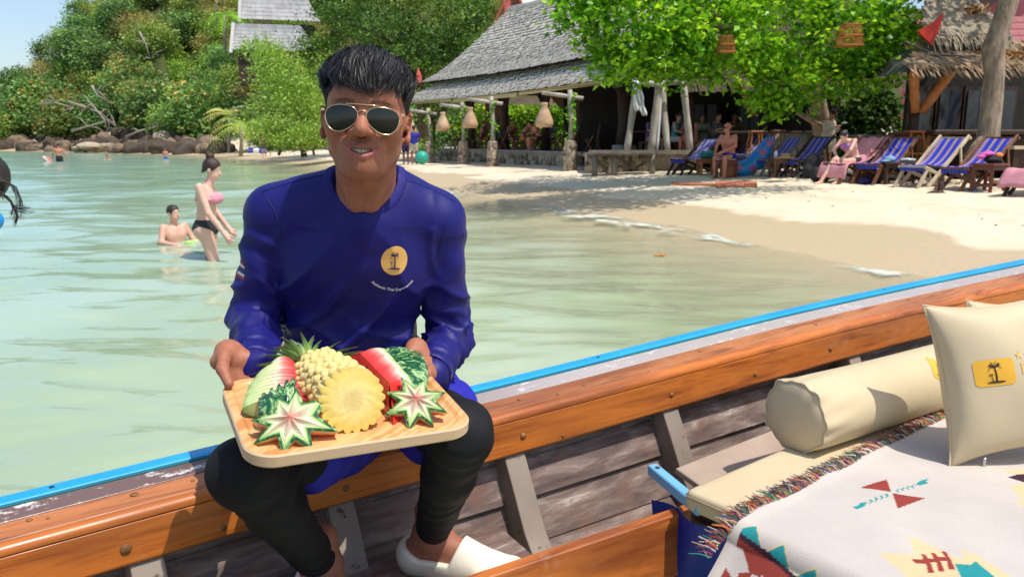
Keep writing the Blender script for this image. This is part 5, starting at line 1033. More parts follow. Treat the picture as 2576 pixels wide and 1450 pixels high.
for px, Y_, lab in ((1640, 26.7, 'dark stool table under the guests by the poles'), (1768, 26.6, 'dark bar table between the pink and slate guests')):
    p = PY(px, 0, Y_); o = empty('bar_table', (p[0], p[1], .82), label=lab, cat='table'); MB().box((p[0], p[1], 1.6), (1.1, .7, .06)).done('tabletop', wood_d, o); MB().box((p[0], p[1], 1.2), (.14, .14, .76)).done('pedestal', wood_g, o)
for k, (px, Y_) in enumerate(((1700, 26.2), (1797, 26.1), (1740, 26.0), (1636, 26.7))):
    p = PY(px, 0, Y_); o = empty('wooden_chair', (p[0], p[1], .82), 'wooden chair under the '+['teal topped woman', 'slate shirted man', 'pink dressed woman', 'child in purple'][k], 'chair', 'chairs at the bar'); MB().box((p[0], p[1]+.05, .82+.43), (.42, .42, .04)).done('seat', wood_m, o); MB().box((p[0]+.18, p[1]+.26, .82+.68), (.04, .04, .5)).done('backrest', wood_m, o)
    for sx in (-1, 1):
        for sy in (-1, 1): MB().box((p[0]+sx*.18, p[1]+.05+sy*.18, .82+.21), (.04, .04, .42)).done('leg', wood_m, o)
# beach party far left under the lime bush
p = PG(665, 395); person('tiny bather standing on the far beach beside the lime bush', (p[0], p[1], gz(p[0], p[1])), .4, 'stand', 'tan', 'dark', (('shorts', cm('dark_swim', 70,60,70)),), .03, .98)
for px, py, c_, lab in ((630, 377, (60,90,190), 'blue beach bag by the white slab on the far beach'), (645, 378, (226,224,220), 'white towel bundle on the far beach'), (660, 378, (70,100,190), 'second blue bag on the far beach right of the white bundle')):
    p = PG(px, py+8); blob('beach_bag', lab, 'bag', None, A([p[0], p[1], gz(p[0], p[1])+.2]), [((0,0,0),(.3,.2,.25)), ((.2,0,-.05),(.2,.2,.2))], cm('bag_%d' % px, *c_), .05)
# head of a bather at the left edge, wet hair swinging
hc = PY(-52, 478, 2.9); o = person('bather standing in the water at the left edge, only wet swinging hair in view', (hc[0], hc[1], hc[2]-1.42), 0., 'stand', 'tan', 'dark', (('shorts', black),), .012, 1., dict(head=(0,0,1.42), neck=(-.13,.02,1.29), chest=(-.27,.02,1.13), waist=(-.41,.02,.97), pel=(-.51,.02,.84), sL=(-.24,-.17,1.22), sR=(-.24,.18,1.22), eL=(-.36,-.24,1.0), eR=(-.36,.24,1.0), wL=(-.48,-.26,.82), wR=(-.48,.26,.82), hL=(-.53,-.08,.8), hR=(-.53,.1,.8), kL=(-.56,-.1,.45), kR=(-.56,.1,.45), aL=(-.62,-.1,.09), aR=(-.62,.1,.09), tL=(-.66,-.24,.035), tR=(-.66,-.06,.035)), headdir=(-.5, -1, -.2))
q = MB(); hg_ = random.Random(3)
for k in range(64):
    t = k/64; a0 = hg_.uniform(-.6, 1.2); st = hc+A([.071*math.cos(a0), hg_.uniform(-.04, .04), .09*math.sin(a0)]); far = hg_.random() < .2
    if not far: pts = [(0, 0), (12, 30), (34, 44), (44, 62), (52, 84), (44, 104)] if k % 3 else [(0, 0), (14, 32), (36, 48), (50, 70), (74, 72), (92, 68)]
    else: pts = [(-10, -10), (20, -4), (46, 10), (62, 40), (64, 70), (60, 90)]
    w_ = hg_.uniform(.75, 1.05); pts = [PY(-6+x*w_*.96+hg_.uniform(-3, 3)*i*.28, 460+y*w_+hg_.uniform(-3, 3)*i*.3, 2.88) for i, (x, y) in enumerate(pts)]; q.tube([st]+pts[1:], [.0016, .0014, .0012, .001, .0008, .0005], 4, cap=False)
q.done('wet_strands', hairm['dark'], o)
tag(blob('blue_float', 'blue inflatable tip peeking in at the left edge of the water', 'float', None, PY(-12, 555, 3.3), [((0,0,0),(.03,.03,.035)), ((-.05,0,-.02),(.05,.04,.05))], M('blue_vinyl', srgb(30,150,230), .4), .008, .02))
# ================================================================== the wooden boat
def varnish(name, a, b_, c_, rough=.22, ang=-.64):
    m = Mat(name); v = m.coord(scale=(1.1, 16, 16), rot=(0, 0, ang)); f = m.noise(v, 2.2, 6, .62, .35); f2 = m.noise(m.coord(scale=(.5, 3, 3), rot=(0, 0, ang)), 2.4, 3, .5, .4)
    c = m.ramp(f, [(.30, a), (.48, b_), (.70, c_)]); c = m.mix(m.ramp(f2, [(.45, (0,0,0)), (.68, (.65,)*3)]), c, srgb(98, 48, 26))
    w_ = m.noise(m.coord(), 5.5, 6, .7); c = m.mix(m.ramp(w_, [(.60, (0,0,0)), (.72, (.30,)*3)]), c, srgb(198, 158, 128)); m.col(c)
    m.link(m.ramp(m.noise(m.coord(), 7, 5), [(.35, (rough,)*3), (.7, (rough+.26,)*3)]), m.b.inputs['Roughness']); m.b.inputs['Specular IOR Level'].default_value = .5
    m.bump(f, .12, .004).bump(m.noise(m.coord(), 70, 3), .06, .002); return m.m
v_top = varnish('varnished_top', srgb(158,90,48), srgb(186,118,70), srgb(122,64,34), .32); v_face = varnish('varnished_face', srgb(178,94,34), srgb(200,114,42), srgb(142,68,24), .28)
def paintm(name, c, c2, wear, rough=.45, amt=.62):
    m = Mat(name); f = m.noise(m.coord(scale=(1, 3, 3), rot=(0, 0, -.64)), 9, 6, .7); g_ = m.noise(m.coord(), 40, 5, .7); k = m.mix(m.ramp(m.noise(m.coord(), 3, 3), [(.4, (0,0,0)), (.7, (1,1,1))]), c, c2)
    m.col(m.mix(m.ramp(m.math('ADD', m.math('MULTIPLY', f, .6), m.math('MULTIPLY', g_, .4)), [(amt, (0,0,0)), (amt+.05, (1,1,1))]), k, wear)); m.set(Roughness=rough); m.bump(f, .15, .004); return m.m
bluep = paintm('sky_blue_paint', srgb(30,150,208), srgb(52,164,216), srgb(20,92,120), .35, .66); tealp = paintm('teal_paint', srgb(20,96,98), srgb(24,110,108), srgb(40,60,56), .5); lblue = paintm('pale_blue_paint', srgb(108,170,208), srgb(120,180,212), srgb(70,110,130), .4, .66)
stripm = paintm('worn_glare_strip', srgb(112,86,78), srgb(92,68,60), srgb(214,204,194), .30, .55)  # worn paint; its pale patches also carry painted wet glare
_t = stripm.node_tree; _mx = [n_ for n_ in _t.nodes if n_.type == 'MIX'][-1]; _tc = _t.nodes.new('ShaderNodeTexCoord'); _sx = _t.nodes.new('ShaderNodeSeparateXYZ'); _mr = _t.nodes.new('ShaderNodeMapRange'); _mr.inputs[1].default_value = -.55; _mr.inputs[2].default_value = .2; _mr.inputs[4].default_value = .62  # strip whitens along the boat: wet glare mixed into its colour
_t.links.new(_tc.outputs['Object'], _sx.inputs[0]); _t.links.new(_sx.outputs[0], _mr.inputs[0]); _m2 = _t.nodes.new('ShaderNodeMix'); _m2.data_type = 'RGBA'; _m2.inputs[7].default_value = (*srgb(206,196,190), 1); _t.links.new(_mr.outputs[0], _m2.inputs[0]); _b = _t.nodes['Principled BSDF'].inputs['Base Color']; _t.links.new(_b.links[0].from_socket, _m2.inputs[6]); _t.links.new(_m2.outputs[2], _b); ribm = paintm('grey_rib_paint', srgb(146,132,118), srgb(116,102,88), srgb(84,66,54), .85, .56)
hm = Mat('weathered_hull'); f = hm.noise(hm.coord(scale=(1, 5, 5), rot=(0, 0, -.64)), 4.5, 7, .68, .5); f2 = hm.noise(hm.coord(), 9, 6, .7)
c = hm.ramp(f, [(.28, srgb(64,50,46)), (.46, srgb(98,80,72)), (.60, srgb(134,116,106)), (.72, srgb(186,174,164))]); c = hm.mix(hm.ramp(f2, [(.5, (0,0,0)), (.66, (.6,)*3)]), c, srgb(112,76,58)); hm.col(c); hm.set(Roughness=.75); hm.bump(f, .35, .006); hullm = hm.m
plugm = M('plug_wood', srgb(158,112,62), .5, srgb(110,72,40), 60); navy = M('blue_tarp', srgb(16,48,150), .45, srgb(10,34,116), 4, .3, 12, dist=.02)
boat = empty('longtail_boat', (0, 2.3, .1), 'long wooden boat with a sky blue edge and varnished orange side rail', 'boat')
bp = A([PZ(x, y, z) for x, y, z in ((-700,1413,.63), (0,1246,.63), (620,1098,.63), (1240,955,.64), (2000,771,.685), (2575,650,.75), (3300,503,.85))])
ts = np.r_[0, np.cumsum(np.linalg.norm(np.diff(bp[:,:2], axis=0), axis=1))]; ts -= ts[1]
def cspl(t):
    i = int(np.clip(np.searchsorted(ts, t)-1, 1, len(ts)-3)); p0, p1, p2, p3 = bp[i-1:i+3]; h = ts[i+1]-ts[i]; u = (t-ts[i])/h
    m1 = (p2-p0)/(ts[i+1]-ts[i-1])*h; m2 = (p3-p1)/(ts[i+2]-ts[i])*h
    return (2*u**3-3*u**2+1)*p1+(u**3-2*u**2+u)*m1+(-2*u**3+3*u**2)*p2+(u**3-u**2)*m2
def B(t, n, z):
    """point on the boat: t metres along the gunwale, n inwards from its outer edge, z from its top"""
    p = cspl(t); d = cspl(t+.02)-cspl(t-.02); d[2] = 0; d /= np.linalg.norm(d); k = np.interp(t, [0, 1.3, 2.7, 4.4], [1, 1.1, 1.22, 1.4])
    return A([p[0]+d[1]*n*k, p[1]-d[0]*n*k, p[2]+z*min(k, 1.2)])
T0, T1 = -.85, 4.9
def run(name, prof, m, t0=T0, t1=T1, step=.06, par=boat, closed=True):
    """plank following the gunwale with the given (n, z) section"""
    tt = np.arange(t0, t1+step, step); k = len(prof); V = [B(t, n, z) for t in tt for n, z in prof]; Q = []
    for i in range(len(tt)-1):
        for j in range(k if closed else k-1): a, b_ = j, (j+1) % k; Q.append((i*k+a, (i+1)*k+a, (i+1)*k+b_, i*k+b_))
    if closed: Q += [tuple(range(k)), tuple((len(tt)-1)*k+j for j in range(k-1, -1, -1))]
    o = mk(name, V, Q, m, par); return o
def bev(o, w_=.004):
    b_ = o.modifiers.new('bevel', 'BEVEL'); b_.width = w_; b_.segments = 2; b_.limit_method = 'ANGLE'; b_.angle_limit = math.radians(50); o.data.polygons.foreach_set('use_smooth', np.ones(len(o.data.polygons), bool)); w2 = o.modifiers.new('wn', 'WEIGHTED_NORMAL'); return o
bev(run('edge_strip', [(0,-.035),(0,0),(.038,0),(.041,-.004),(.041,-.035)], bluep)); bev(run('edge_liner', [(.0415,-.05),(.0415,-.006),(.047,-.006),(.047,-.05)], tealp), .001)
bev(run('worn_glare_strip', [(.0475,-.06),(.0475,-.008),(.109,-.012),(.112,-.06)], stripm), .003)
bev(run('top_plank', [(.1165,-.06),(.1165,-.010),(.1775,-.019),(.1775,-.06)], v_top), .004)
bev(run('nose_plank', [(.1790,-.042),(.1790,-.0195),(.189,-.0215),(.1965,-.026),(.200,-.033),(.200,-.042)], v_face), .002)
bev(run('face_plank', [(.168,-.136),(.168,-.0435),(.1995,-.0435),(.2005,-.126),(.197,-.133),(.190,-.136)], v_face), .003)
run('hull_side', [(.03,-.55),(.0,-.04),(.012,-.04),(.13,-.11),(.150,-.20),(.225,-.36),(.37,-.48),(.52,-.55),(.50,-.61)], hullm)
run('hull_plank', [(.158,-.262),(.172,-.252),(.240,-.365),(.226,-.385)], hullm); run('hull_plank', [(.143,-.180),(.150,-.175),(.196,-.262),(.176,-.264)], hullm)
run('outer_plank', [(-.02,-.9),(-.012,-.12),(.0,-.12),(.0,-.9)], paintm('hull_white', srgb(200,200,196), srgb(180,184,184), srgb(120,110,100)))
run('bottom_board', [(.3,-.60),(1.6,-.62),(1.6,-.66),(.3,-.64)], hullm)
def PB(x, y, n):
    """boat station whose section at inward offset n is seen in picture column x"""
    r = ray(x, y); best = min(np.arange(T0, T1, .01), key=lambda t: abs((lambda P: P[0]*r[1]-P[1]*r[0])(B(t, n, -.2)))); return best
for k, (px, py) in enumerate(((372, 1400), (868, 1300), (1300, 1180), (1692, 1070), (2150, 960), (2450, 880))):
    t = PB(px, py, .2); hw = .034; sec = [(.10,-.13),(.190,-.138),(.222,-.20),(.276,-.31),(.36,-.42),(.50,-.50),(.62,-.54),(.62,-.60),(.40,-.60),(.20,-.42),(.12,-.26)]
    V = [B(t-hw, n, z) for n, z in sec]+[B(t+hw, n, z) for n, z in sec]; K = len(sec); Q = [tuple(range(K)), tuple(range(2*K-1, K-1, -1))]+[(i, i+K, (i+1) % K+K, (i+1) % K) for i in range(K)]
    bev(mk('rib', V, Q, ribm, boat), .004)
# wooden plugs and nail heads
def disc(p, nrm, r, m, name='wood_plug', th=.002):
    q = MB(); nrm = A(nrm)/np.linalg.norm(nrm); q.tube([p, p+nrm*th], [r, r*.92], 12); return q.done(name, m, boat, True)
dn = lambda t: (lambda a_: a_/np.linalg.norm(a_))((B(t, .3, -.1)-B(t, .2, -.1))*A([1, 1, 0]))
for px, py, zz, r in ((318, 1398, -.095, .012), (1315, 1113, -.088, .010), (870, 1180, -.098, .009), (1418, 1140, -.118, .005), (2095, 800, -.086, .011), (1905, 850, -.1, .008), (560, 1300, -.11, .007), (1690, 980, -.09, .009)): t = PB(px, py, .2); disc(B(t, .2005, zz), dn(t), r, plugm)
for px, nn, r in ((35, .13, .006), (82, .15, .004), (318, .14, .009), (470, .15, .005), (1310, .15, .005), (1480, .17, .006), (1760, .14, .007), (1420, .19, .005), (2050, .17, .006), (2260, .13, .006), (1650, .20, .004)): t = PB(px, 1000, nn); nn = .12+(nn-.11)*.55; disc(B(t, nn, -.0100-(nn-.1165)*.147), (0, 0, 1), r, plugm, 'nail_head', .0015)
for px in (105, 890, 1500, 2200): t = PB(px, 1000, .02); disc(B(t, .02, -.0), (0, 0, 1), .006, black, 'nail_head', .001)
# inner stringer board the seats stand on
a_, b_ = PZ(1080, 1476, .40), PZ(1720, 1266, .42); e = (b_-a_)/np.linalg.norm(b_-a_); nn = A([e[1], -e[0], 0]); a_ = a_-e*1.2
q = MB(); q.add([a_+nn*o_+A([0, 0, z]) for o_, z in ((0, 0), (.028, -.004), (.05, -.16), (.02, -.16))]+[b_+nn*o_+A([0, 0, z]) for o_, z in ((0, 0), (.028, -.004), (.05, -.16), (.02, -.16))], [(0, 4, 5, 1), (1, 5, 6, 2), (2, 6, 7, 3), (3, 7, 4, 0), (0, 1, 2, 3), (7, 6, 5, 4)])
o = bev(q.done('stringer_board', v_face, boat), .004); SB = lambda k: a_+(b_-a_)*k
for k, z in ((.62, -.03), (.78, -.05), (.9, -.09)): disc(SB(k)+nn*.032+A([0, 0, z]), nn, .007, plugm)
# foot board under the sandals
q = MB(); c_ = PZ(1090, 1460, .335); q.box(c_-e*.25, (1.0, .30, .02), np.c_[e, A([-e[1], e[0], 0]), [0, 0, 1]], ch=.003); q.done('foot_board', hullm, boat)
# ---- seat platform at the right
C0 = PZ(1720, 1232, .50); far = PZ(1965, 1128, .50); E1 = (far-C0)/np.linalg.norm(far-C0); E2 = A([E1[1], -E1[0], 0]); ER = np.c_[E1, -E2, [0, 0, 1]]
W = lambda x, y, z=0.: C0+E1*x+E2*y+A([0, 0, z])
def lw(px, py, z=.508): p = PZ(px, py, z)-C0; return float(p @ E1), float(p @ E2)
ca, cb2 = PZ(1640, 1178, .462), PZ(1722, 1246, .462); ce = (cb2-ca)/np.linalg.norm(cb2-ca); b = MB(); b.beam(ca, ca+ce*.26, .03, .030, ch=.003); b.done('cross_beam', lblue, boat); MB().box(W(1.1, .4, -.08), (2.1, .8, .03), ER).done('seat_board', wood_m, boat)
disc(ca+ce*.03+A([0, 0, .0152]), (0, 0, 1), .007, wood_d, 'screw', .002); b = MB(); b.box(W(.92, -.13, -.135), (1.3, .24, .02), ER @ rotx(.25), ch=.003); b.done('side_shelf', M('pale_ply', srgb(176,156,138), .7, srgb(140,120,104), 3, .2, 20), boat)
V = []; Q = []; n1, n2 = 40, 14
for i in range(n1):
    y = -.12+i*1.15/(n1-1)
    for j in range(n2): z = -.075-.44*j/(n2-1); V.append(W(.02+.02*math.sin(i*.9+j*.3)+.03*j/n2*math.sin(i*.35), y, z))
Q = [(i*n2+j, i*n2+j+1, (i+1)*n2+j+1, (i+1)*n2+j) for i in range(n1-1) for j in range(n2-1)]
tag(mk('blue_tarp', V, Q, navy, None, True), 'bright blue tarp hanging under the end of the boat seat', 'tarp')
# cream vinyl: pad, bolster, cushions
vm = Mat('cream_vinyl'); vm.set(Roughness=.55); vm.b.inputs['Specular IOR Level'].default_value = .3; f = vm.noise(vm.coord(), 5, 4); vm.col(vm.ramp(f, [(.3, srgb(204,187,152)), (.7, srgb(195,177,141))])); vm.bump(vm.noise(vm.coord(), 9, 3, .5, .4), .10, .02).bump(vm.noise(vm.coord(), 220, 2), .05, .001); vinyl = vm.m
L1, L2, TH = 2.2, .82, .055
s_ = SDF((-.04, -.04, -.08), (L1+.04, L2+.04, .03), .011)
def rbox(s, c, h, r):
    sl, X, Y, Z = s.blk(s.lo, s.lo+s.h*s.n); q0, q1, q2 = np.abs(X-c[0])-h[0]+r, np.abs(Y-c[1])-h[1]+r, np.abs(Z-c[2])-h[2]+r
    d = np.sqrt(np.maximum(q0, 0)**2+np.maximum(q1, 0)**2+np.maximum(q2, 0)**2)+np.minimum(np.maximum(np.maximum(q0, q1), q2), 0)-r; s.put(sl, d.astype(np.float32), .001, False)
rbox(s_, (L1/2, L2/2, -TH/2+.004), (L1/2, L2/2, TH/2), .014); V, Q = s_.mesh(); pad = tag(mk('seat_pad', [W(*v) for v in V], Q[:, ::-1], vinyl, None, True), 'flat cream vinyl seat pad under the patterned blanket', 'seat pad')
q = MB(); q.tube([W(-.001, y, -.012) for y in (.01, .4, .8)], .003, 6); q.tube([W(x, -.001, -.012) for x in (.01, .5, 1.0, 1.5)], .003, 6); q.done('piping', vinyl, pad, True)
def palm2d():
    """palm tree emblem as flat outlines in a unit square"""
    P = [[(-.05,-.72),(.10,-.72),(.13,-.3),(.08,.15),(.02,.42),(-.06,.40),(-.02,.1),(.0,-.3)]]
    for a, L_, dr in ((2.75, .62, .35), (2.2, .5, .05), (1.2, .5, .0), (.5, .66, .25), (.05, .62, .5), (3.25, .60, .55), (1.7, .3, 0)):
        x0, y0 = -.02, .44; x1, y1 = x0+L_*math.cos(a), y0+L_*math.sin(a)-dr*.6; xm, ym = x0+L_*.55*math.cos(a), y0+L_*.55*math.sin(a)+.06
        P.append([(x0, y0+.05), (xm, ym+.09), (x1, y1), (xm, ym-.04), (x0, y0-.05)])
    P.append([(.75*math.cos(t)+.02, -.76+.075*math.sin(t)) for t in np.linspace(0, 2*PI, 18)[:-1]])
    P.append([(-.28,-.70),(-.20,-.70),(-.26,-.42),(-.34,-.2),(-.39,-.22),(-.32,-.44)])
    for a, L_ in ((2.6, .22), (1.9, .2), (1.1, .2), (.4, .22), (3.3, .2), (-.2, .18)): x0, y0 = -.36, -.2; P.append([(x0, y0+.03), (x0+L_*.6*math.cos(a), y0+L_*.6*math.sin(a)+.05), (x0+L_*math.cos(a), y0+L_*math.sin(a)-.03), (x0+L_*.55*math.cos(a), y0+L_*.55*math.sin(a)-.02)])
    return P
def tess(poly, seg=.12):
    out = []
    for a, b_ in zip(poly, poly[1:]+poly[:1]):
        n = max(1, int(math.hypot(b_[0]-a[0], b_[1]-a[1])/seg)); out += [(a[0]+(b_[0]-a[0])*i/n, a[1]+(b_[1]-a[1])*i/n) for i in range(n)]
    return out
def bvh_of(*objs):
    V = []; Fq = []
    for o in objs:
        k = len(V); V += [tuple(v.co) for v in o.data.vertices]; Fq += [tuple(i+k for i in p.vertices) for p in o.data.polygons]
    return BVHTree.FromPolygons(V, Fq)
def decal(name, polys, P0, ax, ay, bvh, m, parent, off=.001, grid=0):
    """thin flat print laid on a surface: 2-D outlines cast along the surface normal side"""
    ax, ay = A(ax), A(ay); dz = Vector(np.cross(ax, ay)).normalized(); V = []; Fq = []
    def cast(x, y):
        s = Vector(A(P0)+ax*x+ay*y); h = bvh.ray_cast(s+dz*.25, -dz, .6); return (h[0]+dz*off) if h[0] else None
    for po in polys:
        if grid < 0:
            cx, cy = np.mean(po, axis=0); m_ = len(po); k0 = len(V)
            for r in range(1-grid):
                for x, y in po:
                    h = cast(cx+(x-cx)*r/-grid, cy+(y-cy)*r/-grid); V.append(tuple(h) if h is not None else tuple(P0))
            Fq += [(k0+r*m_+j, k0+(r+1)*m_+j, k0+(r+1)*m_+(j+1) % m_, k0+r*m_+(j+1) % m_) for r in range(-grid) for j in range(m_)]
        elif grid:
            xs = [p[0] for p in po]; ys = [p[1] for p in po]; gx = np.linspace(min(xs), max(xs), grid); gy = np.linspace(min(ys), max(ys), grid)
            X, Y = np.meshgrid(gx, gy, indexing='ij'); ins = inpoly(X, Y, po); idm = {}
            for i in range(grid-1):
                for j in range(grid-1):
                    if inpoly(A([(gx[i]+gx[i+1])/2]), A([(gy[j]+gy[j+1])/2]), po)[0]:
                        f_ = []
                        for a, b_ in ((i, j), (i+1, j), (i+1, j+1), (i, j+1)):
                            if (a, b_) not in idm:
                                h = cast(gx[a], gy[b_]); idm[(a, b_)] = len(V) if h is not None else None
                                if h is not None: V.append(tuple(h))
                            f_.append(idm[(a, b_)])
                        if None not in f_: Fq.append(tuple(f_))
        else:
            k = len(V); pts = [cast(*p) for p in po]
            if any(p is None for p in pts): continue
            V += [tuple(p) for p in pts]; Fq.append(tuple(range(k, k+len(pts))))
    return mk(name, V, Fq, m, parent) if V else None
gold = M('gold_print', srgb(232,178,56), .55, srgb(224,166,48), 40); goldpale = M('pale_gold_print', srgb(226,186,112), .55, srgb(220,178,104), 40); darkprint = M('dark_print', srgb(44,34,34), .6)
def bolster(c, axis, L_, R_, label, seed=1):
    axis = A(axis)/np.linalg.norm(axis); up = A([0, 0, 1.]); side = np.cross(up, axis); n, m_ = 72, 60; V = []; Q = []; ph = np.random.default_rng(seed).uniform(0, 6.3, 8)
    prof = [(0, 0.), (.002, .3), (.004, .6), (.010, .85), (.016, .955), (.022, .99)]+[(x, 1.) for x in np.linspace(.032, L_-.032, m_)]+[(L_-.02, .985), (L_-.012, .93), (L_-.004, .6), (L_, 0.)]
    for x, r in prof:
        for j in range(n):
            a = 2*PI*j/n; e_ = math.exp(-x/.07)+math.exp(-(L_-x)/.07); d = 0 if r < .9 else e_*(.036*math.sin(5*a+ph[0]+x*9)+.040*math.sin(9*a+ph[1]-x*14)+.034*math.sin(14*a+ph[2]+x*20))
            d += .012*math.sin(2*a+x*7+ph[3]) if r > .9 else 0; rr = R_*r*(1+d-.03*(1 if r > .9 else 0)*math.sin(PI*x/L_)*0); zz = rr*math.sin(a); zz = max(zz, -R_*.93)
            bx = x-(.012 if r < .9 else 0)*0
            V.append(A(c)+axis*bx+side*rr*math.cos(a)+up*zz)
    Q = [(i*n+j, i*n+(j+1) % n, (i+1)*n+(j+1) % n, (i+1)*n+j) for i in range(len(prof)-1) for j in range(n)]
    o = tag(mk('bolster', V, [q_[::-1] for q_ in Q], vinyl, None, True), label, 'bolster cushion'); q = MB(); i0 = 4
    q.tube([V[i0*n+j % n]+(V[i0*n+j % n]-(A(c)+axis*.016))*.015 for j in range(n+1)], .0032, 6, cap=False); q.done('piping', vinyl, o, True); return o
bc = PZ(1990, 1050, .598); bax = PZ(2330, 985, .598+.01)-bc; bax[2] = 0.0
bol = bolster(bc, E1*.6+bax/np.linalg.norm(bax)*.4, .95, .103, 'cream vinyl bolster cushion lying at the far side of the seat pad')
bb = bvh_of(bol); ba = E1*.6+bax/np.linalg.norm(bax)*.4; ba /= np.linalg.norm(ba); P0 = PZ(2342, 932, .655); ax = (ba*.8+A([0, 0, -.6]))*.034; ay = np.cross(A([ba[1], -ba[0], .35]), ax); ay = ay/np.linalg.norm(ay)*.034
sq = tess([(-.8,-1),(.8,-1),(1,-.8),(1,.8),(.8,1),(-.8,1),(-1,.8),(-1,-.8)], .3)
decal('patch', [sq], P0, ax, ay, bb, gold, bol, .0012, -6); decal('palm_print', [[(x*.78, y*.78) for x, y in tess(p, .2)] for p in palm2d()], P0, ax, ay, bb, darkprint, bol, .0026)
def pillow(c, ux, uy, hw, hh, T, label, seed=2):
    ux, uy = A(ux)/np.linalg.norm(ux), A(uy)/np.linalg.norm(uy); nz_ = np.cross(ux, uy); n = 64; V = []; idx = {}; Q = []
    for sgn in (1, -1):
        for i in range(n+1):
            for j in range(n+1):
                u, v = -1+2*i/n, -1+2*j/n; edge = abs(u) == 1 or abs(v) == 1
                if edge and sgn < 0: idx[(sgn, i, j)] = idx[(1, i, j)]; continue
                x = u*hw*(1-.10*(1-v*v)*abs(u)**3+.03*(u*v)**4); y = v*hh*(1-.10*(1-u*u)*abs(v)**3+.03*(u*v)**4); h = T*((1-u**2)*(1-v**2))**.42*(1-.35*(u*v)**2)
                r_ = abs(u*v); h *= 1+.10*math.sin(9*(u-v)+seed)*r_**1.5*(1-r_)+.05*math.sin(5*u+3*v+seed); idx[(sgn, i, j)] = len(V); V.append(A(c)+ux*x+uy*y+nz_*sgn*h)
        for i in range(n):
            for j in range(n): f_ = (idx[(sgn, i, j)], idx[(sgn, i+1, j)], idx[(sgn, i+1, j+1)], idx[(sgn, i, j+1)]); Q.append(f_ if sgn > 0 else f_[::-1])
    o = tag(mk('cushion', V, Q, vinyl, None, True), label, 'cushion'); q = MB(); ring = [(i, 0) for i in range(n)]+[(n, j) for j in range(n)]+[(n-i, n) for i in range(n)]+[(0, n-j) for j in range(n)]
    q.tube([V[idx[(1, *r)]] for r in ring]+[V[idx[(1, 0, 0)]]], .0028, 6, cap=False); q.done('piping', vinyl, o, True); return o
BL = PZ(2392, 1168, .512); TL = PD(2326, 772, 2.12); uy = TL-BL; uy /= np.linalg.norm(uy); ux = A([1, .10, -.02]); ux -= uy*(ux @ uy); ux /= np.linalg.norm(ux); hs = np.linalg.norm(TL-BL)/2
pc = (BL+TL)/2+ux*hs*1.0
cush = pillow(pc, ux, uy, hs, hs, .085, 'cream vinyl square cushion with a gold palm patch leaning on the bolster'); cb = bvh_of(cush)
def on(px, py):
    """front of the cushion at a picture point"""
    o_ = Vector((0, 0, CH)); d = Vector(ray(px, py)).normalized(); return A(cb.ray_cast(o_, d)[0])
pA = on(2502, 936); S_ = .047
decal('patch', [sq], pA, ux*S_, uy*S_*.72, cb, gold, cush, .0012, -6); decal('palm_print', [[(x*.62, y*.68) for x, y in tess(p, .2)] for p in palm2d()], pA, ux*S_, uy*S_, cb, darkprint, cush, .0026)
def text2d(txt, size=1.0, bold=0.):
    cu = bpy.data.curves.new('lettering', 'FONT'); cu.body = txt; cu.size = size; cu.align_x = 'CENTER'; cu.resolution_u = 2; cu.offset = size*bold; o = bpy.data.objects.new('lettering', cu); COL.objects.link(o)
    dg = bpy.context.evaluated_depsgraph_get(); me = bpy.data.meshes.new_from_object(o.evaluated_get(dg)); V = [(v.co.x, v.co.y) for v in me.vertices]; Fq = [tuple(p.vertices) for p in me.polygons]
    bpy.data.objects.remove(o); bpy.data.curves.remove(cu); bpy.data.meshes.remove(me); return V, Fq
def decal_text(name, V2, Fq, P0, ax, ay, bvh, m, parent, off=.0015):
    dz = Vector(np.cross(ax, ay)).normalized(); V = []
    for x, y in V2:
        s = Vector(A(P0)+A(ax)*x+A(ay)*y); h = bvh.ray_cast(s+dz*.25, -dz, .6); V.append(tuple((h[0] if h[0] else s)+dz*off))
    return mk(name, V, Fq, m, parent)
V2, Fq = text2d('FIVE', .044); V2 = [(x+.048, y) for x, y in V2]; decal_text('lettering', V2, Fq, pA+ux*S_*1.15-uy*.012, ux, uy, cb, goldpale, cush)
st = [[(.011*(1 if k % 2 == 0 else .45)*math.sin(k*PI/5)+.014+i*.024, .011*(1 if k % 2 == 0 else .45)*math.cos(k*PI/5)) for k in range(10)] for i in range(4)]; decal('star_print', st, pA+ux*S_*1.1+uy*.037, ux, uy, cb, goldpale, cush, .0015)
q = MB(); zp = BL+ux*.085+A([0, -.015, .0]); q.box(zp, (.008, .006, .028), ch=.002); q.done('zip_pull', M('steel', (.6,.6,.62), .3, metal=1.), cush)
pc2 = PD(2610, 800, 2.55); pillow(pc2+A([.02, .05, -.16]), (1, .2, 0), (0, .35, 1), .21, .21, .08, 'second cream cushion peeking out behind the square cushion at the right edge', 5)
# blanket with woven pattern
n1, n2 = 470, 330; x_ = np.linspace(-.215, 1.05, n1); y_ = np.linspace(.185, 1.0, n2); X, Y = np.meshgrid(x_, y_, indexing='ij')
fold = np.clip((X-.012)/.03, -20, 1); over = np.maximum(-.04-X, 0); Zb = .010+.0035*vnoise(np.c_[X.ravel(), Y.ravel(), 0*X.ravel()], 7, 2).reshape(X.shape)+.006*np.exp(-((Y-.19)/.02)**2)
ang = np.clip(over/.06, 0, 1)*.75; Xb = np.where(over > 0, -.04-over*np.cos(ang)*.9, X); Zb = np.where(over > 0, Zb-over*np.sin(ang), Zb)+.004*np.sin(Y*26)*np.clip(over*12, 0, 1)
VB = C0[None]+E1[None]*Xb.reshape(-1, 1)+E2[None]*Y.reshape(-1, 1); VB[:,2] += Zb.ravel()
cream, redc, teal, tan, purp = srgb(196,186,176), srgb(146,62,54), srgb(42,142,142), srgb(214,188,146), srgb(64,40,52)
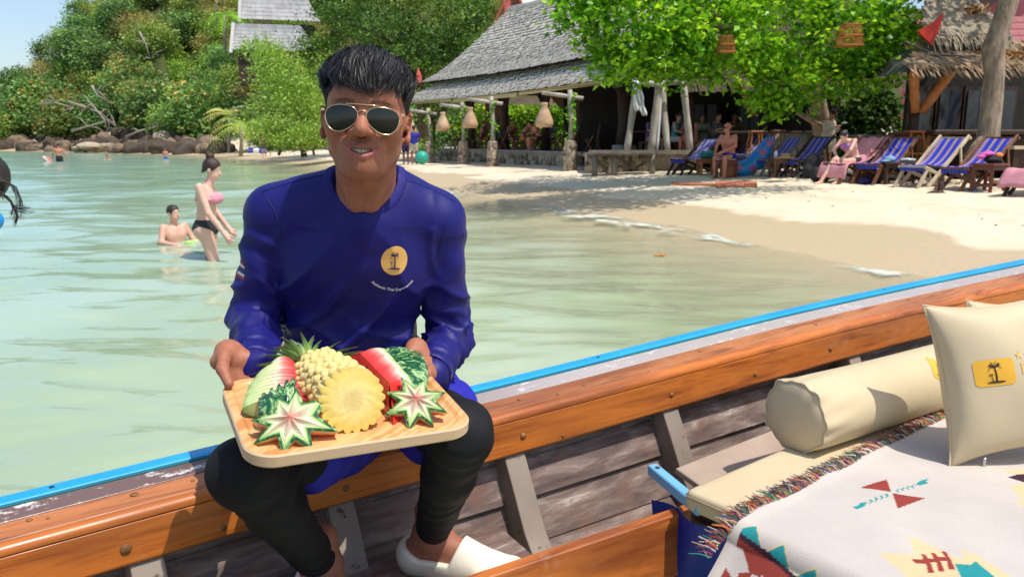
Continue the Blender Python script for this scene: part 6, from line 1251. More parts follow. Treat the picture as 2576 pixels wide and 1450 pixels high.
cc = np.tile(A(cream), (X.size, 1)); zz = lambda p: [lw(a*.5375+1743.5, b_*.5375+670.6) for a, b_ in p]
Xf, Yf = X.ravel(), Y.ravel()
def paint(p, c): cc[inpoly(Xf, Yf, zz(p))] = c
paint([(780,1040),(905,995),(925,1060)], redc); paint([(930,1065),(1085,1085),(955,1137)], redc)
paint([(1040,1018),(1058,1000),(1105,988),(1086,1003),(1102,1010),(1062,1020)], teal); paint([(742,1128),(765,1122),(780,1110),(815,1106),(800,1126),(765,1138)], teal)
for k in range(4): x0, y0 = 945+k*24, 1052-k*8; paint([(x0,y0),(x0+14,y0-12),(x0+22,y0-10),(x0+10,y0-1),(x0+20,y0+6),(x0+10,y0+8)], teal)
for k in range(4): x0, y0 = 820+k*25, 1108-k*9; paint([(x0,y0-10),(x0+10,y0-12),(x0+20,y0-4),(x0+8,y0+8),(x0,y0+8),(x0+8,y0)], teal)
paint([(860,1338),(1035,1352),(1005,1256),(1140,1318),(1262,1378),(1255,1328),(1330,1352),(1450,1430),(1560,1500),(1600,1600),(1000,1600),(960,1480),(1000,1450),(950,1405)], tan)
for k in range(3): x0 = 1020+k*48; y0 = 1365-k*6; paint([(x0,y0+4),(x0+62,y0+6),(x0+42,y0-22),(x0+66,y0-18),(x0+92,y0+24),(x0+108,y0+66),(x0+78,y0+64),(x0+70,y0+24),(x0+20,y0+24)], redc)
paint([(1222,1392),(1300,1400),(1318,1380),(1400,1450),(1500,1560),(1300,1560),(1250,1450)], teal); paint([(1470,985),(1515,968),(1560,962),(1560,1010),(1520,1000)], purp); paint([(1478,1030),(1600,1000),(1600,1120),(1500,1110),(1540,1090)], tan); paint([(1500,968),(1440,950),(1600,940),(1600,962),(1515,968)], tan)
dl = [(145,1184),(350,1308),(560,1447),(900,1680)]; paint([(150,1187),(205,1152),(198,1208),(303,1212),(312,1287),(428,1294),(436,1364),(572,1378),(580,1450),(700,1470),(720,1560),(900,1660),(560,1447),(350,1308)], tan)
paint([(150,1187),(203,1156),(205,1212),(295,1216),(306,1291),(420,1298),(430,1368),(563,1382),(573,1452),(690,1474),(712,1560),(900,1665),(560,1447),(350,1308)], teal)
paint([(60,1150),(145,1184),(350,1308),(560,1447),(900,1680),(700,1900),(0,1500)], redc)
for px_, py_, s__ in ((165,1265,60),(290,1365,42),(240,1340,30),(400,1440,52),(130,1225,26),(330,1420,40),(470,1500,50)): paint([(px_-s__,py_),(px_-s__*.2,py_-s__*.7),(px_+s__*.8,py_-s__*.2),(px_+s__,py_+s__*.8),(px_+s__*.1,py_+s__*.6),(px_-s__*.3,py_+s__)], cream)
for (xa, ya), (xb, yb) in zip(dl[:-1], dl[1:]): paint([(xa,ya-6),(xb,yb-8),(xb,yb+10),(xa,ya+8)], purp)
edge = (Yf < .21) | (Xf < -.198); cc[edge] = srgb(196,186,176); wv_ = .93+.07*np.sign(np.sin(Xf*1500)*np.sin(Yf*1500)); cc = cc*wv_[:,None]
idx = np.arange(n1*n2).reshape(n1, n2); Q = np.stack([idx[:-1,:-1], idx[:-1,1:], idx[1:,1:], idx[1:,:-1]], -1).reshape(-1, 4)
blk_m = Mcol('woven_cotton', 'Col', .9, .15, .25, 420, .08, 5, .002).bump(Mat.noise.__get__(Mat.__new__(Mat)) if False else None, 0) if False else Mcol('woven_cotton', 'Col', .9, .15, .35, 420, .08, 5, .002)
bl = tag(mk('blanket', VB, Q, blk_m.m, None, True, cols={'Col': cc}), 'white woven blanket with red, teal and tan motifs over the seat pad', 'blanket')
g = np.random.default_rng(9); q = MB(); Cf = []; pal_ = [srgb(*c) for c in ((170,60,50),(60,140,110),(200,160,110),(70,60,110),(210,196,180),(190,110,60),(60,90,60),(130,60,90))]
for k in range(1500):
    c = pal_[g.integers(len(pal_))]
    if k < 1150: x = g.uniform(-.15, 1.05); p = W(x, .19+g.uniform(0, .006), .014 if x > -.05 else .014+(x+.05)*.6); d = -E2*g.uniform(.02, .05)+E1*g.normal(0, .014)+A([0, 0, g.uniform(-.004, .012)])
    else: y = g.uniform(.18, .50); p = W(-.175, y, -.090); d = -E1*g.uniform(.008, .03)+E2*g.normal(0, .008)+A([0, 0, -g.uniform(.018, .04)])
    n0 = len(q.v); q.tube([p, p+d*.5+A([0, 0, .004]), p+d], [.0016, .0014, .0008], 3, cap=False); Cf += [c]*(len(q.v)-n0)
o = mk('fringe', q.v, q.f, Mcol('fringe_thread', 'Col', .9).m, bl, cols={'Col': Cf}); o['kind'] = 'stuff'
# ================================================================== serving board frame (shared by hands and fruit)
FLp, FRp, BLp = PZ(623, 1156, .875), PZ(1203, 1069, .863), PZ(552, 957, .92)
Ba = FRp-FLp; BLa = np.linalg.norm(Ba); Ba /= BLa; Bb = BLp-FLp; Bb -= Ba*(Ba @ Bb); BLb = np.linalg.norm(Bb); Bb /= BLb; Bc = np.cross(Ba, Bb); BR3 = np.c_[Ba, Bb, Bc]
BD = lambda a, b_, c=0.: FLp+Ba*a+Bb*b_+Bc*c
# ================================================================== the seated man
skinm = Mcol('man_skin', 'Col', .5, .32, .3, 420, .16, 130, .0012); skinm.set(Subsurface_Weight=.12, Subsurface_Scale=.01)
skinm.b.inputs['Subsurface Radius'].default_value = (1., .4, .2)
skinm.link(skinm.ramp(skinm.noise(skinm.coord(), 38, 4), [(.3, (.44,)*3), (.7, (.62,)*3)]), skinm.b.inputs['Roughness'])
H0 = PD(921, 297, 1.512); yw, rl = math.radians(6), math.radians(4.2)
hf = A([math.sin(yw), -math.cos(yw), .02]); hf /= np.linalg.norm(hf); hx = A([math.cos(rl)*math.cos(yw), math.sin(yw), -math.sin(rl)]); hx -= hf*(hx @ hf); hx /= np.linalg.norm(hx); hz = np.cross(hx, -hf); hz = hz if hz[2] > 0 else -hz
HB = np.c_[hx, hf, hz]; KS = 1.035/1000
HW = lambda P: np.asarray(P, float)*KS @ HB.T+H0
HL = lambda V: (np.asarray(V)-H0) @ HB/KS
ULIP = [(-30.5,75.5,-50),(-16,84,-52.8),(-5,87.8,-51.5),(0,87.3,-52.6),(5,87.8,-51.5),(16,84,-52.8),(30.5,75.5,-50)]
LLIP = [(-30,75,-52),(-18,82.5,-63.8),(-6,85.2,-69.8),(6,85.2,-69.8),(18,82.5,-63.8),(30,75,-52)]
def head_sdf():
    s = SDF((-104, -185, -225), (104, 128, 128), 2.1)
    c = lambda *a, k=8, cut=False: s.cone(*a, k=k, cut=cut)
    e = lambda p, r, R=None, k=10, cut=False: s.ell(p, r, R, k, cut)
    e((0,-10,34), (71,91,75)); e((0,12,8), (66.5,72,62), k=14)
    e((0,24,-46), (58,50,54), k=18)
    for g in (-1, 1):
        c((g*43,10,-52), (g*23,50,-90), 19, 17, k=20); c((g*55,4,-4), (g*45,14,-54), 13, 15, k=18); e((g*41,47,-28), (25,27,25), k=18); c((g*47,60,24), (g*9,76,19), 11, 11, k=14)
        e((g*50,55,-10), (18,18,20), k=16)
        e((g*33,84,2), (17,14,12), k=8, cut=True); e((g*32,66,0), (14.5,14,13), k=5)
    e((0,62,-92), (26,23,20), k=14); e((0,58,-70), (34,27,26), k=18); e((0,60,44), (50,27,32), k=18); e((0,70,-52), (33,19,18), k=12)
    s.chain([(0,76,14),(0,87,-2),(0,96,-16),(0,101,-25)], [8.5,8,10,12], k=10)
    for g in (-1, 1): e((g*14.5,88,-28), (9.5,11,8.5), k=7); e((g*7.2,97,-38), (4.4,5.5,4.2), k=2.5, cut=True); c((g*20,82,-38), (g*34,72,-52), 3, 3, k=10)
    # mouth: cut, then lips round it (a smile: corners up and back)
    s.chain([(-25,79.5,-54.2),(-15,83,-58.4),(0,84.5,-60.8),(15,83,-58.4),(25,79.5,-54.2)], [3.2,5.0,6.0,5.0,3.2], k=2, cut=True)
    s.chain(ULIP, [1.8,3.3,4.2,3.9,4.2,3.3,1.8], k=2.5)
    s.chain(LLIP, [1.6,3.4,4.6,4.6,3.4,1.6], k=2.5)
    for g in (-1, 1):
        pass
        Re = rotz(g*-.45) @ roty(g*.12); e((g*77,-8,-12), (5.5,18,30), Re, k=7); e((g*82,1,-9), (4.2,9,17), Re, k=4, cut=True); e((g*76,4,-36), (5.5,8,9), Re, k=5); e((g*75,6,-14), (4,4,6), k=4)
    s.chain([(0,-24,-50),(0,-52,-100),(0,-82,-145),(0,-98,-196)], [54,53,56,66], k=16)
    for g in (-1, 1): c((g*50,-10,-62), (g*15,-26,-160), 11, 10, k=18)
    e((0,-6,-112), (9,12,12), k=16)
    return s
hs_ = head_sdf(); Vh, Qh = hs_.mesh(); Vh = HW(Vh)
# arms and legs: joints measured from the picture
shL, elL, wrL = PD(690, 535, 1.665), PD(640, 805, 1.70), PD(640, 922, 1.515)
shR, elR, wrR = PD(1098, 550, 1.70), PD(1130, 850, 1.80), PD(1082, 940, 1.60)
hipL, hipR = A([-.385, 1.78, .69]), A([-.225, 1.88, .69]); knL, knR = PD(618, 1188, 1.43), PD(1158, 1090, 1.545); anL, anR = A([-.412, 1.585, .445]), A([-.190, 1.735, .437])
NB = PD(920, 492, 1.61)
def hand(s, w_, palm, nrm, across, fingers, thumb, r=1.):
    """palm slab, four curled finger chains, thumb leaving the side of the palm"""
    w_, palm, across, nrm = [A(q, float) for q in (w_, palm, across, nrm)]; across /= np.linalg.norm(across)
    for k in (-1, -.33, .33, 1): s.cone(w_+across*k*.018, palm+across*k*.030, .017, .0135, .012)
    for ch in fingers: s.chain(ch, [.0100, .0094, .0086, .0074][:len(ch)], .004)
    s.chain(thumb, [.0145, .0118, .0108, .0088][:len(thumb)], .006)
parts = [(Vh, Qh)]
# left of picture: thumb on top of the board corner, fingers under it
c_ = BD(.008, .31, .02); s_ = SDF(c_-.13, c_+.14, .0022); s_.chain([wrL+(elL-wrL)*.35, wrL], [.034, .026], .01)
pm = BD(.034, .330, .020); fg = [[BD(.022+.016*k, .318+.002*k, .004), BD(.022+.017*k, .304, -.022), BD(.024+.017*k, .276, -.0415), BD(.026+.017*k, .250-.006*abs(k-1.5), -.042)] for k in range(4)]
hand(s_, wrL, pm, Bc, Ba, fg, [BD(.034, .350, .034), BD(.014, .316, .036), BD(.006, .282, .026), BD(.012, .252, .0105)])
s_.chain([wrL, BD(.024, .348, .030), BD(.010, .318, .022)], [.024, .021, .014], .012); V, Q = s_.mesh(); parts.append((V, Q))
# right of picture: hand behind the big wedge
c_ = BD(.365, .28, .02); s_ = SDF(c_-.13, c_+.14, .0026); s_.chain([wrR+(elR-wrR)*.35, wrR], [.034, .026], .01)
fg = [[BD(.378, .268-.016*k, .002), BD(.374, .262-.017*k, -.024), BD(.350, .254-.017*k, -.0415), BD(.322, .250-.017*k, -.042)] for k in range(4)]
hand(s_, wrR, BD(.372, .262, .014), Bc, -Bb, fg, [BD(.376, .285, .034), BD(.362, .268, .032), BD(.348, .252, .024), BD(.338, .242, .0105)])
s_.chain([wrR, BD(.376, .280, .028), BD(.366, .266, .024)], [.024, .020, .014], .012); V, Q = s_.mesh(); parts.append((V, Q))
# hidden core so that the skin is one piece, then feet
lo, hi = A([-.72, 1.2, .33]), A([.12, 2.02, 1.32]); s_ = SDF(lo, hi, .008)
s_.chain([NB+A([0, .05, -.02]), (NB+hipL+hipR)/3+A([0, .03, .05]), (hipL+hipR)/2], [.06, .075, .085], .03)
for a_, b_, c__ in ((shL, elL, wrL), (shR, elR, wrR)): s_.cone(NB+A([0, .06, -.04]), a_, .035, .03, .02); s_.chain([a_, b_, b_+(c__-b_)*.75], [.034, .03, .028], .01)
for a_, b_, c__ in ((hipL, knL, anL), (hipR, knR, anR)): s_.chain([(hipL+hipR)/2, a_, b_, b_+(c__-b_)*.35, c__], [.06, .06, .045, .047, .036], .02)
V, Q = s_.mesh(); parts.append((V, Q))
fd = A([.955, -.30, 0.]); fd /= np.linalg.norm(fd); fsd = A([-fd[1], fd[0], 0])
fdl = A([.55, -.83, 0.]); fdl /= np.linalg.norm(fdl)
def foot(an, d, z0):
    sd_ = A([-d[1], d[0], 0]); hl = A([an[0], an[1], z0+.032])-d*.038; c = an+d*.07; s = SDF(c-.2, c+.2, .0035)
    s.chain([an+A([0, 0, .06]), an, hl], [.038, .037, .031], .02); s.cone(an+A([0, 0, -.01]), hl+d*.15+A([0, 0, .005]), .036, .028, .03)
    for k in (-1, 0, 1): s.cone(hl, hl+d*.19+sd_*.026*k+A([0, 0, -.010]), .028, .018, .02)
    for k in range(5): s.cone(hl+d*.17+sd_*(.036-.018*k)+A([0, 0, -.012]), hl+d*(.226-.008*k)+sd_*(.040-.019*k)+A([0, 0, -.018]), .013, .010 if k else .013, .006)
    for g in (-1, 1): s.ell(an+sd_*g*.033, (.012, .012, .014), None, .012)
    return s
fsR, fsL = foot(anR, fd, .352), foot(anL, fdl, .352)
for f_ in (fsR, fsL): parts.append(f_.mesh())
k0 = 0; VV = []; QQ = []
for V, Q in parts: VV.append(V); QQ.append(Q+k0); k0 += len(V)
tmp = mk('tmp', np.concatenate(VV), np.concatenate(QQ)); rm = tmp.modifiers.new('r', 'REMESH'); rm.mode = 'VOXEL'; rm.voxel_size = .0024
dg = bpy.context.evaluated_depsgraph_get(); me = bpy.data.meshes.new_from_object(tmp.evaluated_get(dg)); nV = np.zeros(len(me.vertices)*3, np.float32); me.vertices.foreach_get('co', nV); nV = nV.reshape(-1, 3)
nQ = np.zeros(len(me.polygons)*4, np.int32); me.polygons.foreach_get('vertices', nQ); nQ = nQ.reshape(-1, 4); bpy.data.objects.remove(tmp)
L = HL(nV); X, Y, Z = L.T; inhead = (Z > -215) & (np.abs(X) < 110) & (Z < 140) & (Y > -185) & (Y < 130)
base = A(srgb(167,107,81)); col = np.tile(base, (len(nV), 1)); col *= (1+.05*vnoise(nV, 55, 2))[:,None]
def tint(mask, c): 
    global col
    mask = np.clip(mask, 0, 1)[:,None]; col = col*(1-mask)+A(c)*mask
g3 = lambda x0, y0, z0, rx, ry, rz: np.exp(-(((X-x0)/rx)**2+((Y-y0)/ry)**2+((Z-z0)/rz)**2))*inhead
for g in (-1, 1): tint(.35*g3(g*42, 70, -28, 20, 30, 16), srgb(178,104,76)); tint(.4*g3(g*78, 0, -10, 12, 20, 30), srgb(176,100,76))
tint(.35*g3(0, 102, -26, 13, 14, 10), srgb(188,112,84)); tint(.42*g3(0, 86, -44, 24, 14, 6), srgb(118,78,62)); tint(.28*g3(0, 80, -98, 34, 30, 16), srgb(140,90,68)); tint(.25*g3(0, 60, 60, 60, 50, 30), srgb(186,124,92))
def dchain(pts):
    P = L; d = np.full(len(P), 1e9)
    for a_, b_ in zip(pts[:-1], pts[1:]):
        a_, b_ = A(a_, float), A(b_, float); ab = b_-a_; t = np.clip(((P-a_) @ ab)/(ab @ ab), 0, 1); d = np.minimum(d, np.linalg.norm(P-a_-t[:,None]*ab, axis=1))
    return d
lu = dchain(ULIP); ll_ = dchain(LLIP)
tint(np.clip((4.6-lu)/1.2, 0, 1)*.85*inhead, srgb(142,80,76)); tint(np.clip((5.8-ll_)/1.4, 0, 1)*.85*inhead, srgb(176,104,100))
tint(((Y < 81) & (Y > 50) & (Z < -51) & (Z > -68+16*(X/27)**2) & (np.abs(X) < 22) & (lu > 3.2) & (ll_ > 4.2))*.8*inhead, srgb(70,28,26))
for g in (-1, 1): tint(.75*np.clip(1.2-np.abs(Z-(21.5+3.5*np.exp(-((X-g*30)/14)**2)))/4.0, 0, 1)*np.clip((np.abs(X)-11)/6, 0, 1)*np.clip((52-np.abs(X))/8, 0, 1)*(X*g > 0)*(Y > 40)*inhead, srgb(52,36,30))
tint(.55*np.clip((nV[:,2]-.3)/.1, 0, 1)*(nV[:,2] < .56), srgb(140,86,64))
man = empty('person', ((hipL+hipR)/2)-A([0, 0, .1]), 'young man in a royal blue long sleeved shirt and sunglasses holding the fruit board', 'person')
body = mk('body', nV, nQ, skinm.m, man, True, cols={'Col': col})
# teeth
toothm = M('tooth_enamel', srgb(232,222,206), .25, srgb(222,210,190), 60); 
for k in range(8):
    x = -17.5+k*5+(0 if k < 4 else 0); wd = (4.6, 4.8, 5.0, 6.2)[min(k, 7-k)]; x = (-17.2, -12.6, -7.9, -2.8, 2.8, 7.9, 12.6, 17.2)[k]; hgt = (7, 7.6, 7.2, 8.6)[min(k, 7-k)]
    s_ = SDF((x-5, 62, -70), (x+5, 96, -48), .6); y = 83.6-.022*x*x; s_.ell((x, y-3.5, -59.6+.014*x*x), (wd*.56, 4.2, hgt*.58), rotz(-x*.04), .5); V, Q = s_.mesh(); mk('tooth', HW(V), Q, toothm, man, True)
# ---- hair: dark cap and combed strands
hairM = Mat('black_hair'); hairM.set(Roughness=.5); hairM.b.inputs['Specular IOR Level'].default_value = .4; hairM.col(hairM.ramp(hairM.attr('var'), [(0, (.008,.007,.007)), (.5, (.020,.017,.016)), (.8, (.05,.04,.034)), (1, (.11,.085,.07))]))
s_ = SDF((-112, -140, -70), (112, 112, 138), 2.6); s_.ell((0,-12,36), (76,93,76)); s_.ell((0,-32,8), (75.5,72,66), None, 8)
def hairkeep(X, Y, Z):
    ax_ = np.abs(X); line = 64-.0060*ax_**2+0*Y; front = np.minimum(Y-18, line-Z+0*X); side = np.minimum(Y+22, 6-Z+0*X); low = -Z-38-.3*Y+0*X; return np.maximum(np.maximum(front, np.minimum(side, Y+60)), low)
s_.keep(hairkeep, 4); V, Q = s_.mesh(); N_ = nvert(V, Q); V = V+N_*(1.2*vnoise(V, .12, 4)+1.0*np.sin(np.arctan2(V[:,0], V[:,1])*60+.2*V[:,2]))[:,None]
mk('hair', HW(V), Q, hairM.m, man, True, attrs={'var': np.full(len(V), .12)})
g = np.random.default_rng(17); c0 = A([0, -11, 36.]); rad = A([75, 92, 75.]); whorl = A([.10, -.45, .9]); whorl /= np.linalg.norm(whorl); PV = []; PQ = []; pv = []; NS = 10
cl = g.normal(size=(900, 6)); cd0 = g.normal(size=(900, 3)); cd0[:,2] = np.abs(cd0[:,2])*1.1-.25; cd0 /= np.linalg.norm(cd0, axis=1, keepdims=True)
for i in range(9000):
    cid = g.integers(900); d = cd0[cid]+g.normal(size=3)*.055; d /= np.linalg.norm(d)
    if d[2] < -.34: continue
    root = c0+d*rad
    if root[1] > 18 and root[2] < 72-.0062*root[0]**2: continue
    if abs(root[0]) > 50 and root[1] > 2 and root[2] < 14: continue
    if root[2] < 4 and root[1] > -22: continue
    top = float(np.clip((d[2]-.10)/.4, 0, 1)); Ln = (1+.16*cl[cid,0]+g.normal()*.07)*(24+54*top); p = d.copy()
    if root[1] > 5 and top > .3: Ln *= 1.3
    if abs(d[0]) > .74: Ln = min(Ln, 36*(1+.12*cl[cid,1]))
    jx = cl[cid,2]*.20+g.normal()*.07; lift = 13+6*top+5.0*cl[cid,3]*.6+g.normal()*1.4; curl = cl[cid,4]; pts = []
    for k in range(NS):
        t = k/(NS-1)
        hgt = 2+lift*math.sin(min(1, t*1.35)*PI*.5)*(1-(.55-.16*curl)*max(0, t-.5)/.5) if top > .2 else (2.5+4.5*math.sin(t*PI*.62)+.5*curl if abs(d[0]) > .6 and d[2] < .25 else 3+8*math.sin(t*PI*.62)+.8*curl)
        if p[1] < .5: hgt *= float(np.clip((p[2]+.15)/.55, .22, 1))
        pts.append(c0+p*(rad+hgt))
        fl = p-whorl*(p @ whorl); fl = fl/(np.linalg.norm(fl)+1e-6); fl = fl+A([0, .50*top, -.12-.55*t*(p[1] > .2)]); fl -= p*(fl @ p); sv_ = np.cross(p, fl); fl = fl+sv_*(jx*(1-.4*t)+.10*curl*t); fl -= p*(fl @ p); fl /= np.linalg.norm(fl)+1e-6
        p = p+fl*(Ln/(NS-1)/84); p /= np.linalg.norm(p)
    pts = A(pts)
    if pts[-1][1] > 30:
        xc = round(pts[-1][0]/11+.1*cl[cid,0])*11; hh = math.sin(xc*12.9898+4.1)*43758.5; hh -= math.floor(hh); zmin = 26+44*hh**1.2-.0035*xc*xc+2.2*abs(pts[-1][0]-xc)+g.uniform(0, 9); tt_ = np.linspace(0, 1, NS)**2.2
        if g.random() < (.62 if hh > .5 else .30): continue
        pts[:,0] += (xc+3*math.sin(xc)-pts[-1][0])*.9*tt_*np.clip((96-pts[:,2])/40, 0, 1); keep_ = pts[:,2] > zmin
        if keep_.sum() < 3: continue
        pts = A([[np.interp(tt, np.arange(keep_.sum()), pts[keep_][:,q]) for q in range(3)] for tt in np.linspace(0, keep_.sum()-1, NS)])
    sdv = np.cross(pts[-1]-pts[0], pts[NS//2]-c0); sdv /= np.linalg.norm(sdv)+1e-6; k0 = len(PV); tone = float(np.clip(g.beta(1.1, 3.0)+.12*cl[cid,5], 0, 1))
    nrm_ = pts-c0; nrm_ /= np.linalg.norm(nrm_, axis=1, keepdims=True); tw = nrm_*(.5*cl[cid,5])
    for k in range(NS): w_ = (.62 if k < NS-4 else .62*(NS-1-k)/4+.06); PV += [pts[k]-(sdv+tw[k])*w_, pts[k]+(sdv+tw[k])*w_]; pv += [tone, tone]
    PQ += [(k0+2*k, k0+2*k+1, k0+2*k+3, k0+2*k+2) for k in range(NS-1)]
o = mk('hair_strands', HW(A(PV)), A(PQ), hairM.m, man, False, attrs={'var': pv}); o['kind'] = 'stuff'
# ---- sunglasses
goldm = M('gold_wire', (.78, .62, .38), .22, (.74, .58, .34), metal=1.); lensm = Mat('dark_lens'); lensm.set(Base_Color=(.012, .014, .010), Roughness=.04, IOR=1.5); pass
sg = empty('sunglasses', HW((0, 95, 0)), 'gold framed aviator sunglasses with dark lenses on the man', 'sunglasses')
def lens_out(g, n=44):
    P = []
    for k in range(n):
        t = 2*PI*k/n; co, si = math.cos(t), math.sin(t); x = 28*math.copysign(abs(co)**.88, co); z = 19*abs(si)**.82 if si > 0 else -26.5*abs(si)**1.05
        if si < 0: x = x*(1-.16*si*si)+5.5*si*si if x > 0 else x*(1-.30*si*si)+5.5*si*si
        else: x -= 1.5*si
        P.append((g*(35.2+x), z-3))
    return P
ybow = lambda x: 97.5-.0030*x*x
q = MB(); rimq = {}
for g in (-1, 1):
    out = lens_out(g); V = []; Q = []; n = len(out); cx, cz = g*36.5, -3.
    for ri in range(7):
        r = ri/6
        for x, z in out: V.append((cx+(x-cx)*r, ybow(cx+(x-cx)*r)+1.6*(1-r*r), cz+(z-cz)*r))
    for ri in range(6):
        for k in range(n): Q.append((ri*n+k, ri*n+(k+1) % n, (ri+1)*n+(k+1) % n, (ri+1)*n+k))
    mk('lens', HW(A(V)), Q, lensm.m, sg, True)
    pts = [HW((x, ybow(x)+.2, z)) for x, z in out]; MB().tube(pts+pts[:2], .00105, 6, cap=False).done('rim', goldm, sg, True)
    hx_ = g*65.5; q2 = MB(); q2.box(HW((hx_+g*2, 83.5, 6)), (.007, .005, .005), HB, ch=.001); q2.done('hinge', goldm, sg)
    MB().tube([HW((g*70, 84, 6)), HW((g*75.5, 45, 5)), HW((g*79, 5, 6)), HW((g*80, -18, -4))], [.0012]*4, 6).done('temple', goldm, sg, True)
    MB().tube([HW((g*12, 93, -2)), HW((g*10.5, 89, -5)), HW((g*10, 89, -11))], [.0009, .0018, .0022], 6).done('nose_pad', M('clear_pad', (.5,.52,.45), .2), sg, True)
MB().tube([HW((x, ybow(x)+1, z)) for x, z in ((-9, 4.0), (-5, 7), (0, 7.8), (5, 7), (9, 4.0))], .0012, 6).done('bridge', goldm, sg, True); MB().tube([HW((x, ybow(x)+1.2, z)) for x, z in ((-28, 17.6), (-18, 18.2), (0, 18.0), (18, 18.2), (28, 17.6))], .0012, 6).done('brow_bar', goldm, sg, True)
# ---- shirt
s_ = SDF((-.74, 1.22, .60), (.14, 2.04, 1.34), .0052); ax = shR-shL; ax /= np.linalg.norm(ax); ax2 = hipR-hipL; ax2 /= np.linalg.norm(ax2); PM = (hipL+hipR)/2+A([0, .01, .075])
chC = PD(896, 640, 1.715); waC = PD(872, 840, 1.775)
for g in (-1, 1):
    s_.cone(PM+ax2*g*.065, waC+ax*g*.045, .088, .084, .05); s_.cone(waC+ax*g*.045, chC+ax*g*.064, .084, .097, .05); s_.cone(chC+ax*g*.070, (shL if g < 0 else shR)*.62+chC*.38+A([0, .0, .025]), .10, .075, .06)
s_.cone(chC, NB+A([0, .03, -.06]), .11, .085, .05)
for g, sh_ in ((-1, shL), (1, shR)): s_.cone(NB+ax*g*.045+A([0, .035, .012]), sh_+A([0, .0, -.006]), .048, .054, .05)
for a_, b_, c__ in ((shL, elL, wrL), (shR, elR, wrR)): s_.cone(a_, a_+(b_-a_)*.4, .059, .052, .022); s_.cone(a_+(b_-a_)*.4, b_, .052, .049, .008); s_.cone(b_, b_+(c__-b_)*.98, .051, .039, .008)
cutf = s_.like(); cutf.ell(NB+A([0, -.0, .035]), (.066, .070, .062), rotx(.55), .012); cutf.cone(NB+A([0, .02, .0]), NB+A([0, -.02, .2]), .060, .075, .01)
s_.f = np.maximum(s_.f, -cutf.f); cb_ = s_.clone(.0030); cb_.f = np.maximum(cb_.f, cutf.f-.0165); colV = cb_.mesh()
V, Q = s_.mesh(); N_ = nvert(V, Q); disp = .0022*vnoise(V, 9, 2)
for a_, b_, c__, sd_ in ((shL, elL, wrL, 1), (shR, elR, wrR, 2)):
    fa = c__-b_; Lf = np.linalg.norm(fa); fa /= Lf; ua = b_-a_; Lu = np.linalg.norm(ua); ua /= Lu
    tf = (V-b_) @ fa; rf = np.linalg.norm(V-b_-tf[:,None]*fa, axis=1); tu = (V-b_) @ ua; ru = np.linalg.norm(V-b_-tu[:,None]*ua, axis=1)
    wf = np.exp(-np.clip(rf-.062, 0, 1)/.01)*(tf > -.03)*(tf < Lf*.85); wu = np.exp(-np.clip(ru-.066, 0, 1)/.01)*(tu < .03)*(tu > -Lu*.9)
    tw = vnoise(V, 13, 4+sd_); rdg = lambda x: (1-np.abs(np.sin(x)))**1.6-.3
    disp += wf*(.011*rdg(tf/.021+1.7*tw)*np.exp(-((tf-.06)/.09)**2)+.008*rdg(tf/.017+1.8*tw)*np.exp(-((tf-Lf*.78)/.06)**2))
    disp += wu*(.012*rdg(tu/.024+2.0*tw)*np.exp(-((tu+.02)/.085)**2)+.009*rdg((V @ A([.5, .1, .6]))/.026+2.0*tw)*np.exp(-((tu+Lu*.55)/.12)**2))
tor = np.exp(-np.clip(np.abs((V-chC) @ ax)-.15, 0, 1)/.02)*(V[:,2] < 1.17)*(V[:,1] < chC[1]+.02)
cf = PD(640, 560, 1.6); rr = np.hypot((V-cf) @ ax*1.0, (V-cf)[:,2]*1.0); an_ = np.arctan2(-(V-cf)[:,2], (V-cf) @ ax)
disp += tor*(.020*rdg(rr/.026+.9*vnoise(V, 6, 5)+.5)*np.clip((rr-.13)/.10, 0, 1)*np.exp(-((an_-.95)/.50)**2)+.011*rdg(rr/.019+1.6*vnoise(V, 8, 6))*np.exp(-((rr-.10)/.07)**2))
cr_ = PD(1085, 640, 1.62); r2 = np.hypot((V-cr_) @ ax, (V-cr_)[:,2]); disp += tor*.013*rdg(((V-cr_) @ ax*.85+(V-cr_)[:,2]*.5)/.022+1.2*vnoise(V, 9, 7))*np.exp(-(r2/.10)**2)
cl_ = PD(1010, 470, 1.6); r3 = np.hypot((V-cl_) @ ax, (V-cl_)[:,2]*.6); disp += (V[:,2] > 1.05)*(V[:,1] < 1.66)*.007*rdg(((V-cl_) @ ax)/.02+.5*vnoise(V, 9, 8))*np.exp(-(r3/.07)**2)
lowr = np.clip((1.0-V[:,2])/.12, 0, 1)*tor; disp += lowr*.013*rdg(((V-waC) @ ax*.9+(V[:,2]-1)*1.5)/.030+1.2*vnoise(V, 7, 3))
disp = disp*(1-.85*np.exp(-(np.linalg.norm(V-PD(992, 660, 1.60), axis=1)/.055)**2))
disp = disp*np.clip((np.linalg.norm(V-NB-A([0, 0, .02]), axis=1)-.085)/.04, 0, 1)
V = V+N_*disp[:,None]
bluem = Mat('royal_blue_jersey'); f = bluem.noise(bluem.coord(), 500, 2); bluem.col(bluem.ramp(bluem.noise(bluem.coord(), 6, 3), [(.3, srgb(19,18,94)), (.7, srgb(22,20,104))])); bluem.set(Roughness=.52, Sheen_Weight=.04, Sheen_Roughness=.4); bluem.b.inputs['Specular IOR Level'].default_value = .32; bluem.bump(f, .12, .0006)
shirt = mk('shirt', V, Q, bluem.m, man, True); sb = BVHTree.FromPolygons([tuple(v) for v in V], [tuple(q_) for q_ in Q])
mk('collar', *colV, M('navy_rib', srgb(26,24,118), .7, srgb(20,18,96), 60, .3, 400, dist=.001), man, True)
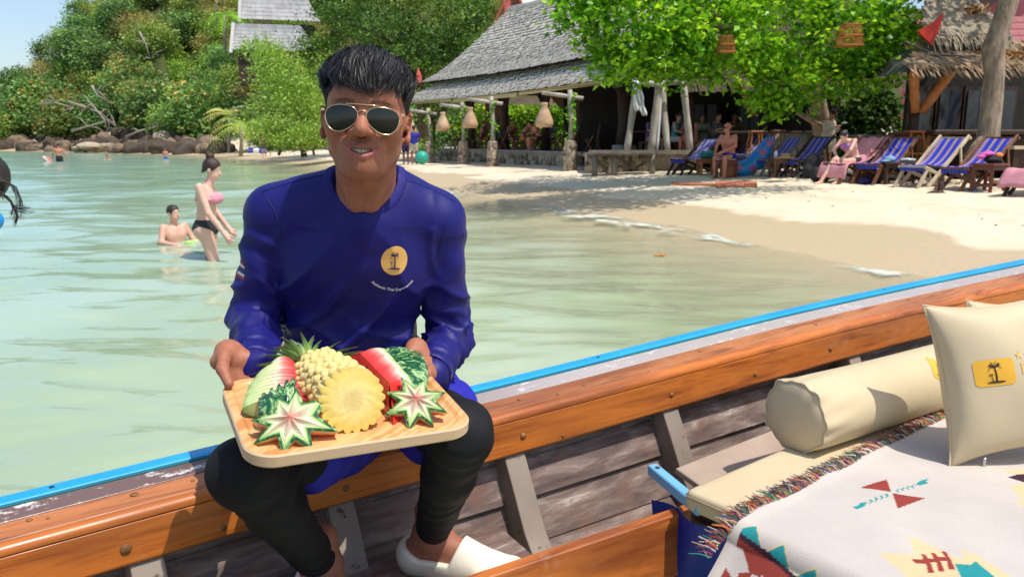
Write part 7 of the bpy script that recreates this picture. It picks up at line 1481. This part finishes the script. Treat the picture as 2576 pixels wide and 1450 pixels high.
for a_, b_ in ((elL, wrL), (elR, wrR)):
    d = b_-a_; L_ = np.linalg.norm(d); d /= L_; q = MB(); q.tube([a_+d*L_*k for k in (.90, .95, 1.0)], [.0435, .0425, .0410], 20, cap=False); o = q.done('cuff', bluem.m, man, True); sm = o.modifiers.new('t', 'SOLIDIFY'); sm.thickness = .003
def sp(px, py):
    h = sb.ray_cast(Vector((0, 0, CH)), Vector(ray(px, py)).normalized()); return A(h[0])
for pl_ in ([(660, 482), (720, 462), (790, 444), (838, 436)], [(1143, 506), (1090, 478), (1040, 458), (1004, 450)], [(660, 484), (690, 530), (704, 570), (708, 610)], [(1143, 508), (1122, 560), (1110, 600), (1100, 650)]):   # shoulder and sleeve seams
    pp_ = []
    for (xa, ya), (xb, yb) in zip(pl_[:-1], pl_[1:]):
        for t in np.linspace(0, 1, 6)[:-1]:
            h = sb.ray_cast(Vector((0, 0, CH)), Vector(ray(xa+(xb-xa)*t, ya+(yb-ya)*t)).normalized())
            if h[0]: pp_.append(A(h[0])+A(h[1])*.0002)
    if len(pp_) > 3: MB().tube(pp_, .0013, 5).done('seam', M('navy_seam', srgb(22,20,96), .7), man, True)
# chest emblem, lettering and flag
E0 = sp(992, 655); Eu = ax.copy(); Ev = A([0, 0, 1.])-Eu*Eu[2]; ns = A(sb.ray_cast(Vector((0, 0, CH)), Vector(ray(992, 655)).normalized())[1]); Ev -= ns*(Ev @ ns); Ev /= np.linalg.norm(Ev); Eu = np.cross(Ev, ns); Eu /= np.linalg.norm(Eu); Eu = Eu if Eu @ ax > 0 else -Eu
R_ = .0275; decal('emblem', [[(math.cos(t), math.sin(t)*1.12) for t in np.linspace(0, 2*PI, 40)[:-1]]], E0, Eu*R_, Ev*R_, sb, M('gold_emblem', srgb(226,176,98), .6, srgb(220,168,90), 60), shirt, .0008, -8)
decal('palm_print', [[(x*.62, y*.80) for x, y in tess(p, .15)] for p in palm2d()], E0, Eu*R_, Ev*R_, sb, M('navy_print', srgb(30,26,96), .6), shirt, .0018)
V2, Fq = text2d('Authentic Thai Experiences', .0084, .028); Ra = .060; V2 = [((Ra-y)*math.sin(x*1.05/Ra), Ra*.62-(Ra-y)*math.cos(x*1.05/Ra)-.0445) for x, y in V2]; decal_text('lettering', V2, Fq, E0, Eu, Ev, sb, M('white_print', (.8, .8, .82), .6), shirt, .0014)
F0 = sp(607, 678); nf = A(sb.ray_cast(Vector((0, 0, CH)), Vector(ray(607, 678)).normalized())[1]); ua = shL-elL; ua /= np.linalg.norm(ua); Fu = np.cross(ua, nf); Fu /= np.linalg.norm(Fu); F0 = F0-nf*.004
for k, (y0, y1, c) in enumerate(((1, .66, (196,52,50)), (.66, .33, (226,226,230)), (.33, -.33, (40,44,116)), (-.33, -.66, (226,226,230)), (-.66, -1, (196,52,50)))): decal('flag_stripe', [[(-1, y0), (-1, y1), (1, y1), (1, y0)]], F0, Fu*.018, ua*.0175, sb, M('flag_%d' % k, srgb(*c), .6), shirt, .0008, 7)
# ---- leggings, swim shorts, sandals
lo = np.minimum(np.minimum(knL, anL), np.minimum(hipL, knR))-.14; hi = np.maximum(np.maximum(hipR, hipL), np.maximum(knR, anR))+.14
def leg_parts(s, off, upto, shin, only_thigh=False):
    for h, k_, a_ in ((hipL, knL, anL), (hipR, knR, anR)):
        s.cone(h, h+(k_-h)*min(upto, .55), .081+off, .070+off, .03)
        if upto > .55: s.cone(h+(k_-h)*.55, k_, .070+off, .057+off, .03)
        if shin: s.cone(k_, k_+(a_-k_)*.35, .060+off, .055+off, .03); s.cone(k_+(a_-k_)*.35, k_+(a_-k_)*shin, .055+off, .041+off, .02); s.ell(k_+(k_-h)/np.linalg.norm(k_-h)*.012+A([0, 0, .004]), (.055+off,)*3, None, .02)
s_ = SDF(lo, hi, .0058); leg_parts(s_, 0, 1, .90); s_.cone(hipL+A([0, .02, .03]), hipR+A([0, .02, .03]), .085, .085, .04); V, Q = s_.mesh(); N_ = nvert(V, Q); d_ = .0012*vnoise(V, 12, 3)
for h, k_, a_ in ((hipL, knL, anL), (hipR, knR, anR)):
    sh_ = (a_-k_)/np.linalg.norm(a_-k_); t = (V-k_) @ sh_; d_ += .0026*np.sin(t/.010+2*vnoise(V, 12, 5))*np.exp(-((t-.05)/.07)**2)+.002*np.sin(t/.007+2*vnoise(V, 14, 6))*np.exp(-((t-.34)/.05)**2)
mk('leggings', V+N_*d_[:,None], Q, M('black_lycra', (.008, .008, .009), .7, (.011, .011, .012), 8, .1, 300, dist=.001, spec=.2), man, True)
s_ = SDF(lo, hi, .0062); 
for h, k_ in ((hipL, knL), (hipR, knR)): s_.cone(h, h+(k_-h)*.46, .102, .100, .03)
s_.cone(hipL+A([0, .03, .05]), hipR+A([0, .03, .05]), .095, .095, .05)
V, Q = s_.mesh(); N_ = nvert(V, Q); V = V+N_*(.005*vnoise(V, 16, 2)+.003*vnoise(V, 30, 3))[:,None]; cc = np.tile(A(srgb(38,36,156)), (len(V), 1))
for h, k_ in ((hipL, knL), (hipR, knR)):
    tt = ((V-h) @ (k_-h))/((k_-h) @ (k_-h)); o_ = (V-h-tt[:,None]*(k_-h)); cc[(tt > .46) & (np.abs(o_[:,2]-.02) < .012)] = srgb(206,44,60)
mk('swim_shorts', V, Q, Mcol('shorts_cloth', 'Col', .7, .3, .1, 300).m, man, True, cols={'Col': cc})
sandm = M('cream_rubber', srgb(226,216,194), .6, srgb(216,204,180), 6, .08, 40)
for fs, an, d in ((fsR, anR, fd), (fsL, anL, fdl)):
    c = fs.clone(.011); z0 = .352; sd_ = A([-d[1], d[0], 0]); hl = A([an[0], an[1], z0+.01])-d*.045
    for k in (-1, 0, 1): c.cone(hl+sd_*k*.012, hl+d*.245+sd_*k*.032, .024, .025, .015)
    def kp(X, Y, Z):
        t = (X-hl[0])*d[0]+(Y-hl[1])*d[1]; rim = z0+.040+.030*np.clip((.03-t)/.06, 0, 1)+.12*np.clip((t-.105)/.05, 0, 1); return np.maximum(Z-rim, z0-.012-Z)
    c.keep(kp, .008); V, Q = c.mesh(); mk('sandal', V, Q, sandm, man, True)
# ================================================================== serving board and carved fruit
bw = Mat('bamboo'); v = bw.coord(scale=(1, 1, 1), rot=(0, 0, -.42)); st_ = bw.n('TexWave'); bw.link(bw.coord(scale=(1.2, 30, 30), rot=(0, 0, -1.99)), st_.inputs['Vector']); st_.inputs['Scale'].default_value = .0
lam = bw.noise(bw.coord(scale=(14, .6, .6), rot=(0, 0, .408)), 2.2, 1, .3); gr = bw.noise(bw.coord(scale=(90, 4, 4), rot=(0, 0, .408)), 3, 5, .6)
c = bw.ramp(lam, [(.38, srgb(222,168,112)), (.47, srgb(206,146,88)), (.55, srgb(228,180,124)), (.64, srgb(198,134,78))]); c = bw.mix(bw.math('MULTIPLY', bw.ramp(gr, [(.35, (0,0,0)), (.7, (1,1,1))]), .25), c, srgb(176,116,66)); bw.col(c); bw.set(Roughness=.38); bw.bump(gr, .06, .001)
edgem = paintm('board_edge', srgb(212,180,142), srgb(200,166,126), srgb(170,118,66), .6, .60)
board = empty('serving_board', BD(BLa/2, BLb/2, -.02), 'bamboo serving board with rounded corners on the man lap', 'serving board')
def rr(w_, h_, r, n=14, x0=0, y0=0):
    P = []
    for cx, cy, a0 in ((w_-r, h_-r, 0), (r, h_-r, PI/2), (r, r, PI), (w_-r, r, 1.5*PI)):
        for k in range(n+1): a = a0+PI/2*k/n; P.append((x0+cx+r*math.cos(a), y0+cy+r*math.sin(a)))
    return P
o1 = rr(BLa, BLb, .05); i1 = rr(BLa-.030, BLb-.030, .042, 14, .015, .015); i2 = rr(BLa-.042, BLb-.042, .038, 14, .021, .021); n = len(o1)
rings = [(rr(BLa-.008, BLb-.008, .046, 14, .004, .004), -.0235), (o1, -.0195), (o1, -.003), (rr(BLa-.005, BLb-.005, .048, 14, .0025, .0025), 0), (i1, 0), (i2, -.005)]
V = [BD(x, y, z) for P, z in rings for x, y in P]; Q = []; mi = []
for i in range(len(rings)-1):
    for k in range(n): Q.append((i*n+k, i*n+(k+1) % n, (i+1)*n+(k+1) % n, (i+1)*n+k)); mi.append(0 if i < 3 else 1)
Q += [tuple(range(n-1, -1, -1)), tuple(5*n+k for k in range(n))]; mi += [0, 1]
mk('board', V, Q, [edgem, bw.m], board, False, mi)
CZ = -.005
Z5 = lambda x, y: (x*.2603+536.5, y*.2603+838.3)
fl = lambda c1, c2, t: tuple(c1[i]*(1-t)+c2[i]*t for i in range(3))
fleshm = Mcol('melon_flesh', 'Col', .28, .5, .25, 160, .14, 55, .002); fleshm.set(Subsurface_Weight=.08, Subsurface_Scale=.01)
rindM = Mat('melon_rind'); rn = rindM.n('TexNoise'); rn.inputs['Scale'].default_value = 42; rn.inputs['Detail'].default_value = 6; rn.inputs['Distortion'].default_value = 2.2; rindM.link(rindM.coord(), rn.inputs['Vector'])
rindM.col(rindM.ramp(rn.outputs['Fac'], [(.36, srgb(22,66,46)), (.50, srgb(40,98,58)), (.56, srgb(104,150,90)), (.62, srgb(176,200,140)), (.70, srgb(44,100,60))])); rindM.set(Roughness=.25); rind = rindM.m
RED, PINK, WHT, PGR, DGR = srgb(206,52,46), srgb(222,128,116), srgb(228,224,196), srgb(178,204,124), srgb(96,150,60)
def grad(t, stops):
    for (a, ca), (b_, cb_) in zip(stops[:-1], stops[1:]):
        if t <= b_: return fl(ca, cb_, max(0, (t-a)/(b_-a)))
    return stops[-1][1]
def star(tips, cen, base_px, lean, label, depth=.026, dome=.012, seed=0):
    """star cut from a melon end: outer skin band, peeled star face, flesh walls behind"""
    g = np.random.default_rng(seed); bpx = Z5(*base_px); r_ = ray(*bpx); O = A([0, 0, CH]); P0 = BD(0, 0, CZ); t = ((P0-O) @ Bc)/(r_ @ Bc); hitp = O+r_*t
    cd_ = -ray(*Z5(*cen)); cd_ /= np.linalg.norm(cd_); nrm = cd_+A([0, 0, lean]); nrm /= np.linalg.norm(nrm)
    def pl(x, y): r = ray(*Z5(x, y)); return O+r*(((hitp-O) @ nrm)/(r @ nrm))
    C = pl(*cen); T = [pl(*q) for q in tips]; n = len(T); vals = []
    for i in range(n): a_, b_ = T[i], T[(i+1) % n]; vals.append(C+((a_+b_)/2-C)*g.uniform(.54, .62))
    ring = [x for p in zip(T, vals) for x in p]; m_ = 2*n; Rm = max(np.linalg.norm(p-C) for p in T)
    back = lambda p: p-nrm*(dome*.9*(np.linalg.norm(p-C)/Rm)**2)
    root = empty('melon_star', C, label, 'melon star'); outer = [back(p) for p in ring]; inner = [back(C+(p-C)*(.86 if i % 2 == 0 else .84)) + nrm*.0012 for i, p in enumerate(ring)]
    V = []; Q = []
    for i in range(m_): V += [outer[i], inner[i]]
    Q = [(2*i, 2*((i+1) % m_), 2*((i+1) % m_)+1, 2*i+1) for i in range(m_)]; mk('rind', V, Q, rind, root)
    V = []; Cc = []; Q = []; K = 7     # peeled face: valleys sunk, ridges to the tips
    for i in range(m_):
        for k in range(K+1):
            s_ = k/K; p = C+nrm*dome*.55+(inner[i]-C-nrm*dome*.55)*s_; p = p-nrm*(.0045*math.sin(PI*s_)*(1 if i % 2 else -.25)); V.append(p)
            Cc.append(grad(s_, [(0, srgb(222,128,116)), (.10, srgb(226,168,148)), (.34, srgb(212,194,170) if i % 2 == 0 else srgb(206,166,146)), (.72, srgb(206,208,166)), (.93, srgb(182,202,126)), (1, srgb(104,160,56))]))
    for i in range(m_):
        j = (i+1) % m_
        for k in range(K): Q.append((i*(K+1)+k, i*(K+1)+k+1, j*(K+1)+k+1, j*(K+1)+k))
    mk('peeled_face', V, Q, fleshm.m, root, cols={'Col': Cc})
    V = []; Cc = []; Q = []; K2 = 5
    for i in range(m_):
        for k in range(K2+1): s_ = k/K2; p = outer[i]-nrm*(.001+depth*s_)-(outer[i]-C)*(.10*s_)*(1 if i % 2 == 0 else .0); V.append(p); Cc.append(grad(s_, [(0, srgb(150,190,90)), (.15, srgb(224,220,160)), (.5, srgb(226,170,120)), (.8, srgb(220,86,60)), (1, RED)]))
    for i in range(m_):
        j = (i+1) % m_
        for k in range(K2): Q.append((i*(K2+1)+k, i*(K2+1)+k+1, j*(K2+1)+k+1, j*(K2+1)+k))
    Q.append(tuple(i*(K2+1)+K2 for i in range(m_)))
    mk('flesh', V, Q, fleshm.m, root, cols={'Col': Cc}); return root
star([(810,500),(1110,600),(1220,920),(965,1110),(665,1165),(375,1050),(358,820),(600,600)], (740,815), (665,1160), .50, 'larger star carved from watermelon end, front left on the board', .026, .014, 1)
star([(1808,402),(2052,418),(2250,550),(2265,748),(2132,888),(1880,946),(1648,772),(1655,550)], (1962,622), (1880,940), .45, 'smaller star carved from watermelon end, front right on the board', .022, .010, 2)
# pineapple
c0 = PD(886, 1006, 1.318); c1 = PD(792, 934, 1.46); pa = c1-c0; PLn = np.linalg.norm(pa); pa /= PLn; pu = Bc-pa*(Bc @ pa); pu /= np.linalg.norm(pu); ps = np.cross(pa, pu)
pine = empty('pineapple', BD(.14, .13, 0), 'peeled pineapple carved into knobs lying along the middle of the board', 'pineapple')
nu, nv = 120, 200; V = []; Cc = []
for i in range(nu):
    s_ = i/(nu-1); R0 = .049*(1-.10*max(0, s_-.55)/.45-.25*max(0, s_-.85)/.15)*(1+.05*math.sin(PI*s_)); row = s_*11.0
    for j in range(nv):
        ph = 2*PI*j/nv; k = ph/(2*PI)*19; r_i = math.floor(row+.12*math.sin(ph*5+1)); fu = row+.12*math.sin(ph*5+1)-r_i-.5; kk = k+.5*(r_i % 2)+.15*math.sin(r_i*2.3); fv = kk-math.floor(kk)-.5; h = max(0, 1-(fu*2)**2*.9-(fv*2)**2*.9)
        rnd = math.sin(r_i*12.9+math.floor(kk)*78.2)*.5+.5; lift = .0072*h**.55*(.55+.7*rnd)-.0015
        if s_ < .10: lift = .0075*abs(math.cos(ph*10.5))**.7*(1-.0*s_)-.001
        V.append(c0+pa*(s_*PLn+.003*h*(s_ > .1))+(pu*math.sin(ph)+ps*math.cos(ph))*(R0+lift)); Cc.append(fl(srgb(206,166,78), srgb(230,208,136), min(1, .35+h*.9)))
tc = A([0, 0, CH])-c0; tc /= np.linalg.norm(tc); nfp = -pa*.75+tc*.55; nfp /= np.linalg.norm(nfp)
shear = lambda p, wt: p-pa*(((p-c0-pa*(((p-c0) @ pa))) @ nfp)/(pa @ nfp))*wt
V = [shear(p, (1-(i//nv)/(nu-1))**2) for i, p in enumerate(V)]
Q = [(i*nv+j, i*nv+(j+1) % nv, (i+1)*nv+(j+1) % nv, (i+1)*nv+j) for i in range(nu-1) for j in range(nv)]
mk('knobbed_flesh', V, Q, Mcol('pineapple_flesh', 'Col', .32, .5, .3, 240, .08, 90, .002).m, pine, True, cols={'Col': Cc})
V = []; Cc = []; K = 14; g = np.random.default_rng(3)
for k in range(K+1):
    f_ = k/K
    for j in range(nv):
        ph = 2*PI*j/nv; e = .0485+(.0075*abs(math.cos(ph*10.5))**.7-.0005)*f_**6; r = e*f_; V.append(c0-pa*(.003*(1-f_**4)+.0004*math.sin(ph*7+f_*14+2*math.sin(ph*3))*f_)+(pu*math.sin(ph)+ps*math.cos(ph))*r)
        Cc.append(grad(f_+.02*math.sin(ph*17+3*math.sin(ph*2)), [(0, srgb(224,196,122)), (.33, srgb(226,200,128)), (.38, srgb(238,216,142)), (.8, srgb(234,206,114)), (1, srgb(226,194,96))]))
V = [shear(p, 1.) for p in V]
Q = [(k*nv+j, (k+1)*nv+j, (k+1)*nv+(j+1) % nv, k*nv+(j+1) % nv) for k in range(K) for j in range(nv)]
mk('cut_face', V, Q, Mcol('pineapple_core', 'Col', .3, .5, .25, 200, .05, 120, .002).m, pine, True, cols={'Col': Cc})
s_ = SDF(c1-.09, c1+.09, .003); s_.cone(c1-pa*.01, c1+pa*.05+pu*.012, .034, .018, .01); Vv, Q = s_.mesh(); tt = np.clip(((Vv-c1) @ pa)/.055, 0, 1); mk('crown_base', Vv, Q, Mcol('crown_pale', 'Col', .4).m, pine, True, cols={'Col': (1-tt)[:,None]*A(srgb(236,226,160))+tt[:,None]*A(srgb(176,196,96))})
for k in range(54):
    g = np.random.default_rng(100+k); a = g.uniform(-.3, PI+.3); lay = k/54; d = pa*(.35+.75*lay)+(pu*(math.sin(a)*.9+.25)+ps*math.cos(a))*(1.0-.4*lay); d /= np.linalg.norm(d); rt = c1+pa*(.004+.045*lay)+(pu*math.sin(a)+ps*math.cos(a))*(.026-.012*lay); Lf = g.uniform(.042, .072); w_ = g.uniform(.0048, .0075)
    sdv = np.cross(d, pa+pu*.3); sdv /= np.linalg.norm(sdv)+1e-9; nn_ = np.cross(sdv, d); V = []; Cc = []; n = 8
    for i in range(n):
        t = i/(n-1); p = rt+d*Lf*t-nn_*(-.0)*t+(pa*-.30+pu*-.25+ps*math.cos(a)*.6)*Lf*t*t*.75; ww = w_*(1-t)**.8*(1 if t > .12 else .9)+.0003; cup = nn_*ww*.35; c = grad(t, [(0, srgb(214,216,150)), (.3, srgb(126,160,72)), (.7, srgb(66,104,50)), (.9, srgb(92,92,50)), (1, srgb(140,110,70))]); V += [p-sdv*ww+cup, p, p+sdv*ww+cup]; Cc += [c, tuple(x*.8 for x in c), c]
    Q = [(3*i+m_, 3*i+m_+1, 3*i+m_+4, 3*i+m_+3) for i in range(n-1) for m_ in (0, 1)]; mk('leaf', V, Q, bpy.data.materials.get('leafcol') or Mcol('leafcol', 'Col', .45).m, pine, True, cols={'Col': Cc})
# fan of thin slices at the left
fan = empty('sliced_melon', BD(.07, .16, 0), 'fan of thin watermelon slices with pale green rind behind the larger star', 'sliced melon'); NS_ = 14
Lx, Ly, Ld = np.interp(np.linspace(0, 1, NS_), [0, .25, .55, 1], [674, 648, 624, 609]), np.interp(np.linspace(0, 1, NS_), [0, .25, .55, 1], [908, 922, 953, 1003]), np.linspace(1.445, 1.33, NS_)
Rx, Ry, Rd = np.interp(np.linspace(0, 1, NS_), [0, .4, 1], [735, 764, 786]), np.interp(np.linspace(0, 1, NS_), [0, .4, 1], [905, 930, 1002]), np.linspace(1.455, 1.35, NS_)
def toboard(p, c=CZ+.001): return p-Bc*((p-BD(0, 0, c)) @ Bc)
stv = None
for k in range(NS_):
    Lp, Rp = PD(Lx[k], Ly[k], Ld[k]), PD(Rx[k], Ry[k], Rd[k]); nk = min(k+1, NS_-1); pk = nk-1
    fw = (PD(Lx[nk], Ly[nk], Ld[nk])+PD(Rx[nk], Ry[nk], Rd[nk])-PD(Lx[pk], Ly[pk], Ld[pk])-PD(Rx[pk], Ry[pk], Rd[pk]))/2; fw -= Bc*(fw @ Bc)*.35; th_ = fw*.93
    V = []; Cc = []; npz, nq = 22, 4
    for side in (0, 1):
        for i in range(npz):
            p_ = i/(npz-1); top = Lp+(Rp-Lp)*p_+Bc*(.010*math.sin(PI*p_)**.8)-Bc*.012*(1-p_)**3; bot = toboard(top)+((Rp-Lp)*.14*(1-p_)*0)
            bot = bot+(top-bot)*.0
            for q_ in range(nq):
                f_ = q_/(nq-1); P = top+(bot-top)*f_+th_*side; P = P+(Rp-Lp)*(.22*f_*f_*(1-p_)); V.append(P)
                Cc.append(grad(p_+.12*f_*0+.03*math.sin(k*2.3), [(0, srgb(128,170,84)), (.05, srgb(186,208,132)), (.36, srgb(214,218,160)), (.50, srgb(228,206,178)), (.62, srgb(222,130,120)), (.8, srgb(208,72,74)), (1, srgb(200,58,58))]))
    Q = []; S_ = npz*nq
    for i in range(npz-1):
        for q_ in range(nq-1): a_ = i*nq+q_; Q += [(a_, a_+1, a_+nq+1, a_+nq), (S_+a_, S_+a_+nq, S_+a_+nq+1, S_+a_+1)]
        Q.append((i*nq, (i+1)*nq, S_+(i+1)*nq, S_+i*nq)); Q.append((i*nq+nq-1, S_+i*nq+nq-1, S_+(i+1)*nq+nq-1, (i+1)*nq+nq-1))
    for q_ in range(nq-1): Q.append((q_, S_+q_, S_+q_+1, q_+1)); e_ = (npz-1)*nq+q_; Q.append((e_, e_+1, S_+e_+1, S_+e_))
    mk('slice', V, Q, fleshm.m, fan, cols={'Col': Cc})
V = []; Q = []; n1, n2 = 18, 14     # green outer rind showing under the fan, cut in fingers
for i in range(n1):
    u = i/(n1-1)
    for j in range(n2):
        v_ = j/(n2-1); px = 650+(735-650)*u+6*math.sin(v_*30)*(u > .5)*.3; py = 1044-(52+44*u)*v_*(1 if int(u*9) % 2 else .86); V.append(PD(px, py, 1.285+.035*v_+.012*(u-.5)**2-.010*math.sin(PI*v_)-.006*math.sin(PI*u)))
Q = [(i*n2+j, (i+1)*n2+j, (i+1)*n2+j+1, i*n2+j+1) for i in range(n1-1) for j in range(n2-1)]
o = mk('rind', V, Q, rind, fan, True); sm = o.modifiers.new('t', 'SOLIDIFY'); sm.thickness = .006; sm.offset = -1
# big red wedge at the right, and smaller blocks behind it
def patch(P00, P10, P11, P01, colf, name, par, m=None, nu=24, nv=24, bul=None, smooth=True):
    V = []; Cc = []
    for i in range(nu):
        for j in range(nv):
            u, v_ = i/(nu-1), j/(nv-1); p = (P00*(1-u)+P10*u)*(1-v_)+(P01*(1-u)+P11*u)*v_
            if bul is not None: p = p+bul(u, v_)
            V.append(p); Cc.append(colf(u, v_))
    Q = [(i*nv+j, (i+1)*nv+j, (i+1)*nv+j+1, i*nv+j+1) for i in range(nu-1) for j in range(nv-1)]; return mk(name, V, Q, m or fleshm.m, par, smooth, cols={'Col': Cc})
wg = empty('melon_wedge', BD(.27, .17, 0), 'large red watermelon wedge behind the smaller star', 'melon wedge')
R0, R1 = PD(906, 888, 1.53), PD(980, 963, 1.395); Q0, Q1 = PD(968, 876, 1.585), PD(1027, 944, 1.44); S0, S1 = toboard(PD(908, 950, 1.50)), toboard(PD(990, 1052, 1.355)); T0_, T1_ = toboard(PD(1068, 945, 1.55)), toboard(PD(1066, 1010, 1.45))
fc2 = lambda u, v_: grad(v_+.05*math.sin(u*17)+.03*math.sin(u*41+v_*9), [(0, srgb(212,62,58)), (.3, srgb(216,84,80)), (.52, srgb(224,150,138)), (.72, srgb(232,222,200)), (.92, srgb(222,222,170)), (1, srgb(150,186,90))])
patch(R0, R1, Q1, Q0, fc2, 'cut_face', wg, bul=lambda u, v_: Bc*(.010*math.sin(PI*v_)*.6*(1-u**6))); patch(S0, S1, R1, R0, lambda u, v_: fl(srgb(196,44,36), srgb(212,60,50), v_), 'cut_face', wg, bul=lambda u, v_: -Ba*.004*math.sin(PI*v_))
rb_ = lambda u, v_: (Ba*.030+Bc*.022)*math.sin(PI*v_)**.8*(1-u**5)
patch(Q0, Q1, T1_, T0_, lambda u, v_: DGR, 'rind', wg, rind, bul=rb_)
patch(R1, S1, T1_, Q1, lambda u, v_: grad(v_, [(0, RED), (.5, RED), (.8, WHT), (1, PGR)]), 'cut_face', wg); patch(Q0, T0_, S0, R0, lambda u, v_: RED, 'cut_face', wg)
g = np.random.default_rng(6); q = MB()
for k in range(20):
    u = g.uniform(.25, .95); v_ = np.clip(.62-.5*(u-.3)+g.normal(0, .10), .1, .93); p = (S0*(1-u)+S1*u)*(1-v_)+(R0*(1-u)+R1*u)*v_-Ba*.0045*math.sin(PI*v_); s_ = g.uniform(.0016, .003); d1 = (R0-S0)/np.linalg.norm(R0-S0); d2 = (R1-R0)/np.linalg.norm(R1-R0)
    q = MB(); q.lathe((0, 0, 0), [(.05, -1), (.7, -.6), (.9, 0), (.6, .7), (.05, 1.1)], 7); nn_ = np.cross(d2, d1); q.v = [tuple(p+d1*vv[2]*s_*1.3+d2*vv[0]*s_+nn_*vv[1]*s_*.6) for vv in q.v]; q.done('seed', M('melon_seed', srgb(40,18,12), .3) if not bpy.data.materials.get('melon_seed') else bpy.data.materials['melon_seed'], wg, True)
bk = empty('melon_piece', BD(.22, .25, 0), 'small red watermelon block half hidden behind the large wedge', 'melon piece')
a_, b_ = PD(877, 891, 1.55), PD(908, 886, 1.56); a2, b2 = PD(916, 882, 1.60), PD(945, 880, 1.61); dn_ = lambda p: toboard(p)
patch(dn_(a_), dn_(b_), b_, a_, lambda u, v_: srgb(206,58,66), 'cut_face', bk); patch(a_, b_, b2, a2, lambda u, v_: srgb(216,78,82), 'cut_face', bk); patch(dn_(b_), dn_(b2), b2, b_, lambda u, v_: RED, 'cut_face', bk); patch(dn_(a2), dn_(a_), a_, a2, lambda u, v_: RED, 'cut_face', bk); patch(dn_(b2), dn_(a2), a2, b2, lambda u, v_: RED, 'cut_face', bk)
bk = empty('rind_piece', BD(.25, .27, 0), 'pale green rind edge peeking above the large wedge', 'rind piece'); a_, b_ = PD(930, 881, 1.60), PD(975, 886, 1.60); a2, b2 = PD(934, 878, 1.62), PD(980, 883, 1.62)
patch(dn_(a_), dn_(b_), b_, a_, lambda u, v_: srgb(206,216,150), 'flesh', bk); patch(a_, b_, b2, a2, lambda u, v_: srgb(190,208,130), 'flesh', bk); patch(dn_(b2), dn_(a2), a2, b2, lambda u, v_: DGR, 'rind', bk, rind)
